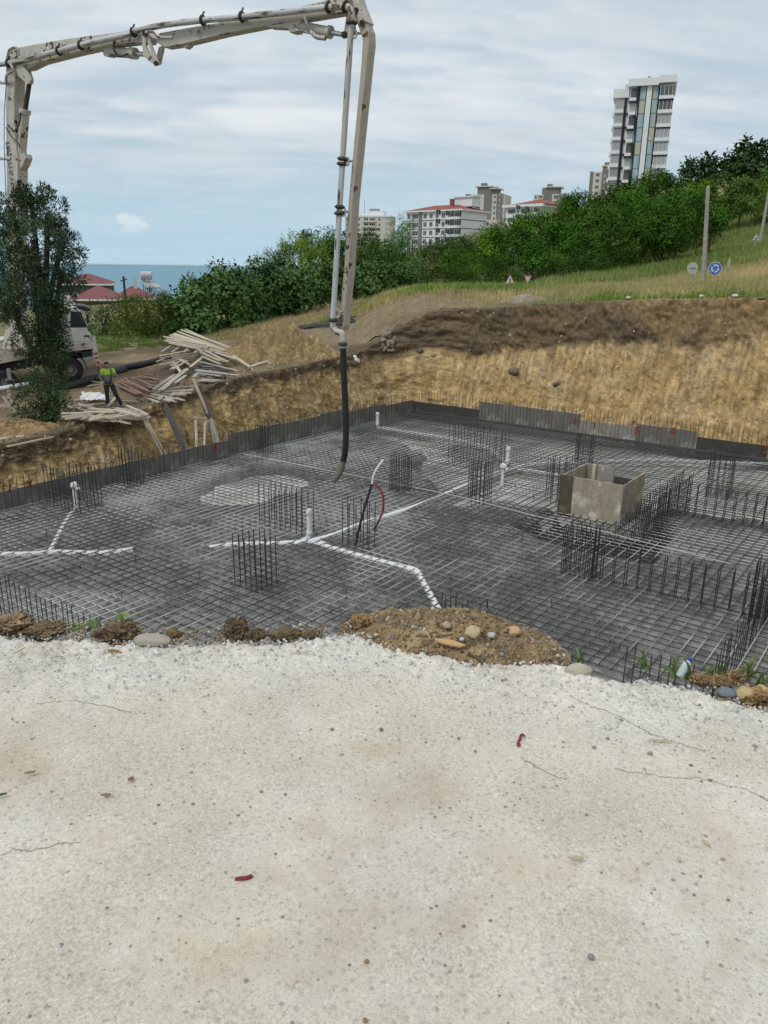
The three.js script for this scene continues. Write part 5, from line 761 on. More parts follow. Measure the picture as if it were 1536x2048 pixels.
sign('faded upside down triangle sign with a rusty stripe, the right of the pair', 1055, 560, 49, 12, 't', 0.5, (o, s, ext, tri) => { mesh('plate', ext(tri(s, false), 0), std([0.40, 0.16, 0.09], { roughness: 0.6 }), o); mesh('face', ext(tri(s * 0.68, false), 0.013), M.signW, o); });
sign('round sign seen from its pale weathered back, left of the wooden pole', 1385, 537, 47, 11, 'c', 0.15, (o, s, ext, tri, circ) => { mesh('plate', ext(circ(s), 0), std([0.50, 0.52, 0.47], { roughness: 0.6 }), o); mesh('clip', new THREE.BoxGeometry(s * 1.2, 0.05, 0.04).translate(0, 0.05, 0.03), M.post, o); });
sign('blue round roundabout sign with white curved arrows', 1430, 537, 46, 12, 'c', -0.2, (o, s, ext, tri, circ) => {
  mesh('plate', ext(circ(s), 0), M.signW, o); mesh('face', ext(circ(s * 0.93), 0.013), M.signB, o);
  for (let k = 0; k < 3; k++) { const sh = new THREE.Shape(), r0 = s * 0.40, r1 = s * 0.60, t0 = k * 2.0944 + 0.5, t1 = t0 + 1.25; sh.absarc(0, 0, r1, t0, t1, false); const ah = t1 + 0.5, rm = (r0 + r1) / 2; sh.lineTo(Math.cos(t1) * r1 * 1.25, Math.sin(t1) * r1 * 1.25); sh.lineTo(Math.cos(ah) * rm, Math.sin(ah) * rm); sh.lineTo(Math.cos(t1) * r0 * 0.7, Math.sin(t1) * r0 * 0.7); sh.absarc(0, 0, r0, t1, t0, true); mesh('arrow', ext(sh, 0.026, 0.004), M.signW, o); }
});
sign('round sign turned edge on, right of the blue roundabout sign', 1457, 530, 47, 12, 'c', 1.3, (o, s, ext, tri, circ) => { mesh('plate', ext(circ(s), 0), M.signW, o); mesh('rim', new THREE.TorusGeometry(s, 0.015, 6, 24), M.post, o); });
sign('small triangle warning sign high on the grassy slope at the right edge', 1512, 475, 62, 9, 't', -0.1, (o, s, ext, tri) => { mesh('plate', ext(tri(s, true), 0), std([0.35, 0.22, 0.2]), o); mesh('face', ext(tri(s * 0.74, true), 0.013), M.signW, o); mesh('symbol', ext(figure([[-0.35, -0.42], [0.35, -0.42], [0.2, -0.1], [0.0, 0.1], [-0.1, -0.2]], s), 0.026, 0.004), M.black, o); });

// ---------------------------------------------------------------- trees, shrubs, grass
function sprig(n, len, wid, spread, seed, droop = 0.2) { // a twig of small bent leaves
  const r = rng(seed), pos = [], idx = []; let k = 0;
  for (let i = 0; i < n; i++) {
    const th = r() * 6.2832, ph = Math.acos(1 - 2 * r() * 0.8), R = spread * (0.25 + 0.75 * r());
    const d = V(Math.sin(ph) * Math.cos(th), Math.cos(ph), Math.sin(ph) * Math.sin(th)), c = d.clone().multiplyScalar(R);
    const l = V(r() - 0.5, r() - 0.35 - droop, r() - 0.5).addScaledVector(d, 0.8).normalize(), s = l.clone().cross(V(r() - 0.5, 1, r() - 0.5)).normalize(), nn = s.clone().cross(l), L = len * (0.7 + 0.6 * r()), w = wid * (0.7 + 0.6 * r());
    const p0 = c, p1 = c.clone().addScaledVector(l, L * 0.5).addScaledVector(s, w * 0.5).addScaledVector(nn, L * 0.05), p2 = c.clone().addScaledVector(l, L).addScaledVector(nn, -L * 0.12), p3 = c.clone().addScaledVector(l, L * 0.5).addScaledVector(s, -w * 0.5).addScaledVector(nn, L * 0.05);
    for (const p of [p0, p1, p2, p3]) pos.push(p.x, p.y, p.z); idx.push(k, k + 1, k + 2, k, k + 2, k + 3); k += 4;
  }
  const g = new THREE.BufferGeometry(); g.setAttribute('position', new THREE.Float32BufferAttribute(pos, 3)); g.setIndex(idx); g.computeVertexNormals(); g.setAttribute('uv', new THREE.Float32BufferAttribute(new Float32Array(pos.length / 3 * 2), 2)); return g;
}
const leafM = new THREE.MeshPhysicalMaterial({ color: rgb(1, 1, 1), roughness: 0.85, specularIntensity: 0.3, side: THREE.DoubleSide });
const SPRIG = { olive: [sprig(26, 0.13, 0.035, 0.20, 1, -0.2), 0.2], locust: [sprig(34, 0.24, 0.10, 0.46, 2), 0.46], fine: [sprig(36, 0.13, 0.055, 0.36, 3, -0.1), 0.36], fig: [sprig(22, 0.23, 0.17, 0.38, 4, 0.35), 0.38], broom: [sprig(40, 0.22, 0.03, 0.34, 5, -0.5), 0.34], big: [sprig(30, 0.42, 0.30, 0.8, 6, 0.2), 0.8] };
const rT = rng(2024);
const _m = new THREE.Matrix4(), _q = new THREE.Quaternion(), _s = new THREE.Vector3(), _c = new THREE.Color();
function foliage(name, parent, blobs, sp, dens, c0, c1, fill = 0.35) {
  const [g, sz] = SPRIG[sp], list = [];
  for (const [c, rx, ry, rz] of blobs) {
    const n = Math.round(dens * 4 * Math.PI * Math.pow((rx * ry + ry * rz + rx * rz) / 3, 1) / (sz * sz) * 0.55);
    for (let i = 0; i < n; i++) {
      const th = rT() * 6.2832, cp = 1 - 2 * rT(), sp_ = Math.sqrt(1 - cp * cp); const d = V(sp_ * Math.cos(th), cp, sp_ * Math.sin(th));
      const lump = 1 + 0.26 * fbm(c.x * 3 + d.x * 2.1, c.y + d.y * 2.1, d.z * 2.1, 3), R = (rT() < fill ? 0.35 + 0.6 * rT() : 0.88 + 0.2 * rT()) * lump;
      const p = V(c.x + d.x * rx * R, c.y + d.y * ry * R, c.z + d.z * rz * R); if (p.y < G(p.x, p.z)) continue;
      list.push([p, d, fbm(p.x * 0.6, p.y * 0.6, p.z * 0.6, 2)]);
    }
  }
  const im = new THREE.InstancedMesh(g, leafM, list.length); im.name = name; im.castShadow = im.receiveShadow = true;
  list.forEach(([p, d, t], i) => { const up = V(d.x * 0.7 + (rT() - 0.5) * 0.5, d.y * 0.7 + 0.45, d.z * 0.7 + (rT() - 0.5) * 0.5).normalize(); _q.setFromUnitVectors(UPV, up).multiply(new THREE.Quaternion().setFromAxisAngle(UPV, rT() * 6.28)); const s = 0.75 + 0.5 * rT(); _m.compose(p, _q, _s.set(s, s, s)); im.setMatrixAt(i, _m); const f = clamp(0.5 + 0.55 * t + 0.35 * (rT() - 0.5)); im.setColorAt(i, _c.setRGB(1.15 * lerp(c0[0], c1[0], f), 1.32 * lerp(c0[1], c1[1], f), 1.05 * lerp(c0[2], c1[2], f))); });
  parent.add(im); im.userData.kind = 'stuff'; return im;
}
M.bark = std([0.085, 0.065, 0.048], { roughness: 1, bumpMap: soilBump, bumpScale: 0.03 });
const TREES = [];
function tree(name, label, cat, group, blobsPx, d, sp, dens, c0, c1, opt = {}) {
  const o = thing(name, label, cat, V(0, 0, 0), 0, group); const k = (opt.flat || 0.9);
  const blobs = blobsPx.map(([x, y, rx, ry, dd]) => { const D = d + (dd || 0), c = at(x, y, D), m = D / 1538; return [c, rx * m, ry * m, (rx + ry) / 2 * m * k]; });
  foliage('crown', o, blobs, sp, dens, c0, c1, opt.fill);
  const b0 = blobs.reduce((a, b) => a[0].y < b[0].y ? a : b), top = blobs.reduce((a, b) => a[0].y > b[0].y ? a : b);
  const mx = blobs.reduce((a, b) => a.add(b[0]), V(0, 0, 0)).multiplyScalar(1 / blobs.length); const base = opt.base ? at(opt.base[0], opt.base[1], d) : V(mx.x, 0, mx.z); base.y = G(base.x, base.z) - 0.15;
  const r = opt.r || 0.09; const tr = mesh('trunk', [tube([base, base.clone().lerp(mx, 0.5).add(V(0.1, 0, 0)), mx], r, 8, 10)], M.bark, o);
  blobs.slice(0, 5).forEach(b => { const s = base.clone().lerp(mx, 0.55 + 0.3 * rT()); mesh('limb', tube([s, s.clone().lerp(b[0], 0.5).add(V(0, 0.15, 0)), b[0]], r * 0.5, 6, 8), M.bark, o); });
  return o;
}
// the olive by the bank
{
  const o = tree('olive_tree', 'large dark olive tree standing at the edge of the left bank before the truck', 'olive tree', null,
    [[22, 420, 34, 34], [62, 400, 26, 24], [96, 425, 30, 36], [128, 480, 26, 34, 0.4], [66, 480, 52, 44, -0.6], [16, 500, 38, 50], [130, 530, 24, 30], [146, 505, 16, 16], [150, 560, 12, 16], [40, 392, 12, 14], [78, 388, 12, 16], [50, 560, 62, 52, -0.5], [108, 585, 32, 40], [6, 600, 34, 42], [72, 630, 48, 42, -0.3], [112, 650, 24, 34], [66, 680, 32, 28], [96, 690, 38, 34, -0.4], [120, 705, 18, 26], [70, 728, 26, 22]],
    26.5, 'olive', 0.88, [0.026, 0.042, 0.022], [0.10, 0.13, 0.085], { base: [104, 838], r: 0.17, fill: 0.5 });
  const b = at(104, 838, 26.5), m = at(92, 700, 26.5), t = at(60, 520, 26.5); b.y = G(b.x, b.z) - 0.2;
  mesh('trunk', [tube([b, at(106, 780, 26.5), m, at(80, 620, 26.5), t], 0.17, 10, 24), tube([m, at(110, 640, 26.4), at(122, 540, 26.5)], 0.08, 8, 12), tube([at(96, 740, 26.5), at(60, 690, 26.2), at(32, 630, 26.3), at(16, 560, 26.3)], 0.08, 8, 12)], M.bark, o);
  tree('olive_shoots', 'dense leafy shoots growing round the foot of the olive trunk', 'shrub', null, [[72, 775, 34, 34], [112, 770, 20, 40], [70, 815, 34, 30], [112, 815, 30, 34], [92, 835, 42, 22]], 26.1, 'olive', 0.6, [0.030, 0.05, 0.025], [0.085, 0.125, 0.06], { r: 0.03, fill: 0.5 });
}
// bushes left of the boom
tree('shrub', 'feathery olive green broom bush below the red roofs', 'shrub', null, [[262, 640, 34, 36], [300, 625, 44, 34], [330, 650, 34, 40], [280, 675, 50, 26]], 46, 'broom', 0.75, [0.075, 0.10, 0.018], [0.17, 0.19, 0.05]);
tree('shrub', 'dark round shrub right of the truck cab', 'shrub', null, [[200, 640, 24, 36], [218, 625, 20, 24], [205, 675, 26, 22]], 47, 'fine', 0.7, [0.03, 0.06, 0.018], [0.08, 0.135, 0.04]);
tree('weed_clump', 'pale green weeds on the verge beside the truck', 'weeds', null, [[214, 700, 28, 16], [250, 705, 34, 14], [290, 698, 34, 14], [235, 690, 20, 14]], 41, 'fine', 0.6, [0.09, 0.14, 0.04], [0.19, 0.24, 0.09], { r: 0.02 });
tree('fig_bush', 'broad leaved fig bush with pale leaf edges above the timber pile', 'shrub', 'fig bushes left of the hanging hose', [[360, 625, 34, 34], [390, 590, 34, 34], [345, 665, 28, 22], [400, 640, 36, 30]], 46, 'fig', 0.8, [0.035, 0.075, 0.022], [0.12, 0.19, 0.07]);
tree('fig_bush', 'tall broad leaved fig bush left of the boom, second from the left', 'shrub', 'fig bushes left of the hanging hose', [[440, 560, 40, 30], [470, 590, 46, 44], [430, 610, 40, 40], [480, 625, 40, 26]], 49, 'fig', 0.8, [0.028, 0.062, 0.02], [0.10, 0.16, 0.055]);
tree('fig_bush', 'dark broad leaved fig bush just left of the hanging boom tip', 'shrub', 'fig bushes left of the hanging hose', [[520, 575, 40, 50], [560, 570, 40, 50], [600, 585, 40, 40], [540, 610, 50, 24]], 52, 'fig', 0.8, [0.025, 0.055, 0.018], [0.085, 0.14, 0.05]);
tree('tree', 'bright yellow green young tree left of the white boom pipe', 'tree', null, [[600, 505, 36, 30], [585, 525, 30, 26], [625, 515, 26, 26]], 60, 'fine', 0.75, [0.12, 0.18, 0.025], [0.24, 0.30, 0.05]);
tree('tree', 'mid green tree behind the white boom pipe', 'tree', null, [[640, 490, 40, 26], [670, 500, 36, 34], [610, 488, 26, 18], [655, 525, 46, 24]], 66, 'locust', 0.8, [0.035, 0.075, 0.018], [0.10, 0.16, 0.04]);
tree('tree', 'small pointed green tree at the left end of the tree row', 'tree', null, [[555, 520, 22, 22], [575, 500, 16, 16], [530, 535, 26, 20]], 60, 'fine', 0.7, [0.045, 0.085, 0.02], [0.12, 0.17, 0.045]);
tree('tree', 'dark tree right behind the rusty boom tip', 'tree', null, [[720, 505, 34, 36], [752, 520, 30, 32], [740, 490, 20, 20]], 64, 'locust', 0.8, [0.04, 0.07, 0.018], [0.11, 0.15, 0.04]);
tree('shrub', 'wide dark shrub with white blossom right of the boom tip', 'shrub', null, [[640, 565, 40, 34], [690, 570, 40, 32], [740, 565, 44, 32], [785, 560, 34, 30], [700, 545, 50, 24]], 57, 'fig', 0.75, [0.03, 0.065, 0.018], [0.10, 0.155, 0.05]);
tree('shrub', 'dark green bush mass between the boom tip and the pale poplar', 'shrub', null, [[770, 520, 34, 34], [800, 548, 38, 36], [765, 560, 36, 30], [822, 565, 24, 22]], 61, 'locust', 0.8, [0.02, 0.05, 0.012], [0.08, 0.15, 0.03]);
tree('poplar_tree', 'pale green poplar standing before the white apartment block', 'tree', null, [[806, 465, 22, 26], [800, 490, 28, 26], [812, 515, 30, 26], [790, 520, 22, 24]], 78, 'fine', 0.9, [0.055, 0.11, 0.025], [0.15, 0.22, 0.06]);
tree('shrub', 'dark round bush below the white apartment block', 'shrub', null, [[880, 500, 30, 20], [915, 498, 30, 22], [860, 510, 26, 18]], 92, 'locust', 0.85, [0.028, 0.055, 0.018], [0.075, 0.115, 0.035]);
tree('shrub', 'low light green bush beside the grassy gap between the trees', 'shrub', null, [[868, 535, 26, 16], [900, 530, 28, 18], [846, 545, 18, 10]], 80, 'fine', 0.7, [0.08, 0.11, 0.03], [0.17, 0.19, 0.07]);
tree('shrub', 'bushy green trees behind the low light bush, right of the white block', 'tree', null, [[940, 496, 36, 24], [985, 484, 36, 26], [1020, 468, 30, 24], [910, 508, 26, 16]], 100, 'locust', 0.8, [0.028, 0.06, 0.012], [0.09, 0.15, 0.03]);
// the thicket on the hillside
{
  const top = [[900, 515], [960, 488], [1010, 462], [1060, 438], [1120, 418], [1180, 398], [1240, 380], [1300, 366], [1350, 362], [1400, 378], [1430, 400]], bot = [[900, 560], [960, 562], [1050, 556], [1150, 545], [1250, 525], [1330, 505], [1400, 478], [1430, 450]];
  const ip = (l, x) => { for (let i = 0; i < l.length - 1; i++) if (x <= l[i + 1][0]) return lerp(l[i][1], l[i + 1][1], (x - l[i][0]) / (l[i + 1][0] - l[i][0])); return l[l.length - 1][1]; };
  const rows = [[0.10, 77, 0], [0.46, 71, 40], [0.84, 65, 14]];
  for (const [f, d, off] of rows) for (let x = 905 + off; x < 1436; x += 74 + 16 * rT()) {
    const tn1 = 0.72 + 0.5 * rT(), yl = 0.9 + 0.35 * rT(), y0 = ip(top, x), y1 = ip(bot, x), h = y1 - y0, r = clamp(h * 0.33, 22, 54) * (0.85 + 0.3 * rT()); if (h < 64 && f > 0.2 && f < 0.8) continue;
    const y = lerp(y0 + r * 0.55, y1 - r * 0.5, f) + (rT() - 0.5) * 16, bl = [[x, y, r, r * 0.8]]; for (let q = 0; q < 5; q++) { const t = -0.3 - 2.6 * rT(), rr = r * (0.3 + 0.25 * rT()); bl.push([x + Math.cos(t) * r * 0.85, y + Math.sin(t) * r * 0.62, rr, rr * 0.85, -0.6 * rT()]); }
    tree('thicket_tree', 'dense feathery green tree in the thicket covering the right hillside', 'tree', 'trees of the hillside thicket', bl, d + (rT() - 0.5) * 4, 'locust', 0.72, [0.012, 0.036, 0.006], (f < 0.2 ? [0.12, 0.21, 0.022] : [0.095, 0.175, 0.02]).map((v, i) => v * tn1 * (i === 0 ? yl * 0.84 : 1.04)), { fill: 0.2 });
  }
  for (let x = 850; x < 1425; x += 34 + 14 * rT()) { const y1 = ip(bot, Math.max(x, 900)), r = 19 + 12 * rT(), t = 0.75 + 0.5 * rT(); tree('low_shrub', 'low green shrub along the foot of the hillside thicket', 'shrub', 'low shrubs at the foot of the thicket', [[x, y1 - r * 0.45, r * 1.3, r * 0.75], [x + r, y1 - r * 0.3, r * 0.8, r * 0.5], [x - r * 0.6, y1 - r * 0.9, r * 0.6, r * 0.5]], 62 + 3 * rT(), 'fine', 0.7, [0.014, 0.038, 0.008], [0.085 * t, 0.15 * t, 0.028], { fill: 0.2, r: 0.04 }); }
}
tree('skyline_tree', 'dark broad leaved tree highest on the right skyline', 'tree', null, [[1500, 318, 32, 26], [1470, 330, 30, 24], [1530, 320, 30, 30], [1510, 350, 50, 30], [1495, 296, 14, 10]], 92, 'big', 0.7, [0.018, 0.036, 0.014], [0.055, 0.085, 0.03]);
tree('skyline_tree', 'dark smaller tree on the skyline right of the striped tower', 'tree', null, [[1385, 338, 18, 14], [1410, 330, 22, 16], [1435, 340, 28, 22], [1400, 352, 28, 14], [1375, 350, 14, 10]], 94, 'big', 0.6, [0.018, 0.036, 0.014], [0.055, 0.085, 0.03]);
tree('shrub', 'lighter green hedge of shrubs under the dark skyline trees', 'shrub', null, [[1450, 395, 40, 32], [1500, 390, 44, 34], [1540, 400, 40, 40], [1440, 425, 30, 18]], 80, 'locust', 0.7, [0.045, 0.085, 0.018], [0.13, 0.19, 0.04]);
// grass and low plants
function tuft(n, h, w, spread, seed) { const r = rng(seed), pos = [], idx = []; let k = 0; for (let i = 0; i < n; i++) { const th = r() * 6.28, R = spread * Math.sqrt(r()), x = R * Math.cos(th), z = R * Math.sin(th), H = h * (0.6 + 0.6 * r()), lx = (r() - 0.5) * H * 0.8, lz = (r() - 0.5) * H * 0.8, wx = Math.cos(th * 3) * w / 2, wz = Math.sin(th * 3) * w / 2; for (const q of [[x - wx, 0, z - wz], [x + wx, 0, z + wz], [x + lx * 0.35 + wx * 0.7, H * 0.6, z + lz * 0.35 + wz * 0.7], [x + lx * 0.35 - wx * 0.7, H * 0.6, z + lz * 0.35 - wz * 0.7], [x + lx, H, z + lz]]) pos.push(...q); idx.push(k, k + 1, k + 2, k, k + 2, k + 3, k + 3, k + 2, k + 4); k += 5; } const g = new THREE.BufferGeometry(); g.setAttribute('position', new THREE.Float32BufferAttribute(pos, 3)); g.setIndex(idx); g.computeVertexNormals(); g.setAttribute('uv', new THREE.Float32BufferAttribute(new Float32Array(pos.length / 3 * 2), 2)); return g; }
function scatter(name, label, cat, geo, spots, c0, c1) { const im = new THREE.InstancedMesh(geo, leafM, spots.length); im.name = numbered(name); spots.forEach(([p, s, f], i) => { _q.setFromAxisAngle(UPV, rT() * 6.28); _m.compose(p, _q, _s.set(s, s * (0.7 + 0.6 * rT()), s)); im.setMatrixAt(i, _m); f = f === undefined ? rT() : clamp(f + 0.5 * (rT() - 0.5)); im.setColorAt(i, _c.setRGB(lerp(c0[0], c1[0], f), lerp(c0[1], c1[1], f), lerp(c0[2], c1[2], f))); }); im.castShadow = im.receiveShadow = true; scene.add(im); tag(im, label, cat, null, 'stuff'); return im; }
{
  const G1 = tuft(16, 0.34, 0.022, 0.28, 5), G2 = tuft(22, 0.26, 0.03, 0.3, 6), dry = [], grn = [], slope = [], verge = [];
  for (let i = 0; i < 30000; i++) { const a = -3.4 - 30 * Math.pow(rT(), 1.4), b = -9 + 50 * rT(), p = W(a, b, 0); const dr = dryness(p.x, p.z) + 0.25 * (rT() - 0.5) + 0.35 * sstep(0, 4, b) * sstep(24, 16, b) - 0.3 * sstep(-1, -4, b); p.y = G(p.x, p.z) - 0.03; const e = sstep(-3.4, -6.5, a + 1.2 * n3(b * 0.4, 1, 1)); if (rT() > 0.12 + 0.88 * e) { if (rT() < 0.55 && a > -6 && b > 6.5 && b < 15) grn.push([p, 0.5 + 0.6 * rT()]); continue; } if (dr > 0.2) dry.push([p, 0.45 + 0.6 * rT(), dr]); else grn.push([p, 0.6 + 0.8 * rT()]); }
  for (let i = 0; i < 26000; i++) { const px = 1080 + 520 * rT(), d = 56 + 60 * rT(), q = at(px, 540, d); q.y = G(q.x, q.z); slope.push([q, 0.8 + 1.0 * rT(), 0.5 + 0.6 * fbm(q.x * 0.15, 0, q.z * 0.15, 3)]); }
  for (let i = 0; i < 9000; i++) { const px = 170 + 560 * rT(), d = 38 + 18 * rT(), q = at(px, 640, d); const [a, b] = toAB(q); if (b > -4 || a > -1 + 1.4 * Math.abs(b + 4) - 12 + 1.5 * n3(q.x * 0.4, 0, q.z * 0.4)) { } q.y = G(q.x, q.z) - 0.02; const road = Math.abs(q.z + 36.5 - (q.x + 13) * -0.42) < 3.2 || q.z > -38 - 0.28 * (q.x + 13); if (road) continue; if (n3(q.x * 0.8, 2, q.z * 0.8) + 0.5 * n3(q.x * 2.5, 4, q.z * 2.5) < -0.12) continue; verge.push([q, 0.35 + 0.65 * rT() * rT(), clamp((px - 330) / 200 + 0.5 * n3(q.x * 0.5, 7, q.z * 0.5))]); }
  scatter('dry_grass', 'tall dry yellow grass growing behind the far earth bank', 'grass', G1, dry, [0.30, 0.30, 0.11], [0.58, 0.47, 0.24]);
  scatter('green_grass', 'low green grass along the top of the far bank', 'grass', G2, grn, [0.11, 0.21, 0.035], [0.29, 0.38, 0.09]);
  scatter('hill_grass', 'green and olive rough grass on the slope at the right', 'grass', G1, slope, [0.14, 0.23, 0.045], [0.36, 0.37, 0.14]);
  scatter('verge_grass', 'weeds and straw coloured grass beside the dirt road at the left', 'grass', G1, verge, [0.14, 0.21, 0.05], [0.48, 0.38, 0.20]);
  const br = []; for (let i = 0; i < 2600; i++) { const px = 1090 + 470 * rT(), d = 58 + 26 * rT(), q = at(px, 520, d); q.y = G(q.x, q.z) + 0.1; if (fbm(q.x * 0.2, 4, q.z * 0.2, 3) < -0.05) continue; br.push([q, 0.6 + 0.7 * rT()]); }
  scatter('bramble', 'low brambles spreading over the grassy slope at the right', 'ground cover', SPRIG.fine[0], br, [0.08, 0.15, 0.03], [0.20, 0.29, 0.07]);
}

// ---------------------------------------------------------------- timber, pipes and other things left of the pit
const rW = rng(313);
function lie(px, py, lift = 12) { const q = hitG(px, py + lift); const d = q ? -q.z : 34; return at(px, py, d); }
const plankGeo = {};
function plank(x0, y0, x1, y1, m, label, group, w = 0.12, h = 0.045, lift = 12, name = 'plank') {
  const a = lie(x0, y0, lift), b = lie(x1, y1, lift); const L = a.distanceTo(b), key = w + '_' + h; if (!plankGeo[key]) { const g = new RoundedBoxGeometry(1, h, w, 1, 0.006); boxUV(g); plankGeo[key] = g; }
  const o = new THREE.Mesh(plankGeo[key], m); o.name = numbered(name); const q = new THREE.Quaternion().setFromRotationMatrix(basis(a, b)); q.multiply(new THREE.Quaternion().setFromAxisAngle(V(1, 0, 0), (rW() - 0.5) * 0.5)); o.quaternion.copy(q); o.position.copy(a).lerp(b, 0.5); o.scale.set(L, 1, 1); scene.add(o); return tag(o, label, 'plank', group);
}
const jit = (v, s) => v + (rW() - 0.5) * s;
{
  const lA = 'long pale plank in the fanned top of the big timber heap', gA = 'long pale planks fanned on the timber heap';
  for (const [a, b, c, d] of [[329, 672, 420, 693], [332, 678, 417, 696], [340, 671, 440, 703], [348, 668, 450, 702], [354, 663, 462, 705], [362, 659, 475, 702], [366, 657, 477, 706], [333, 674, 412, 690], [344, 670, 446, 700], [350, 666, 458, 704], [336, 682, 418, 700], [358, 664, 470, 708], [342, 676, 436, 706], [330, 682, 402, 697], [338, 687, 425, 704], [402, 706, 440, 722], [420, 700, 476, 713], [395, 700, 432, 719], [410, 700, 455, 724], [430, 706, 486, 722], [405, 712, 441, 728], [466, 712, 499, 733]]) plank(jit(a, 3), jit(b, 2), jit(c, 3), jit(d, 2), rW() < 0.75 ? M.woodPale : M.wood, lA, gA, 0.11, 0.05, 18);
  const lB = 'short weathered plank jumbled in the middle of the big timber heap', gB = 'weathered planks in the middle of the timber heap';
  for (const [a, b, c, d] of [[322, 704, 343, 692], [345, 704, 360, 693], [368, 705, 378, 694], [386, 708, 400, 697], [320, 716, 402, 704], [325, 722, 395, 709], [318, 712, 380, 701], [340, 732, 362, 722], [330, 728, 372, 715], [356, 728, 340, 740], [346, 724, 362, 744], [362, 716, 380, 730], [312, 724, 345, 712], [370, 726, 352, 716], [348, 738, 376, 722], [320, 730, 350, 726]]) plank(jit(a, 3), jit(b, 2), jit(c, 3), jit(d, 2), rW() < 0.5 ? M.wood : M.woodGrey, lB, gB, 0.12, 0.05, 12);
  const lC = 'thin grey board in the layered stack at the right of the timber heap', gC = 'thin grey boards stacked right of the timber heap';
  for (const [a, b, c, d] of [[386, 736, 472, 741], [394, 729, 470, 724], [400, 724, 478, 742], [396, 742, 480, 750], [390, 740, 450, 748], [405, 733, 470, 737], [410, 720, 474, 732], [392, 746, 440, 752]]) plank(jit(a, 3), jit(b, 2), jit(c, 3), jit(d, 2), rW() < 0.6 ? M.woodGrey : M.woodDark, lC, gC, 0.15, 0.03, 10);
  const lD = 'reddish brown plank in the low stack right of the worker', gD = 'reddish planks right of the worker';
  for (const [a, b, c, d] of [[236, 763, 280, 785], [244, 760, 288, 783], [250, 757, 296, 780], [257, 756, 302, 777], [235, 770, 274, 790], [240, 767, 284, 788], [264, 755, 306, 772], [268, 748, 310, 744], [270, 753, 312, 757], [262, 756, 318, 766], [272, 744, 306, 750], [274, 750, 316, 761], [252, 762, 300, 784], [262, 762, 308, 778]]) plank(jit(a, 3), jit(b, 2), jit(c, 3), jit(d, 2), rW() < 0.8 ? M.woodRed : M.woodDark, lD, gD, 0.11, 0.05, 8);
  const lE = 'plank laid slanting across the middle of the timber heap towards the pit', gE = 'planks slanting across the timber heap';
  for (const [a, b, c, d] of [[309, 780, 350, 749], [318, 782, 376, 737], [328, 772, 366, 742], [340, 768, 372, 738], [352, 766, 372, 751], [380, 734, 407, 715], [312, 776, 344, 752], [324, 780, 360, 752]]) plank(jit(a, 3), jit(b, 2), jit(c, 3), jit(d, 2), rW() < 0.6 ? M.woodPale : M.woodGrey, lE, gE, 0.13, 0.05, 14);
  const lF = 'short pale batten in the spill at the lower end of the timber heap', gF = 'short pale battens at the lower end of the timber heap';
  for (const [a, b, c, d] of [[297, 797, 318, 804], [300, 793, 322, 800], [305, 789, 346, 800], [310, 786, 370, 778], [330, 783, 386, 781], [340, 793, 387, 777], [315, 790, 352, 798], [326, 787, 372, 790], [344, 787, 384, 786], [352, 796, 368, 800], [320, 782, 362, 775], [350, 775, 388, 772], [318, 795, 340, 803], [334, 800, 352, 803]]) plank(jit(a, 3), jit(b, 2), jit(c, 3), jit(d, 2), M.woodPale, lF, gF, 0.09, 0.05, 8);
  const lG = 'pale sawn batten in the heap under the worker, beside the olive tree', gG = 'battens heaped under the worker';
  for (let i = 0; i < 62; i++) { const t = rW(), cx = 146 + 130 * t, cy = 826 + (rW() - 0.5) * 26 * (1 - 0.5 * t) + 4 * t, l = 18 + 14 * rW(), an = -0.05 + (rW() - 0.35) * 0.5; plank(cx - l * Math.cos(an), cy - l * Math.sin(an), cx + l * Math.cos(an), cy + l * Math.sin(an), rW() < 0.55 ? M.woodPale : rW() < 0.6 ? M.wood : M.woodGrey, lG, gG, 0.10, 0.065, 4 + 22 * rW()); }
  for (const [a, b, c, d] of [[253, 811, 295, 829], [150, 822, 180, 835], [204, 836, 238, 843], [236, 842, 259, 847], [216, 812, 232, 795], [225, 815, 262, 820], [245, 803, 274, 803], [150, 800, 200, 795], [145, 812, 210, 806]]) plank(a, b, c, d, M.woodPale, lG, gG, 0.10, 0.055, 8);
  const lH = 'rough board lying on the slope below the olive tree'; for (const [a, b, c, d, m] of [[6, 889, 100, 866, 'woodRed'], [16, 893, 106, 874, 'wood'], [0, 878, 50, 872, 'wood'], [180, 762, 235, 770, 'woodGrey'], [176, 772, 205, 768, 'wood']]) plank(a, b, c, d, M[m], a < 170 ? lH : 'short board on the bare ground left of the worker', a < 170 ? 'boards on the slope below the olive tree' : 'boards left of the worker', 0.12, 0.045, 3);
  // flat panels and the white sheet
  for (const [a, b, c, d, w, m, l] of [[386, 752, 428, 745, 0.5, 'ply', 'paler grey formwork sheet lying on the bank top right of the timber heap'], [412, 758, 450, 752, 0.45, 'plyDark', 'blue grey formwork sheet lying at the bank edge, the darker one'], [400, 760, 436, 762, 0.4, 'ply', 'small formwork sheet lowest at the bank edge beside the timber heap']]) tag(plank(a, b, c, d, M[m], l, null, w, 0.025, 6, 'formwork_sheet'), l, 'panel');
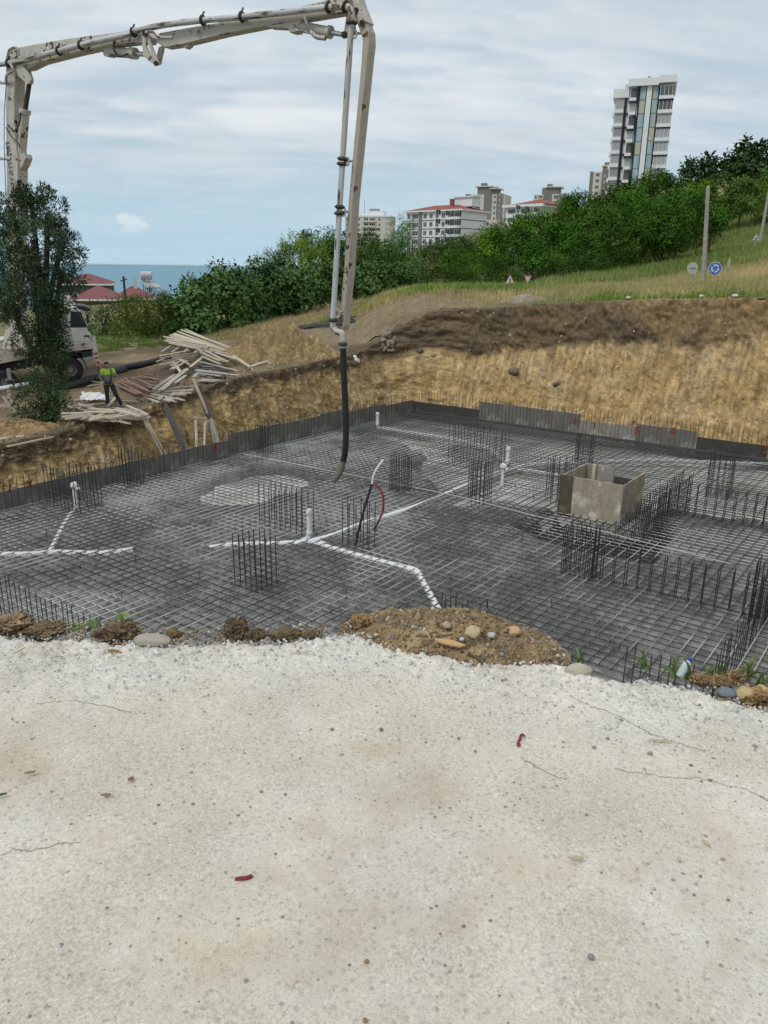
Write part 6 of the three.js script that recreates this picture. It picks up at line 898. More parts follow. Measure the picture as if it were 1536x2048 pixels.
  { const c = lie(188, 798, 12), g = new THREE.PlaneGeometry(1.5, 0.8, 40, 24); g.rotateX(-Math.PI / 2 + 0.25); const p = g.attributes.position; for (let i = 0; i < p.count; i++) { const x = p.getX(i), z = p.getZ(i); p.setY(i, p.getY(i) + 0.16 * Math.abs(fbm(x * 2.2, 1, z * 2.2, 4, 0.6)) + 0.1 * n3(x * 1.3, 2, z * 1.3)); const e = 0.72 + 0.35 * n3(Math.atan2(z, x) * 1.4, 3, 1); p.setX(i, x * e + 0.08 * n3(x * 4, 5, z * 4)); p.setZ(i, z * e + 0.1 * n3(x * 3, 8, z * 3)); } g.computeVertexNormals(); g.translate(c.x, c.y + 0.08, c.z); tag(mesh('plastic_sheet', g, new THREE.MeshStandardMaterial({ color: rgb(0.72, 0.73, 0.74), roughness: 0.5, side: THREE.DoubleSide })), 'crumpled white plastic sheet on the battens behind the worker', 'plastic sheet'); }
}
// boards leaning from the bank down to the left formwork
{
  const lean = (x0, y0, b0, x1, y1, b1, w, th, m, label, name = 'plank') => { const N = V(B[0], 0, B[1]), p = onPlane(x0, y0, W(0, b0, 0), N), q = onPlane(x1, y1, W(0, b1, 0), N); const g = beam(p, q, w, th, N.clone(), 0.006); return tag(mesh(name, g, m), label, 'board'); };
  lean(290, 840, -1.6, 331, 915, -0.35, 0.17, 0.05, M.wood, 'brown board leaning on the bank, leftmost of the leaning boards');
  lean(300, 862, -1.2, 326, 914, -0.3, 0.07, 0.05, M.woodPale, 'thin batten leaning just beside the leftmost leaning board');
  lean(324, 797, -2.1, 372, 905, -0.3, 0.25, 0.04, M.woodDark, 'wide black board leaning on the bank left of the little ladder');
  lean(352, 868, -1.0, 378, 900, -0.3, 0.09, 0.04, M.wood, 'pale batten leaning under the wide black board');
  lean(386, 757, -1.75, 424, 846, -0.95, 0.12, 0.05, M.wood, 'long pale board leaning from the timber heap down the bank');
  for (const [x0, y0, x1, y1] of [[397, 772, 405, 797], [406, 798, 413, 820], [412, 818, 420, 836]]) lean(x0, y0, -1.62 + (y0 - 772) * 0.009, x1, y1, -1.42 + (y0 - 772) * 0.009, 0.30, 0.03, M.woodDark, y0 < 790 ? 'black board piece highest on the leaning runway' : y0 < 810 ? 'black board piece in the middle of the leaning runway' : 'black board piece lowest on the leaning runway');
  lean(416, 832, -1.2, 436, 893, -0.32, 0.30, 0.035, M.woodGrey, 'wide grey board leaning on the formwork, rightmost of the leaning boards');
  const o = thing('ladder_frame', 'small wooden ladder frame leaning on the bank between black and grey boards', 'ladder'), N = V(B[0], 0, B[1]), p = (x, y, b) => onPlane(x, y, W(0, b, 0), N);
  mesh('rail', beam(p(391, 833, -1.1), p(394, 898, -0.35), 0.09, 0.05, N, 0.005), M.woodPale, o); mesh('rail', beam(p(410, 836, -1.1), p(409, 893, -0.35), 0.09, 0.05, N, 0.005), M.woodPale, o); mesh('rung', beam(p(387, 836, -1.04), p(415, 838, -1.04), 0.08, 0.04, N, 0.005), M.wood, o); mesh('rung', beam(p(391, 858, -0.86), p(411, 859, -0.86), 0.12, 0.03, N, 0.005), M.woodGrey, o); mesh('rung', beam(p(392, 879, -0.6), p(411, 877, -0.6), 0.10, 0.03, N, 0.005), M.woodGrey, o);
}
// black pipes, steel rods, trestle
{
  const pp = (pts, r, label) => { const P = pts.map(([x, y]) => { const q = lie(x, y, 6); return q; }); const o = thing('black_pipe', label, 'pipe'); mesh('pipe', tube(P, r, 16, 40), M.black, o); const d = P[1].clone().sub(P[0]).normalize(); mesh('pipe_end', cyl(P[0].clone().addScaledVector(d, -0.01), P[0].clone().addScaledVector(d, -0.03), r * 0.85, 16), M.rubber, o); const rings = []; for (let i = 0; i < 30; i++) { } return o; };
  pp([[118, 778], [160, 766], [232, 744], [250, 739]], 0.19, 'thick black plastic pipe lying on the ground behind the worker, nearer one');
  pp([[222, 742], [270, 731], [300, 725], [340, 713]], 0.14, 'black plastic pipe lying on the ground running to the timber heap, farther one');
  const o = thing('rod_bundle', 'bundle of dark steel rods lying on the road left of the boom tip', 'steel rods'); for (let i = 0; i < 16; i++) { const a = lie(584 + i * 2.2, 654 + (i % 4) * 1.6 - i * 0.1, 3), b = lie(690 + i * 1.5, 632 + (i % 5) * 3, 3); mesh('rod', cyl(a, b, 0.035, 6), M.rebarDark, o); }
  const t = thing('trestle', 'rough wooden trestle with a pale sheet metal top at the left picture edge', 'trestle'); const d = 27.2, q = (x, y, dd = 0) => at(x, y, d + dd);
  mesh('top_sheet', beam(q(-30, 781, 0), q(58, 767, 0.6), 0.04, 0.7, UPV), std([0.62, 0.64, 0.66], { roughness: 0.35, metalness: 0.3 }), t);
  for (const [x0, y0, x1, y1, dd] of [[18, 782, 30, 824, -0.3], [2, 782, 6, 806, 0.4], [18, 790, 6, 818, 0], [6, 792, 26, 820, -0.1], [-12, 786, -8, 820, -0.3]]) mesh('leg', beam(q(x0, y0, dd), q(x1, y1, dd), 0.09, 0.05, UPV), dd === 0 ? M.wood : M.woodPale, t);
  mesh('rail', beam(q(16, 782, -0.35), q(50, 785, 0.2), 0.1, 0.04, UPV), M.wood, t); mesh('rail', beam(q(-20, 812, -0.2), q(22, 812, -0.3), 0.08, 0.04, UPV), M.wood, t);
  tag(mesh('pale_pole', tube([lie(500, 734, 4), lie(530, 724, 6), lie(564, 719, 4)], 0.04, 8, 12), M.pvc), 'thin pale pole lying along the edge of the spoil heap', 'pole');
}
// spoil heaps
function heap(name, label, cat, c, rx, rz, h, turn, c0, c1, seed, kind, sharp = 1, seg = 70) {
  const g = new THREE.PlaneGeometry(2, 2, seg, seg); g.rotateX(-Math.PI / 2); const p = g.attributes.position, col = []; const ct = Math.cos(turn), sn = Math.sin(turn);
  for (let i = 0; i < p.count; i++) { const u = p.getX(i), v = p.getZ(i), r = Math.hypot(u, v), k = r > 1e-6 ? Math.max(Math.abs(u), Math.abs(v)) / r : 1; const U = u * k, Vv = v * k, R = Math.hypot(U, Vv), x = U * rx, z = Vv * rz, X = c.x + x * ct + z * sn, Z = c.z - x * sn + z * ct; const f = Math.pow(Math.max(0, 1 - Math.pow(R, 1.6)), sharp); const nn = fbm(X * 1.3 / (rx * 0.35 + 0.2), seed, Z * 1.3 / (rx * 0.35 + 0.2), 4), n2 = fbm(X * 14 / (rx + 1), seed + 3, Z * 14 / (rx + 1), 4, 0.6); const base = typeof c.ground === 'number' ? c.ground : G(X, Z); p.setXYZ(i, X, base - 0.04 * rx + (h * f * (1 + 0.35 * nn) + h * 0.2 * n2 * (0.25 + f)) * sstep(1, 0.93, R), Z); col.push(...mix3(c0, c1, clamp(0.5 + 0.5 * n2 + 0.4 * nn))); }
  g.setAttribute('color', new THREE.Float32BufferAttribute(col, 3)); g.computeVertexNormals(); boxUV(g); return tag(mesh(name, g, M.soil), label, cat, null, kind);
}
{
  heap('spoil_heap', 'ochre heap of dug earth behind the hanging hose, right of the timber', 'earth heap', hitG(556, 712), 3.1, 2.0, 1.35, 0.35, [0.36, 0.25, 0.115], [0.60, 0.45, 0.23], 4);
  heap('spoil_heap', 'small ochre earth heap at the left picture edge below the trestle', 'earth heap', hitG(20, 868), 1.7, 1.1, 0.42, 0.6, [0.27, 0.18, 0.08], [0.5, 0.36, 0.18], 9);
  heap('gravel_heap', 'low pale grey gravel heap on top of the far bank', 'gravel heap', W(-4.2, 3.4, 0), 1.5, 0.8, 0.24, -0.64, [0.30, 0.28, 0.25], [0.46, 0.43, 0.39], 14);
}
// stones on the banks
{
  const flatS = (seed, sq) => { const g = stoneGeo(1, seed, sq, 1).toNonIndexed(); g.computeVertexNormals(); return g; };
  const sg = [flatS(3, 0.7), flatS(8, 0.55)], { pos, ns, nt, nor } = BANK, spots = [];
  for (let q = 0; q < 2400; q++) { const i = Math.floor(rW() * (ns - 60)), j = Math.floor(rW() * nt * 0.95), k = (i * nt + j) * 3; if (fbm(pos[k] * 0.8, pos[k + 1] * 0.8, pos[k + 2] * 0.8, 2) < -0.25) continue; spots.push([V(pos[k], pos[k + 1], pos[k + 2]), 0.014 + 0.055 * Math.pow(rW(), 6), V(nor.getX(i * nt + j), nor.getY(i * nt + j), nor.getZ(i * nt + j))]); }
  const im = new THREE.InstancedMesh(sg[0], std([1, 1, 1], { roughness: 0.95 }), spots.length); im.name = 'bank_stones'; spots.forEach(([p, s, n], i) => { _q.set(rW() - 0.5, rW() - 0.5, rW() - 0.5, rW() - 0.5).normalize(); _m.compose(p.addScaledVector(n, s * 0.2), _q, _s.set(s, s, s)); im.setMatrixAt(i, _m); const t = rW(), c = t < 0.55 ? mix3([0.36, 0.27, 0.15], [0.56, 0.46, 0.31], rW()) : mix3([0.2, 0.18, 0.15], [0.5, 0.46, 0.4], rW() * rW()); im.setColorAt(i, _c.setRGB(...c)); }); scene.add(im); tag(im, 'small stones and broken pieces stuck in the faces of the earth banks', 'stones', null, 'stuff');
  const rockM = std([0.2, 0.175, 0.145], { roughness: 1, bumpMap: soilBump, bumpScale: 0.03 }), rock2 = std([0.27, 0.235, 0.175], { roughness: 1, bumpMap: soilBump, bumpScale: 0.02 });
  const NF = V(A[0], 0, A[1]); const bankAt = (x, y) => { const d = sight(x, y); let best = null, bd = 1e9; for (let i = 300; i < ns - 40; i += 2) for (let j = 0; j < nt; j += 2) { const k = (i * nt + j) * 3, q = V(pos[k], pos[k + 1], pos[k + 2]).sub(EYE), t = q.dot(d) / d.lengthSq(), e = q.addScaledVector(d, -t).length(); if (e < bd) { bd = e; best = V(pos[k], pos[k + 1], pos[k + 2]); } } return best; };
  for (const [x, y, r, m, l] of [[1024, 746, 0.34, rockM, 'dark round boulder sticking out of the pale lower half of the far bank'], [869, 714, 0.14, rock2, 'pale pointed stone in the dark earth of the far bank'], [1115, 768, 0.22, rockM, 'small dark lump in the far bank right of the boulder'], [835, 705, 0.2, rockM, 'dark lump high in the far bank near its left corner'], [712, 722, 0.12, std([0.7, 0.69, 0.66]), 'white broken block just right of the hanging hose, lower one'], [708, 711, 0.09, std([0.7, 0.69, 0.66]), 'white broken block just right of the hanging hose, upper one']]) { const p = bankAt(x, y); const g = stoneGeo(r, x, 0.72, 2); const o = mesh('rock', g, m); o.position.copy(p).addScaledVector(NF, -r * 0.45); o.rotation.set(x, y, 0); o.scale.set(1.15, 0.85, 1); tag(o, l, 'rock'); }
  const wall = thing('stone_wall', 'bit of old rubble stone wall cut through in the far bank, near its left corner', 'rubble wall'); let w = 0; for (let r = 0; r < 6; r++) for (let c = 0; c < 3; c++) { const p = bankAt(764 + c * 9 + r * 1.5, 658 + r * 8); const s = mesh('stone', stoneGeo(0.12, ++w, 0.5, 2).scale(1.25, 1, 1), w % 3 ? rock2 : std([0.22, 0.195, 0.16]), wall); s.position.copy(p).addScaledVector(NF, 0.04); s.rotation.set(rW(), rW() * 3, rW()); }
  for (const [b, a, s, l] of [[8.6, -3.3, 0.12, 'white broken concrete piece on the grassy top of the far bank, leftmost'], [11.6, -3.2, 0.11, 'white broken concrete piece on the grassy top of the far bank, middle one'], [12.9, -3.1, 0.13, 'white broken concrete piece on the grassy top of the far bank, rightmost']]) { const o = mesh('rock', stoneGeo(s, b, 0.5, 2), std([0.52, 0.5, 0.45])); const p = W(a, b, 0); p.y = G(p.x, p.z) + 0.1; o.position.copy(p); tag(o, l, 'rubble'); }
  const sc = []; for (let i = 0; i < 900; i++) { const a = 3 + 18 * rW(), b = -2.4 - 3.2 * rW(), p = W(a, b, 0); p.y = G(p.x, p.z) + 0.02; sc.push([p, 0.02 + 0.07 * Math.pow(rW(), 3)]); }
  const i2 = new THREE.InstancedMesh(sg[1], std([1, 1, 1], { roughness: 0.95 }), sc.length); i2.name = 'ground_stones'; sc.forEach(([p, s], i) => { _q.set(rW() - 0.5, rW() - 0.5, rW() - 0.5, rW() - 0.5).normalize(); _m.compose(p, _q, _s.set(s, s, s)); i2.setMatrixAt(i, _m); i2.setColorAt(i, _c.setRGB(...mix3([0.2, 0.15, 0.09], [0.62, 0.56, 0.45], rW() * rW()))); }); scene.add(i2); tag(i2, 'stones and crumbs scattered on the bare ground left of the pit', 'stones', null, 'stuff');
}
// ---------------------------------------------------------------- the worker
function mcMesh(bones, cell, pad, lo, hi) { // smooth union of tapered capsules [a, b, ra, rb], meshed
  const size = Math.max(hi.x - lo.x, hi.y - lo.y, hi.z - lo.z) + 2 * pad, N = Math.max(12, Math.min(150, Math.ceil(size / cell)));
  const mc = new MarchingCubes(N, new THREE.MeshStandardMaterial(), false, false, 200000); mc.isolation = 0; const c = lo.clone().add(hi).multiplyScalar(0.5), K = 0.035 * (cell / 0.012 < 1 ? 0.25 : 1);
  const p = V(), ab = V(), ap = V();
  for (let z = 0; z < N; z++) for (let y = 0; y < N; y++) for (let x = 0; x < N; x++) {
    p.set(c.x + ((x - N / 2) / (N / 2)) * size / 2, c.y + ((y - N / 2) / (N / 2)) * size / 2, c.z + ((z - N / 2) / (N / 2)) * size / 2); let d = 9;
    for (const [a, b, ra, rb] of bones) { ab.copy(b).sub(a); ap.copy(p).sub(a); const t = clamp(ap.dot(ab) / Math.max(ab.lengthSq(), 1e-9)); const e = ap.addScaledVector(ab, -t).length() - lerp(ra, rb, t); const h = clamp(0.5 + 0.5 * (d - e) / K); d = lerp(d, e, h) - K * h * (1 - h); }
    mc.field[z * N * N + y * N + x] = -d;
  }
  mc.update(); const n = mc.count !== undefined ? mc.count : mc.geometry.drawRange.count; const pa = new Float32Array(n * 3), na = new Float32Array(n * 3);
  for (let i = 0; i < n; i++) { pa[i * 3] = mc.positionArray[i * 3] * size / 2 + c.x; pa[i * 3 + 1] = mc.positionArray[i * 3 + 1] * size / 2 + c.y; pa[i * 3 + 2] = mc.positionArray[i * 3 + 2] * size / 2 + c.z; }
  const g = new THREE.BufferGeometry(); g.setAttribute('position', new THREE.BufferAttribute(pa, 3)); const w = mergeVertices(g, 1e-4); w.computeVertexNormals(); boxUV(w); return w;
}
{
  // local axes: x to the worker's left (picture right), y up, z towards the camera; feet near y = 0, height 1.72
  const base = at(222, 812, 28.6), o = thing('person', 'worker in grey shirt with bright yellow green shoulders standing on the battens, looking down', 'person', V(base.x, base.y - 0.02, base.z), 0.3); o.scale.setScalar(0.95);
  const J = { hipL: V(0.10, 0.90, 0), hipR: V(-0.10, 0.90, 0), kneeL: V(0.22, 0.50, 0.07), kneeR: V(-0.10, 0.49, 0.05), ankL: V(0.37, 0.11, 0.0), ankR: V(-0.11, 0.09, -0.01), pel: V(0, 0.95, 0), waist: V(0, 1.08, 0.02), chest: V(0, 1.30, 0.0), neck: V(0, 1.47, 0.0), head: V(-0.015, 1.61, 0.05), shL: V(0.19, 1.40, 0), shR: V(-0.19, 1.40, 0), elL: V(0.30, 1.14, 0.02), elR: V(-0.30, 1.14, 0.02), wrL: V(0.17, 0.96, 0.20), wrR: V(-0.16, 0.96, 0.20) };
  const skin = std([0.33, 0.19, 0.125], { roughness: 0.6 }), shirt = std([0.20, 0.22, 0.25], { roughness: 0.9 }), vest = std([0.46, 0.70, 0.05], { roughness: 0.7 }), trs = std([0.035, 0.038, 0.062], { roughness: 0.9 }), shoe = std([0.02, 0.02, 0.035], { roughness: 0.7 }), hairM = std([0.03, 0.02, 0.016], { roughness: 0.9 });
  const bodyBones = [[J.pel, J.waist, 0.125, 0.125], [J.waist, J.chest, 0.125, 0.145], [J.chest, V(0, 1.38, 0), 0.145, 0.12], [J.shL, J.shR, 0.06, 0.06], [J.neck.clone().setY(1.40), V(-0.005, 1.52, 0.02), 0.06, 0.055], [J.shL, J.elL, 0.055, 0.045], [J.elL, J.wrL, 0.043, 0.03], [J.shR, J.elR, 0.055, 0.045], [J.elR, J.wrR, 0.043, 0.03], [J.hipL, J.kneeL, 0.085, 0.06], [J.kneeL, J.ankL, 0.058, 0.04], [J.hipR, J.kneeR, 0.085, 0.06], [J.kneeR, J.ankR, 0.058, 0.04]];
  const headBones = [[V(-0.015, 1.645, 0.03), V(-0.015, 1.61, 0.055), 0.088, 0.082], [V(-0.015, 1.58, 0.075), V(-0.015, 1.555, 0.095), 0.055, 0.04], [V(-0.005, 1.50, 0.015), V(-0.01, 1.56, 0.03), 0.055, 0.055], [V(-0.015, 1.61, 0.135), V(-0.015, 1.585, 0.158), 0.012, 0.016], [V(-0.105, 1.605, 0.03), V(-0.108, 1.575, 0.03), 0.014, 0.01], [V(0.075, 1.605, 0.03), V(0.078, 1.575, 0.03), 0.014, 0.01]];
  const parts = [mcMesh(bodyBones, 0.014, 0.02, V(-0.45, 0.02, -0.2), V(0.5, 1.58, 0.35)), mcMesh(headBones, 0.006, 0.01, V(-0.13, 1.47, -0.07), V(0.1, 1.74, 0.18))];
  for (const s of [1, -1]) { const w = s > 0 ? J.wrL : J.wrR, dir = V(-s * 0.55, -0.35, 0.6).normalize(), sd = V(s * 0.2, 0.75, 0.55).normalize().cross(dir).normalize(), palm = w.clone().addScaledVector(dir, 0.085), hb = [[w, palm, 0.026, 0.030], [w.clone().addScaledVector(sd, 0.018), palm.clone().addScaledVector(sd, 0.026), 0.018, 0.016], [w.clone().addScaledVector(sd, -0.018), palm.clone().addScaledVector(sd, -0.026), 0.018, 0.016]]; const down = V(-s * 0.3, -0.9, 0.1).normalize(); [-0.03, -0.01, 0.01, 0.03].forEach((q, i) => { const L = [0.030, 0.036, 0.035, 0.027][i], k = palm.clone().addScaledVector(sd, q), m1 = k.clone().addScaledVector(dir, L), m2 = m1.clone().addScaledVector(dir, L * 0.4).addScaledVector(down, L * 0.75); hb.push([k, m1, 0.0095, 0.009], [m1, m2, 0.009, 0.0075]); }); const tb = w.clone().addScaledVector(dir, 0.03).addScaledVector(sd, 0.03 * -s), t1 = tb.clone().addScaledVector(sd, -0.03 * s).addScaledVector(dir, 0.02); hb.push([tb, t1, 0.013, 0.011], [t1, t1.clone().addScaledVector(dir, 0.032), 0.011, 0.008]); parts.push(mcMesh(hb, 0.005, 0.008, w.clone().addScalar(-0.13), w.clone().addScalar(0.13))); }
  mesh('body', mergeGeometries(parts.map(g => g.toNonIndexed())), skin, o);
  const g1 = mcMesh([[V(0, 1.0, 0.01), J.waist, 0.150, 0.150], [J.waist, J.chest, 0.150, 0.158], [J.chest, V(0, 1.37, 0), 0.158, 0.128], [J.shL, J.shR, 0.075, 0.075], [J.shL, J.elL.clone().lerp(J.shL, 0.15), 0.075, 0.068], [J.shR, J.elR.clone().lerp(J.shR, 0.15), 0.075, 0.068]], 0.014, 0.02, V(-0.42, 0.84, -0.2), V(0.42, 1.5, 0.2));
  const split = (g, f) => { const q = g.index ? g.toNonIndexed() : g, p = q.attributes.position, A1 = [], B1 = []; for (let i = 0; i < p.count; i += 3) { const y = (p.getY(i) + p.getY(i + 1) + p.getY(i + 2)) / 3, x = (p.getX(i) + p.getX(i + 1) + p.getX(i + 2)) / 3; (f(x, y) ? A1 : B1).push(i, i + 1, i + 2); } return [A1, B1].map(l => { const n = new THREE.BufferGeometry(), a = []; for (const i of l) a.push(p.getX(i), p.getY(i), p.getZ(i)); n.setAttribute('position', new THREE.Float32BufferAttribute(a, 3)); const w = mergeVertices(n, 1e-4); w.computeVertexNormals(); boxUV(w); return w; }); };
  const [up, dn] = split(g1, (x, y) => y > 1.275 - 0.05 * Math.abs(x) / 0.2 + (Math.abs(x) > 0.235 ? 0.12 : 0));
  mesh('shirt', dn, shirt, o); mesh('shoulder_panel', up, vest, o);
  mesh('trousers', mcMesh([[J.pel, V(0, 1.03, 0.005), 0.142, 0.142], [J.hipL, J.kneeL, 0.103, 0.082], [J.kneeL, J.ankL.clone().add(V(0, 0.03, 0)), 0.080, 0.070], [J.hipR, J.kneeR, 0.103, 0.082], [J.kneeR, J.ankR.clone().add(V(0, 0.03, 0)), 0.080, 0.070]], 0.014, 0.02, V(-0.25, 0.02, -0.2), V(0.5, 1.1, 0.25)), trs, o);
  for (const s of [J.ankL, J.ankR]) mesh('boot', mcMesh([[s, s.clone().add(V(0.01, -0.04, -0.02)), 0.055, 0.05], [s.clone().add(V(0, -0.045, -0.02)), s.clone().add(V(0.02, -0.055, 0.15)), 0.045, 0.04]], 0.010, 0.01, s.clone().add(V(-0.1, -0.12, -0.1)), s.clone().add(V(0.12, 0.1, 0.22))), shoe, o);
  mesh('hair', mcMesh([[V(-0.015, 1.66, 0.005), V(-0.015, 1.66, 0.03), 0.092, 0.088], [V(-0.015, 1.60, -0.025), V(-0.015, 1.65, -0.01), 0.075, 0.085]], 0.008, 0.01, V(-0.14, 1.5, -0.13), V(0.12, 1.78, 0.14)), hairM, o);
  for (const s of [-1, 1]) { mesh('eye', ell(0.011, 0.008, 0.008, -0.015 + s * 0.032, 1.618, 0.122), std([0.04, 0.03, 0.025]), o); }
  mesh('mouth', ell(0.022, 0.005, 0.008, -0.015, 1.558, 0.133), std([0.2, 0.09, 0.07]), o);
  mesh('shoulder_strap', tube([V(0.12, 1.475, -0.05), V(0.125, 1.46, 0.09), V(0.13, 1.32, 0.185), V(0.12, 1.16, 0.19), V(0.07, 1.02, 0.19)], 0.02, 6, 24), M.black, o);
  mesh('remote_control', [rbox(0.30, 0.09, 0.14, 0.02, 0, 0.945, 0.24), cyl(V(-0.06, 0.98, 0.24), V(-0.06, 1.03, 0.24), 0.008, 6), cyl(V(0.06, 0.98, 0.24), V(0.06, 1.03, 0.24), 0.008, 6)], M.black, o); mesh('control_trim', rbox(0.31, 0.03, 0.15, 0.01, 0, 0.915, 0.24), std([0.25, 0.14, 0.03]), o);
}

// ---------------------------------------------------------------- along the broken slab edge and on the slab
const rF = rng(606);
{
  const c = gp(905, 1283, 0); c.z -= 0.07; c.ground = -0.02;
  const m = heap('earth_mound', 'brown mound of earth and gravel on the broken edge of the pale slab', 'earth mound', c, 0.54, 0.30, 0.135, -0.3, [0.16, 0.115, 0.06], [0.42, 0.31, 0.175], 22, undefined, 0.8, 190);
  const ray = new THREE.Raycaster(); const hAt = (x, z) => { ray.set(V(x, 2, z), V(0, -1, 0)); const h = ray.intersectObject(m); return h.length ? h[0].point.y : null; };
  m.updateMatrixWorld(true);
  // crumbs of soil and grit: instanced stuff
  const sg = (() => { const g = stoneGeo(1, 5, 0.7, 1).toNonIndexed(); g.computeVertexNormals(); return g; })(), spots = [];
  const P = m.geometry.attributes.position; for (let i = 0; i < 2600; i++) { const k = Math.floor(rF() * P.count); const s = 0.0022 + 0.009 * Math.pow(rF(), 5); spots.push([V(P.getX(k) + 0.004 * rF(), P.getY(k) + s * 0.3, P.getZ(k)), s]); }
  const im = new THREE.InstancedMesh(sg, std([1, 1, 1], { roughness: 0.95 }), spots.length); im.name = 'grit'; spots.forEach(([p, s], i) => { _q.set(rF() - 0.5, rF() - 0.5, rF() - 0.5, rF() - 0.5).normalize(); _m.compose(p, _q, _s.set(s, s, s)); im.setMatrixAt(i, _m); const t = rF(); im.setColorAt(i, _c.setRGB(...(t < 0.75 ? mix3([0.15, 0.10, 0.05], [0.40, 0.28, 0.15], rF()) : t < 0.96 ? mix3([0.14, 0.135, 0.13], [0.36, 0.35, 0.33], rF()) : [0.52, 0.48, 0.40]))); }); m.add(im); im.userData.kind = 'stuff';
  const put = (px, py, rx, ry, col, label, sq = 0.7, cat = 'stone') => { const g0 = gp(px, py, 0.05), d = -g0.z, s = rx / 1538 * g0.distanceTo(EYE); const h = hAt(g0.x, g0.z); const o = mesh('stone', stoneGeo(s, px * 0.3, sq, 3), std(col, { roughness: 0.85, bumpMap: soilBump, bumpScale: 0.004 })); const y = h === null ? 0.01 : h; const q = gp(px, py, y + s * 0.3); o.position.copy(q); o.rotation.y = rx > 25 ? 0 : rF() * 3; if (rx > 25) { o.scale.z = 0.5; o.position.y -= s * 0.25; } return tag(o, label, cat); };
  put(946, 1264, 15, 9, [0.48, 0.37, 0.23], 'round tan stone in the middle of the earth mound'); put(1028, 1262, 14, 10, [0.50, 0.33, 0.18], 'orange brown stone near the right end of the earth mound'); put(836, 1291, 12, 7, [0.47, 0.36, 0.22], 'tan stone at the foot of the earth mound, left of the wood chip'); put(938, 1307, 9, 6, [0.46, 0.34, 0.2], 'small tan stone at the foot of the earth mound, below the wood chip'); put(938, 1239, 9, 6, [0.10, 0.09, 0.09], 'dark stone high on the earth mound'); put(893, 1250, 9, 6, [0.40, 0.31, 0.20], 'small brown stone beside the green sprout on the mound'); put(828, 1256, 6, 5, [0.34, 0.37, 0.42], 'small blue grey stone left in the earth mound'); put(924, 1278, 5, 5, [0.5, 0.52, 0.54], 'tiny pale grey stone above the wood chip'); put(982, 1270, 8, 5, [0.44, 0.44, 0.42], 'grey stone right of the round tan stone on the mound'); put(850, 1288, 6, 4, [0.72, 0.70, 0.66], 'white chip of stone at the foot of the mound'); put(765, 1265, 6, 4, [0.12, 0.12, 0.14], 'dark pebble left of the earth mound on the slab edge');
  put(1158, 1334, 27, 16, [0.45, 0.40, 0.31], 'large pale stone at the slab edge right of the earth mound', 0.5); put(302, 1272, 36, 12, [0.36, 0.335, 0.28], 'long pale stone at the left slab edge', 0.32); put(1453, 1384, 15, 9, [0.15, 0.17, 0.20], 'flat blue grey stone at the right slab edge', 0.5); put(1491, 1388, 16, 14, [0.46, 0.35, 0.19], 'round yellow stone at the right slab edge', 0.85); put(1526, 1384, 14, 11, [0.45, 0.34, 0.18], 'yellow stone at the right picture edge', 0.8);
  // clods of earth
  const clod = (px, py, rx, up, label, col = [0.125, 0.09, 0.052]) => { const q = gp(px, py, 0.0), s = 0.72 * rx / 1538 * q.distanceTo(EYE); const g = mergeVertices(new THREE.IcosahedronGeometry(1, 12).deleteAttribute('uv').deleteAttribute('normal')), p = g.attributes.position, cc = []; for (let i = 0; i < p.count; i++) { const x = p.getX(i), y = p.getY(i), z = p.getZ(i); const n = fbm(x * 1.4 + px, y * 1.4, z * 1.4, 3), n2 = fbm(x * 6 + px, y * 6, z * 6, 4, 0.65); const k = s * (1 + 0.38 * n + 0.32 * n2); p.setXYZ(i, x * k, y * k * up, z * k * 0.8); cc.push(...mix3(col, [col[0] * 2.3, col[1] * 2.3, col[2] * 2.2], clamp(0.45 + 0.7 * n2))); } g.setAttribute('color', new THREE.Float32BufferAttribute(cc, 3)); g.computeVertexNormals(); boxUV(g); const o = mesh('earth_clod', g, M.soil); o.position.set(q.x, s * up * 0.35, q.z - 0.02); return tag(o, label, 'earth clod'); };
  clod(470, 1272, 32, 1.05, 'tall shaggy clod of earth alone on the slab edge, left of the mound'); clod(508, 1277, 26, 0.55, 'low earth clod right of the tall shaggy clod'); clod(568, 1276, 40, 0.32, 'flat brown earth crust left of the mound'); clod(620, 1274, 30, 0.28, 'thin earth crust just left of the mound'); clod(725, 1253, 36, 0.55, 'smooth brown earth lump at the left end of the mound', [0.24, 0.155, 0.075]); clod(238, 1273, 44, 0.5, 'dark earth clod by the left green plant'); clod(200, 1273, 24, 0.4, 'small earth clod left of the green plant'); clod(88, 1267, 46, 0.3, 'long dry clod with dead grass at the left slab edge, right part'); clod(20, 1258, 52, 0.42, 'dry clod with dead grass at the left picture edge', [0.2, 0.14, 0.08]); clod(345, 1275, 22, 0.35, 'small clod right of the long pale stone'); clod(1405, 1368, 26, 0.5, 'brown crumbly clod under the right grass tufts', [0.20, 0.14, 0.075]); clod(1445, 1372, 28, 0.5, 'brown crumbly clod behind the blue grey stone', [0.20, 0.14, 0.075]); clod(1475, 1362, 24, 0.7, 'brown crumbly clod behind the round yellow stone', [0.22, 0.15, 0.08]); clod(1520, 1406, 40, 0.5, 'brown crumbly clod lowest at the right picture edge', [0.24, 0.15, 0.07]);
  // crumbs spilled along the edge
  const cr = []; for (let i = 0; i < 2600; i++) { const t = rF(); const px = t < 0.35 ? 1350 + 200 * rF() : t < 0.7 ? -10 + 660 * rF() : 680 + 440 * rF(); const x = gp(px, 1290, 0).x, z = edgeZ(x) + 0.05 - 0.16 * rF() * (t < 0.35 ? 1.6 : 1); cr.push([V(x, -0.01 + 0.02 * rF(), z), 0.002 + 0.007 * Math.pow(rF(), 3)]); }
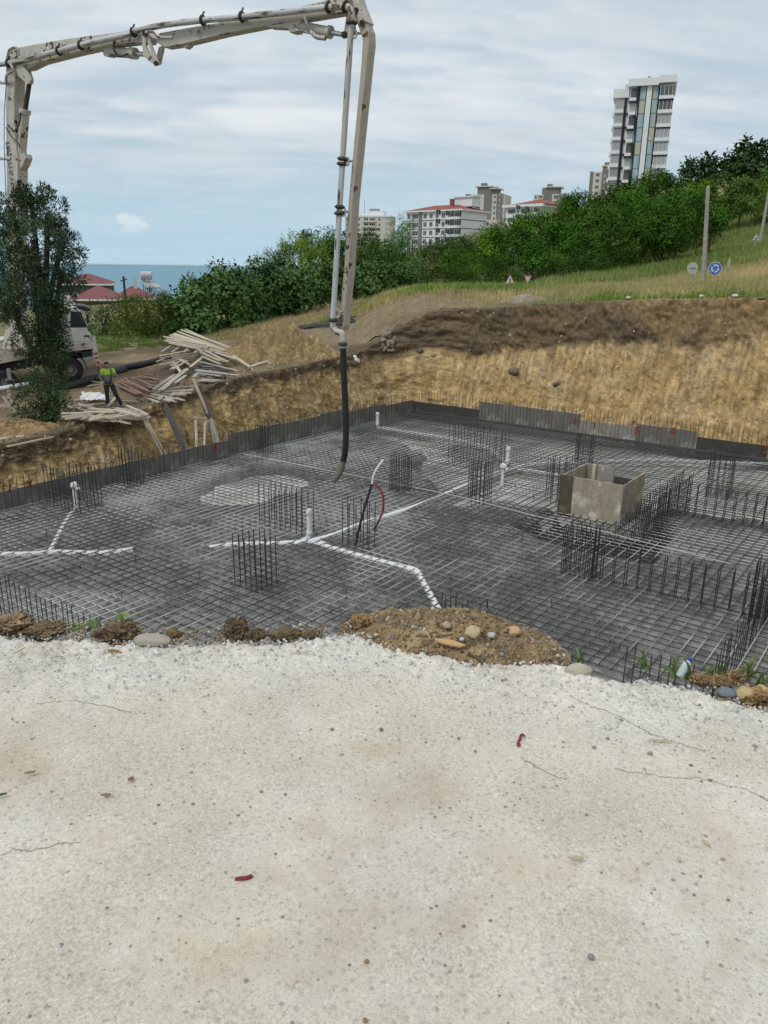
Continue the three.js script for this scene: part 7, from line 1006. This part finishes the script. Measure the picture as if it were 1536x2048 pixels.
  const i3 = new THREE.InstancedMesh(sg, std([1, 1, 1], { roughness: 0.95 }), cr.length); i3.name = 'soil_crumbs'; cr.forEach(([p, s], i) => { _q.set(rF() - 0.5, rF() - 0.5, rF() - 0.5, rF() - 0.5).normalize(); _m.compose(p, _q, _s.set(s, s, s)); i3.setMatrixAt(i, _m); i3.setColorAt(i, _c.setRGB(...(rF() < 0.7 ? mix3([0.17, 0.11, 0.055], [0.42, 0.29, 0.15], rF()) : mix3([0.3, 0.3, 0.29], [0.6, 0.58, 0.53], rF())))); }); scene.add(i3); tag(i3, 'soil crumbs spilled along the broken slab edge', 'soil crumbs', null, 'stuff');
  // broken aggregate standing out of the edge
  const ag = []; for (let i = 0; i < 3000; i++) { const px = -40 + 1620 * rF(), x = gp(px, 1290, 0).x, e = Math.pow(rF(), 2.2), z = edgeZ(x) + 0.01 + 0.5 * e; ag.push([V(x, -0.004 - (e < 0.04 ? 0.02 : 0), z), 0.0018 + 0.0062 * Math.pow(rF(), 3) * (1 - 0.5 * e)]); }
  const i4 = new THREE.InstancedMesh(sg, std([1, 1, 1], { roughness: 0.92 }), ag.length); i4.name = 'aggregate'; const slab = scene.getObjectByName('concrete_slab'); ag.forEach(([p, s], i) => { _q.set(rF() - 0.5, rF() - 0.5, rF() - 0.5, rF() - 0.5).normalize(); p.y += 0.011; _m.compose(p, _q, _s.set(s, s, s)); i4.setMatrixAt(i, _m); const v = 0.34 + 0.32 * rF(); i4.setColorAt(i, _c.setRGB(v, v * 0.99, v * 0.95)); }); slab.add(i4); i4.userData.kind = 'stuff';
}
{ // wood chips, straw, thread, pebbles
  const chip = (px, py, len, w, an, m, label, name = 'wood_chip', y = 0.012) => { const q = gp(px, py, y), k = q.distanceTo(EYE) / 1538; const L = len * k, Wd = w * k; const s = new THREE.Shape(); s.moveTo(-L / 2, 0); s.quadraticCurveTo(-L / 4, Wd * 0.6, L * 0.1, Wd * 0.45); s.lineTo(L / 2, Wd * 0.1); s.lineTo(L * 0.35, -Wd * 0.4); s.quadraticCurveTo(-L / 4, -Wd * 0.55, -L / 2, 0); const g = new THREE.ExtrudeGeometry(s, { depth: Math.max(0.002, Wd * 0.25), bevelEnabled: true, bevelSize: 0.0006, bevelThickness: 0.0006, bevelSegments: 1 }); g.rotateX(-Math.PI / 2); const o = mesh(name, g, m); o.position.copy(q); o.rotation.y = an; return tag(o, label, name === 'wood_chip' ? 'wood chip' : 'litter'); };
  const cw = std([0.50, 0.32, 0.16], { roughness: 0.8 }), dry = std([0.46, 0.37, 0.24], { roughness: 0.9 });
  const big = chip(900, 1287, 62, 15, -0.28, cw, 'large splinter of orange wood lying on the earth mound', 'wood_chip', 0.06); big.rotation.x = 0.25;
  chip(1152, 1716, 30, 8, 0.0, dry, 'thin tan wood chip on the slab at the lower right'); chip(1412, 1686, 16, 7, -0.9, dry, 'short tan wood chip near the right edge of the slab'); chip(1320, 1481, 46, 4, -0.06, dry, 'thin dry stalk on the slab below the long crack'); chip(604, 1305, 40, 3, 0.3, dry, 'dry straw near the slab edge left of the mound'); chip(262, 1558, 12, 8, 1.0, std([0.24, 0.13, 0.06]), 'small brown dead leaf on the left of the slab'); chip(38, 1302, 30, 4, 1.2, dry, 'dry straw at the upper left corner of the slab'); chip(775, 1237, 26, 4, 1.3, dry, 'pale straw standing on the left of the earth mound', 'wood_chip', 0.1); chip(762, 1267, 22, 9, 0.9, std([0.62, 0.5, 0.33]), 'pale wood flake left of the earth mound'); chip(4, 1589, 16, 5, 0.4, std([0.06, 0.09, 0.04]), 'dark green leaf scrap at the left picture edge on the slab'); chip(60, 1545, 18, 6, 0.3, std([0.25, 0.17, 0.09]), 'brown bark scrap at the left of the slab'); chip(212, 1590, 18, 7, 0.1, std([0.26, 0.17, 0.12]), 'brown seed husk at the left of the slab');
  const red = std([0.20, 0.02, 0.04], { roughness: 0.7 }), t = (l) => l.map(([x, y, h]) => gp(x, y, 0.006 + (h || 0)));
  tag(mesh('thread_scrap', [tube(t([[1037, 1491], [1036, 1484], [1040, 1478], [1041, 1471], [1046, 1469, 0.01], [1049, 1473, 0.004]]), 0.0042, 7, 30), ell(0.007, 0.005, 0.010, ...gp(1037, 1488, 0.007).toArray())], red), 'curled dark red scrap on the slab right of centre', 'scrap');
  tag(mesh('thread_scrap', [tube(t([[471, 1759], [480, 1757, 0.003], [492, 1756, 0.004], [504, 1752, 0.002]]), 0.0058, 8, 24)], red), 'straight dark red scrap on the slab left of centre', 'scrap');
  const peb = [[762, 1458, 6, 0], [1215, 1476, 5, 1], [1300, 1507, 7, 1], [1382, 1530, 5, 0], [1188, 1494, 5, 1], [1182, 1913, 8, 1], [1110, 1412, 4, 0], [1242, 1440, 6, 1], [917, 1476, 4, 0], [300, 2002, 6, 1], [280, 2008, 8, 1], [122, 1890, 6, 1], [476, 1838, 5, 1], [1510, 1492, 6, 1], [310, 1648, 6, 1], [386, 1608, 5, 0], [476, 1632, 6, 0], [730, 2040, 6, 0], [733, 1922, 6, 0], [565, 1834, 5, 1], [405, 1763, 5, 0], [1004, 1360, 4, 0], [664, 1458, 5, 0], [740, 1287, 5, 0], [770, 1285, 6, 0], [665, 1280, 6, 0], [1420, 1560, 5, 0], [950, 1502, 4, 0]];
  const gs = [stoneGeo(1, 2, 0.6, 2), stoneGeo(1, 6, 0.55, 2), stoneGeo(1, 9, 0.7, 2)], ms = [std([0.25, 0.17, 0.10]), std([0.24, 0.235, 0.22])];
  peb.forEach(([x, y, r, m], i) => { const q = gp(x, y, 0.004), s = r / 1538 * q.distanceTo(EYE) * 0.7; const o = mesh('pebble', gs[i % 3], ms[m]); o.position.copy(q); o.scale.setScalar(s); o.rotation.y = i; tag(o, m ? 'small grey pebble lying loose on the pale slab' : 'small brown pebble lying loose on the pale slab', 'pebble', m ? 'grey pebbles on the slab' : 'brown pebbles on the slab'); });
  const gr = []; for (let i = 0; i < 2400; i++) { const x = -2.2 + 4.4 * rF(), z = -3.4 + 2.4 * rF(); if (z < edgeZ(x) + 0.05) continue; gr.push([V(x, 0.002 + 0.01 * fbm(x * 1.2, 0, z * 1.2, 2), z), 0.0012 + 0.0035 * Math.pow(rF(), 4)]); }
  const im = new THREE.InstancedMesh(gs[0], std([1, 1, 1]), gr.length); im.name = 'loose_grit'; gr.forEach(([p, s], i) => { _q.setFromAxisAngle(UPV, rF() * 6); _m.compose(p, _q, _s.set(s, s, s)); im.setMatrixAt(i, _m); im.setColorAt(i, _c.setRGB(...(rF() < 0.5 ? mix3([0.2, 0.15, 0.1], [0.4, 0.32, 0.22], rF()) : mix3([0.25, 0.25, 0.24], [0.6, 0.58, 0.54], rF())))); }); scene.add(im); tag(im, 'fine loose grit scattered over the pale slab', 'grit', null, 'stuff');
}
{ // plants at the edge and the plastic bottle
  const blade = (base, tip, w, lean) => { const n = 6, pos = [], idx = [], mid = base.clone().lerp(tip, 0.5).add(lean), s = tip.clone().sub(base).cross(V(0, 0, 1)).normalize(); for (let i = 0; i <= n; i++) { const t = i / n, p = base.clone().multiplyScalar((1 - t) * (1 - t)).addScaledVector(mid, 2 * t * (1 - t)).addScaledVector(tip, t * t), ww = w * (1 - t * t) * 0.5 + 0.0003; for (const k of [-1, 0, 1]) { const q = p.clone().addScaledVector(s, k * ww); q.z += k === 0 ? -0.25 * ww : 0; pos.push(q.x, q.y, q.z); } if (i < n) { const b = i * 3; idx.push(b, b + 1, b + 3, b + 3, b + 1, b + 4, b + 1, b + 2, b + 4, b + 4, b + 2, b + 5); } } const g = new THREE.BufferGeometry(); g.setAttribute('position', new THREE.Float32BufferAttribute(pos, 3)); g.setIndex(idx); g.computeVertexNormals(); boxUV(g); return g; };
  const greens = [[0.13, 0.21, 0.05], [0.17, 0.24, 0.07], [0.10, 0.18, 0.045], [0.30, 0.27, 0.12]].map(c => new THREE.MeshStandardMaterial({ color: rgb(...c), roughness: 0.6, side: THREE.DoubleSide }));
  const clump = (px, py, tops, label) => { const b = gp(px, py, -0.02); b.z -= 0.04; const d = -b.z, o = thing('grass_tuft', label, 'grass tuft', V(0, 0, 0)); [...tops, ...tops.map(([x, y]) => [x + (rF() - 0.5) * 16, y + 4 + 14 * rF()])].forEach(([x, y], i) => { const tip = at(x, y, d - 0.06 + 0.12 * rF()), bb = b.clone().add(V((rF() - 0.5) * 0.03, 0, (rF() - 0.5) * 0.03)); mesh('blade', blade(bb, tip, 0.010 + 0.005 * rF(), V((bb.x - tip.x) * 0.25, 0.03, 0)), greens[i % 7 === 6 ? 3 : i % 3], o); }); };
  clump(1358, 1364, [[1337, 1308], [1356, 1302], [1320, 1330], [1345, 1325], [1366, 1330], [1384, 1345], [1335, 1348]], 'grass tuft around the plastic bottle, leftmost of the right hand tufts');
  clump(1382, 1372, [[1366, 1318], [1375, 1336], [1402, 1352], [1360, 1345], [1392, 1340]], 'short grass tuft just right of the plastic bottle');
  clump(1427, 1374, [[1413, 1333], [1424, 1335], [1436, 1330], [1420, 1345], [1447, 1345], [1431, 1326], [1452, 1352]], 'upright grass tuft left of the blue grey stone');
  clump(1440, 1368, [[1452, 1320], [1462, 1338], [1446, 1334], [1470, 1352]], 'thin grass blades right above the blue grey stone');
  clump(1498, 1372, [[1478, 1330], [1490, 1322], [1500, 1330], [1512, 1316], [1520, 1300], [1485, 1345], [1530, 1340], [1506, 1308], [1515, 1345]], 'thick grass tuft behind the round yellow stone');
  clump(1530, 1386, [[1518, 1350], [1530, 1340], [1540, 1352], [1524, 1362], [1548, 1330]], 'grass tuft at the right picture edge beside the yellow stone');
  clump(1162, 1334, [[1152, 1296], [1160, 1312], [1172, 1332], [1155, 1316]], 'few green blades growing over the large pale stone');
  clump(1294, 1346, [[1278, 1302], [1262, 1312], [1290, 1316], [1304, 1338], [1286, 1330]], 'thin dry grass blades between the pale stone and the bottle');
  const leafy = (px, py, leaves, label) => { const b = gp(px, py, -0.01); b.z -= 0.05; const d = -b.z, o = thing('weed', label, 'weed', V(0, 0, 0)); for (const [x, y, s] of leaves) { const c = at(x, y, d + 0.04 * (rF() - 0.5)), L = s / 1538 * d; const sh = new THREE.Shape(); sh.moveTo(0, -L); for (const [u, v] of [[0.45, -0.75], [0.8, -0.35], [0.62, -0.1], [0.85, 0.3], [0.4, 0.45], [0, 1], [-0.4, 0.45], [-0.85, 0.3], [-0.62, -0.1], [-0.8, -0.35], [-0.45, -0.75]]) sh.lineTo(u * L, v * L); const g = new THREE.ShapeGeometry(sh); const p = g.attributes.position; for (let i = 0; i < p.count; i++) p.setZ(i, -0.35 * Math.abs(p.getX(i)) - 0.2 * p.getY(i) * p.getY(i) / L); g.computeVertexNormals(); boxUV(g); g.rotateX(-0.5 - 0.5 * rF()); g.rotateZ((rF() - 0.5) * 2.4); g.rotateY((rF() - 0.5)); g.translate(c.x, c.y, c.z); mesh('leaf', g, greens[Math.floor(rF() * 3)], o); mesh('stem', tube([b, b.clone().lerp(c, 0.5).add(V(0, 0.01, 0)), c], 0.0015, 5, 8), greens[2], o); } };
  leafy(246, 1258, [[240, 1232, 11], [252, 1230, 10], [246, 1240, 9], [258, 1248, 6], [262, 1256, 6]], 'bright green leafy weed at the slab edge above the dark clod');
  leafy(172, 1264, [[150, 1254, 12], [165, 1250, 12], [185, 1246, 11], [178, 1256, 9], [140, 1260, 7], [195, 1242, 6]], 'broad leaved pale green weed at the left slab edge');
  leafy(350, 1268, [[345, 1258, 6], [354, 1262, 5], [340, 1264, 5]], 'tiny green weed right of the long pale stone');
  leafy(870, 1244, [[862, 1240, 9], [878, 1238, 10], [870, 1246, 8], [884, 1244, 6], [856, 1246, 6]], 'green sprout growing on the earth mound');
  const q = gp(1368, 1362, 0.0), o = thing('plastic_bottle', 'crushed clear plastic bottle with a blue cap in the grass at the slab edge', 'bottle', V(q.x, -0.005, q.z - 0.05)); o.scale.setScalar(0.58); const prof = [[0, 0], [0.028, 0], [0.031, 0.006], [0.031, 0.03], [0.028, 0.035], [0.031, 0.04], [0.031, 0.065], [0.028, 0.07], [0.031, 0.075], [0.03, 0.10], [0.018, 0.125], [0.012, 0.132], [0.012, 0.14]].map(([x, y]) => V2(x, y)); const bg = new THREE.LatheGeometry(prof, 20); bg.rotateZ(-0.42); mesh('bottle_body', bg, new THREE.MeshStandardMaterial({ color: rgb(0.62, 0.72, 0.76), roughness: 0.2, transparent: true, opacity: 0.75, side: THREE.DoubleSide }), o); const cg = new THREE.CylinderGeometry(0.0145, 0.0145, 0.02, 16); cg.translate(0, 0.146, 0); cg.rotateZ(-0.42); mesh('cap', cg, std([0.03, 0.07, 0.32], { roughness: 0.4 }), o);
}
scene.traverse(o => { if (o.isMesh) { o.castShadow = true; o.receiveShadow = true; } });
renderer.render(scene, camera);
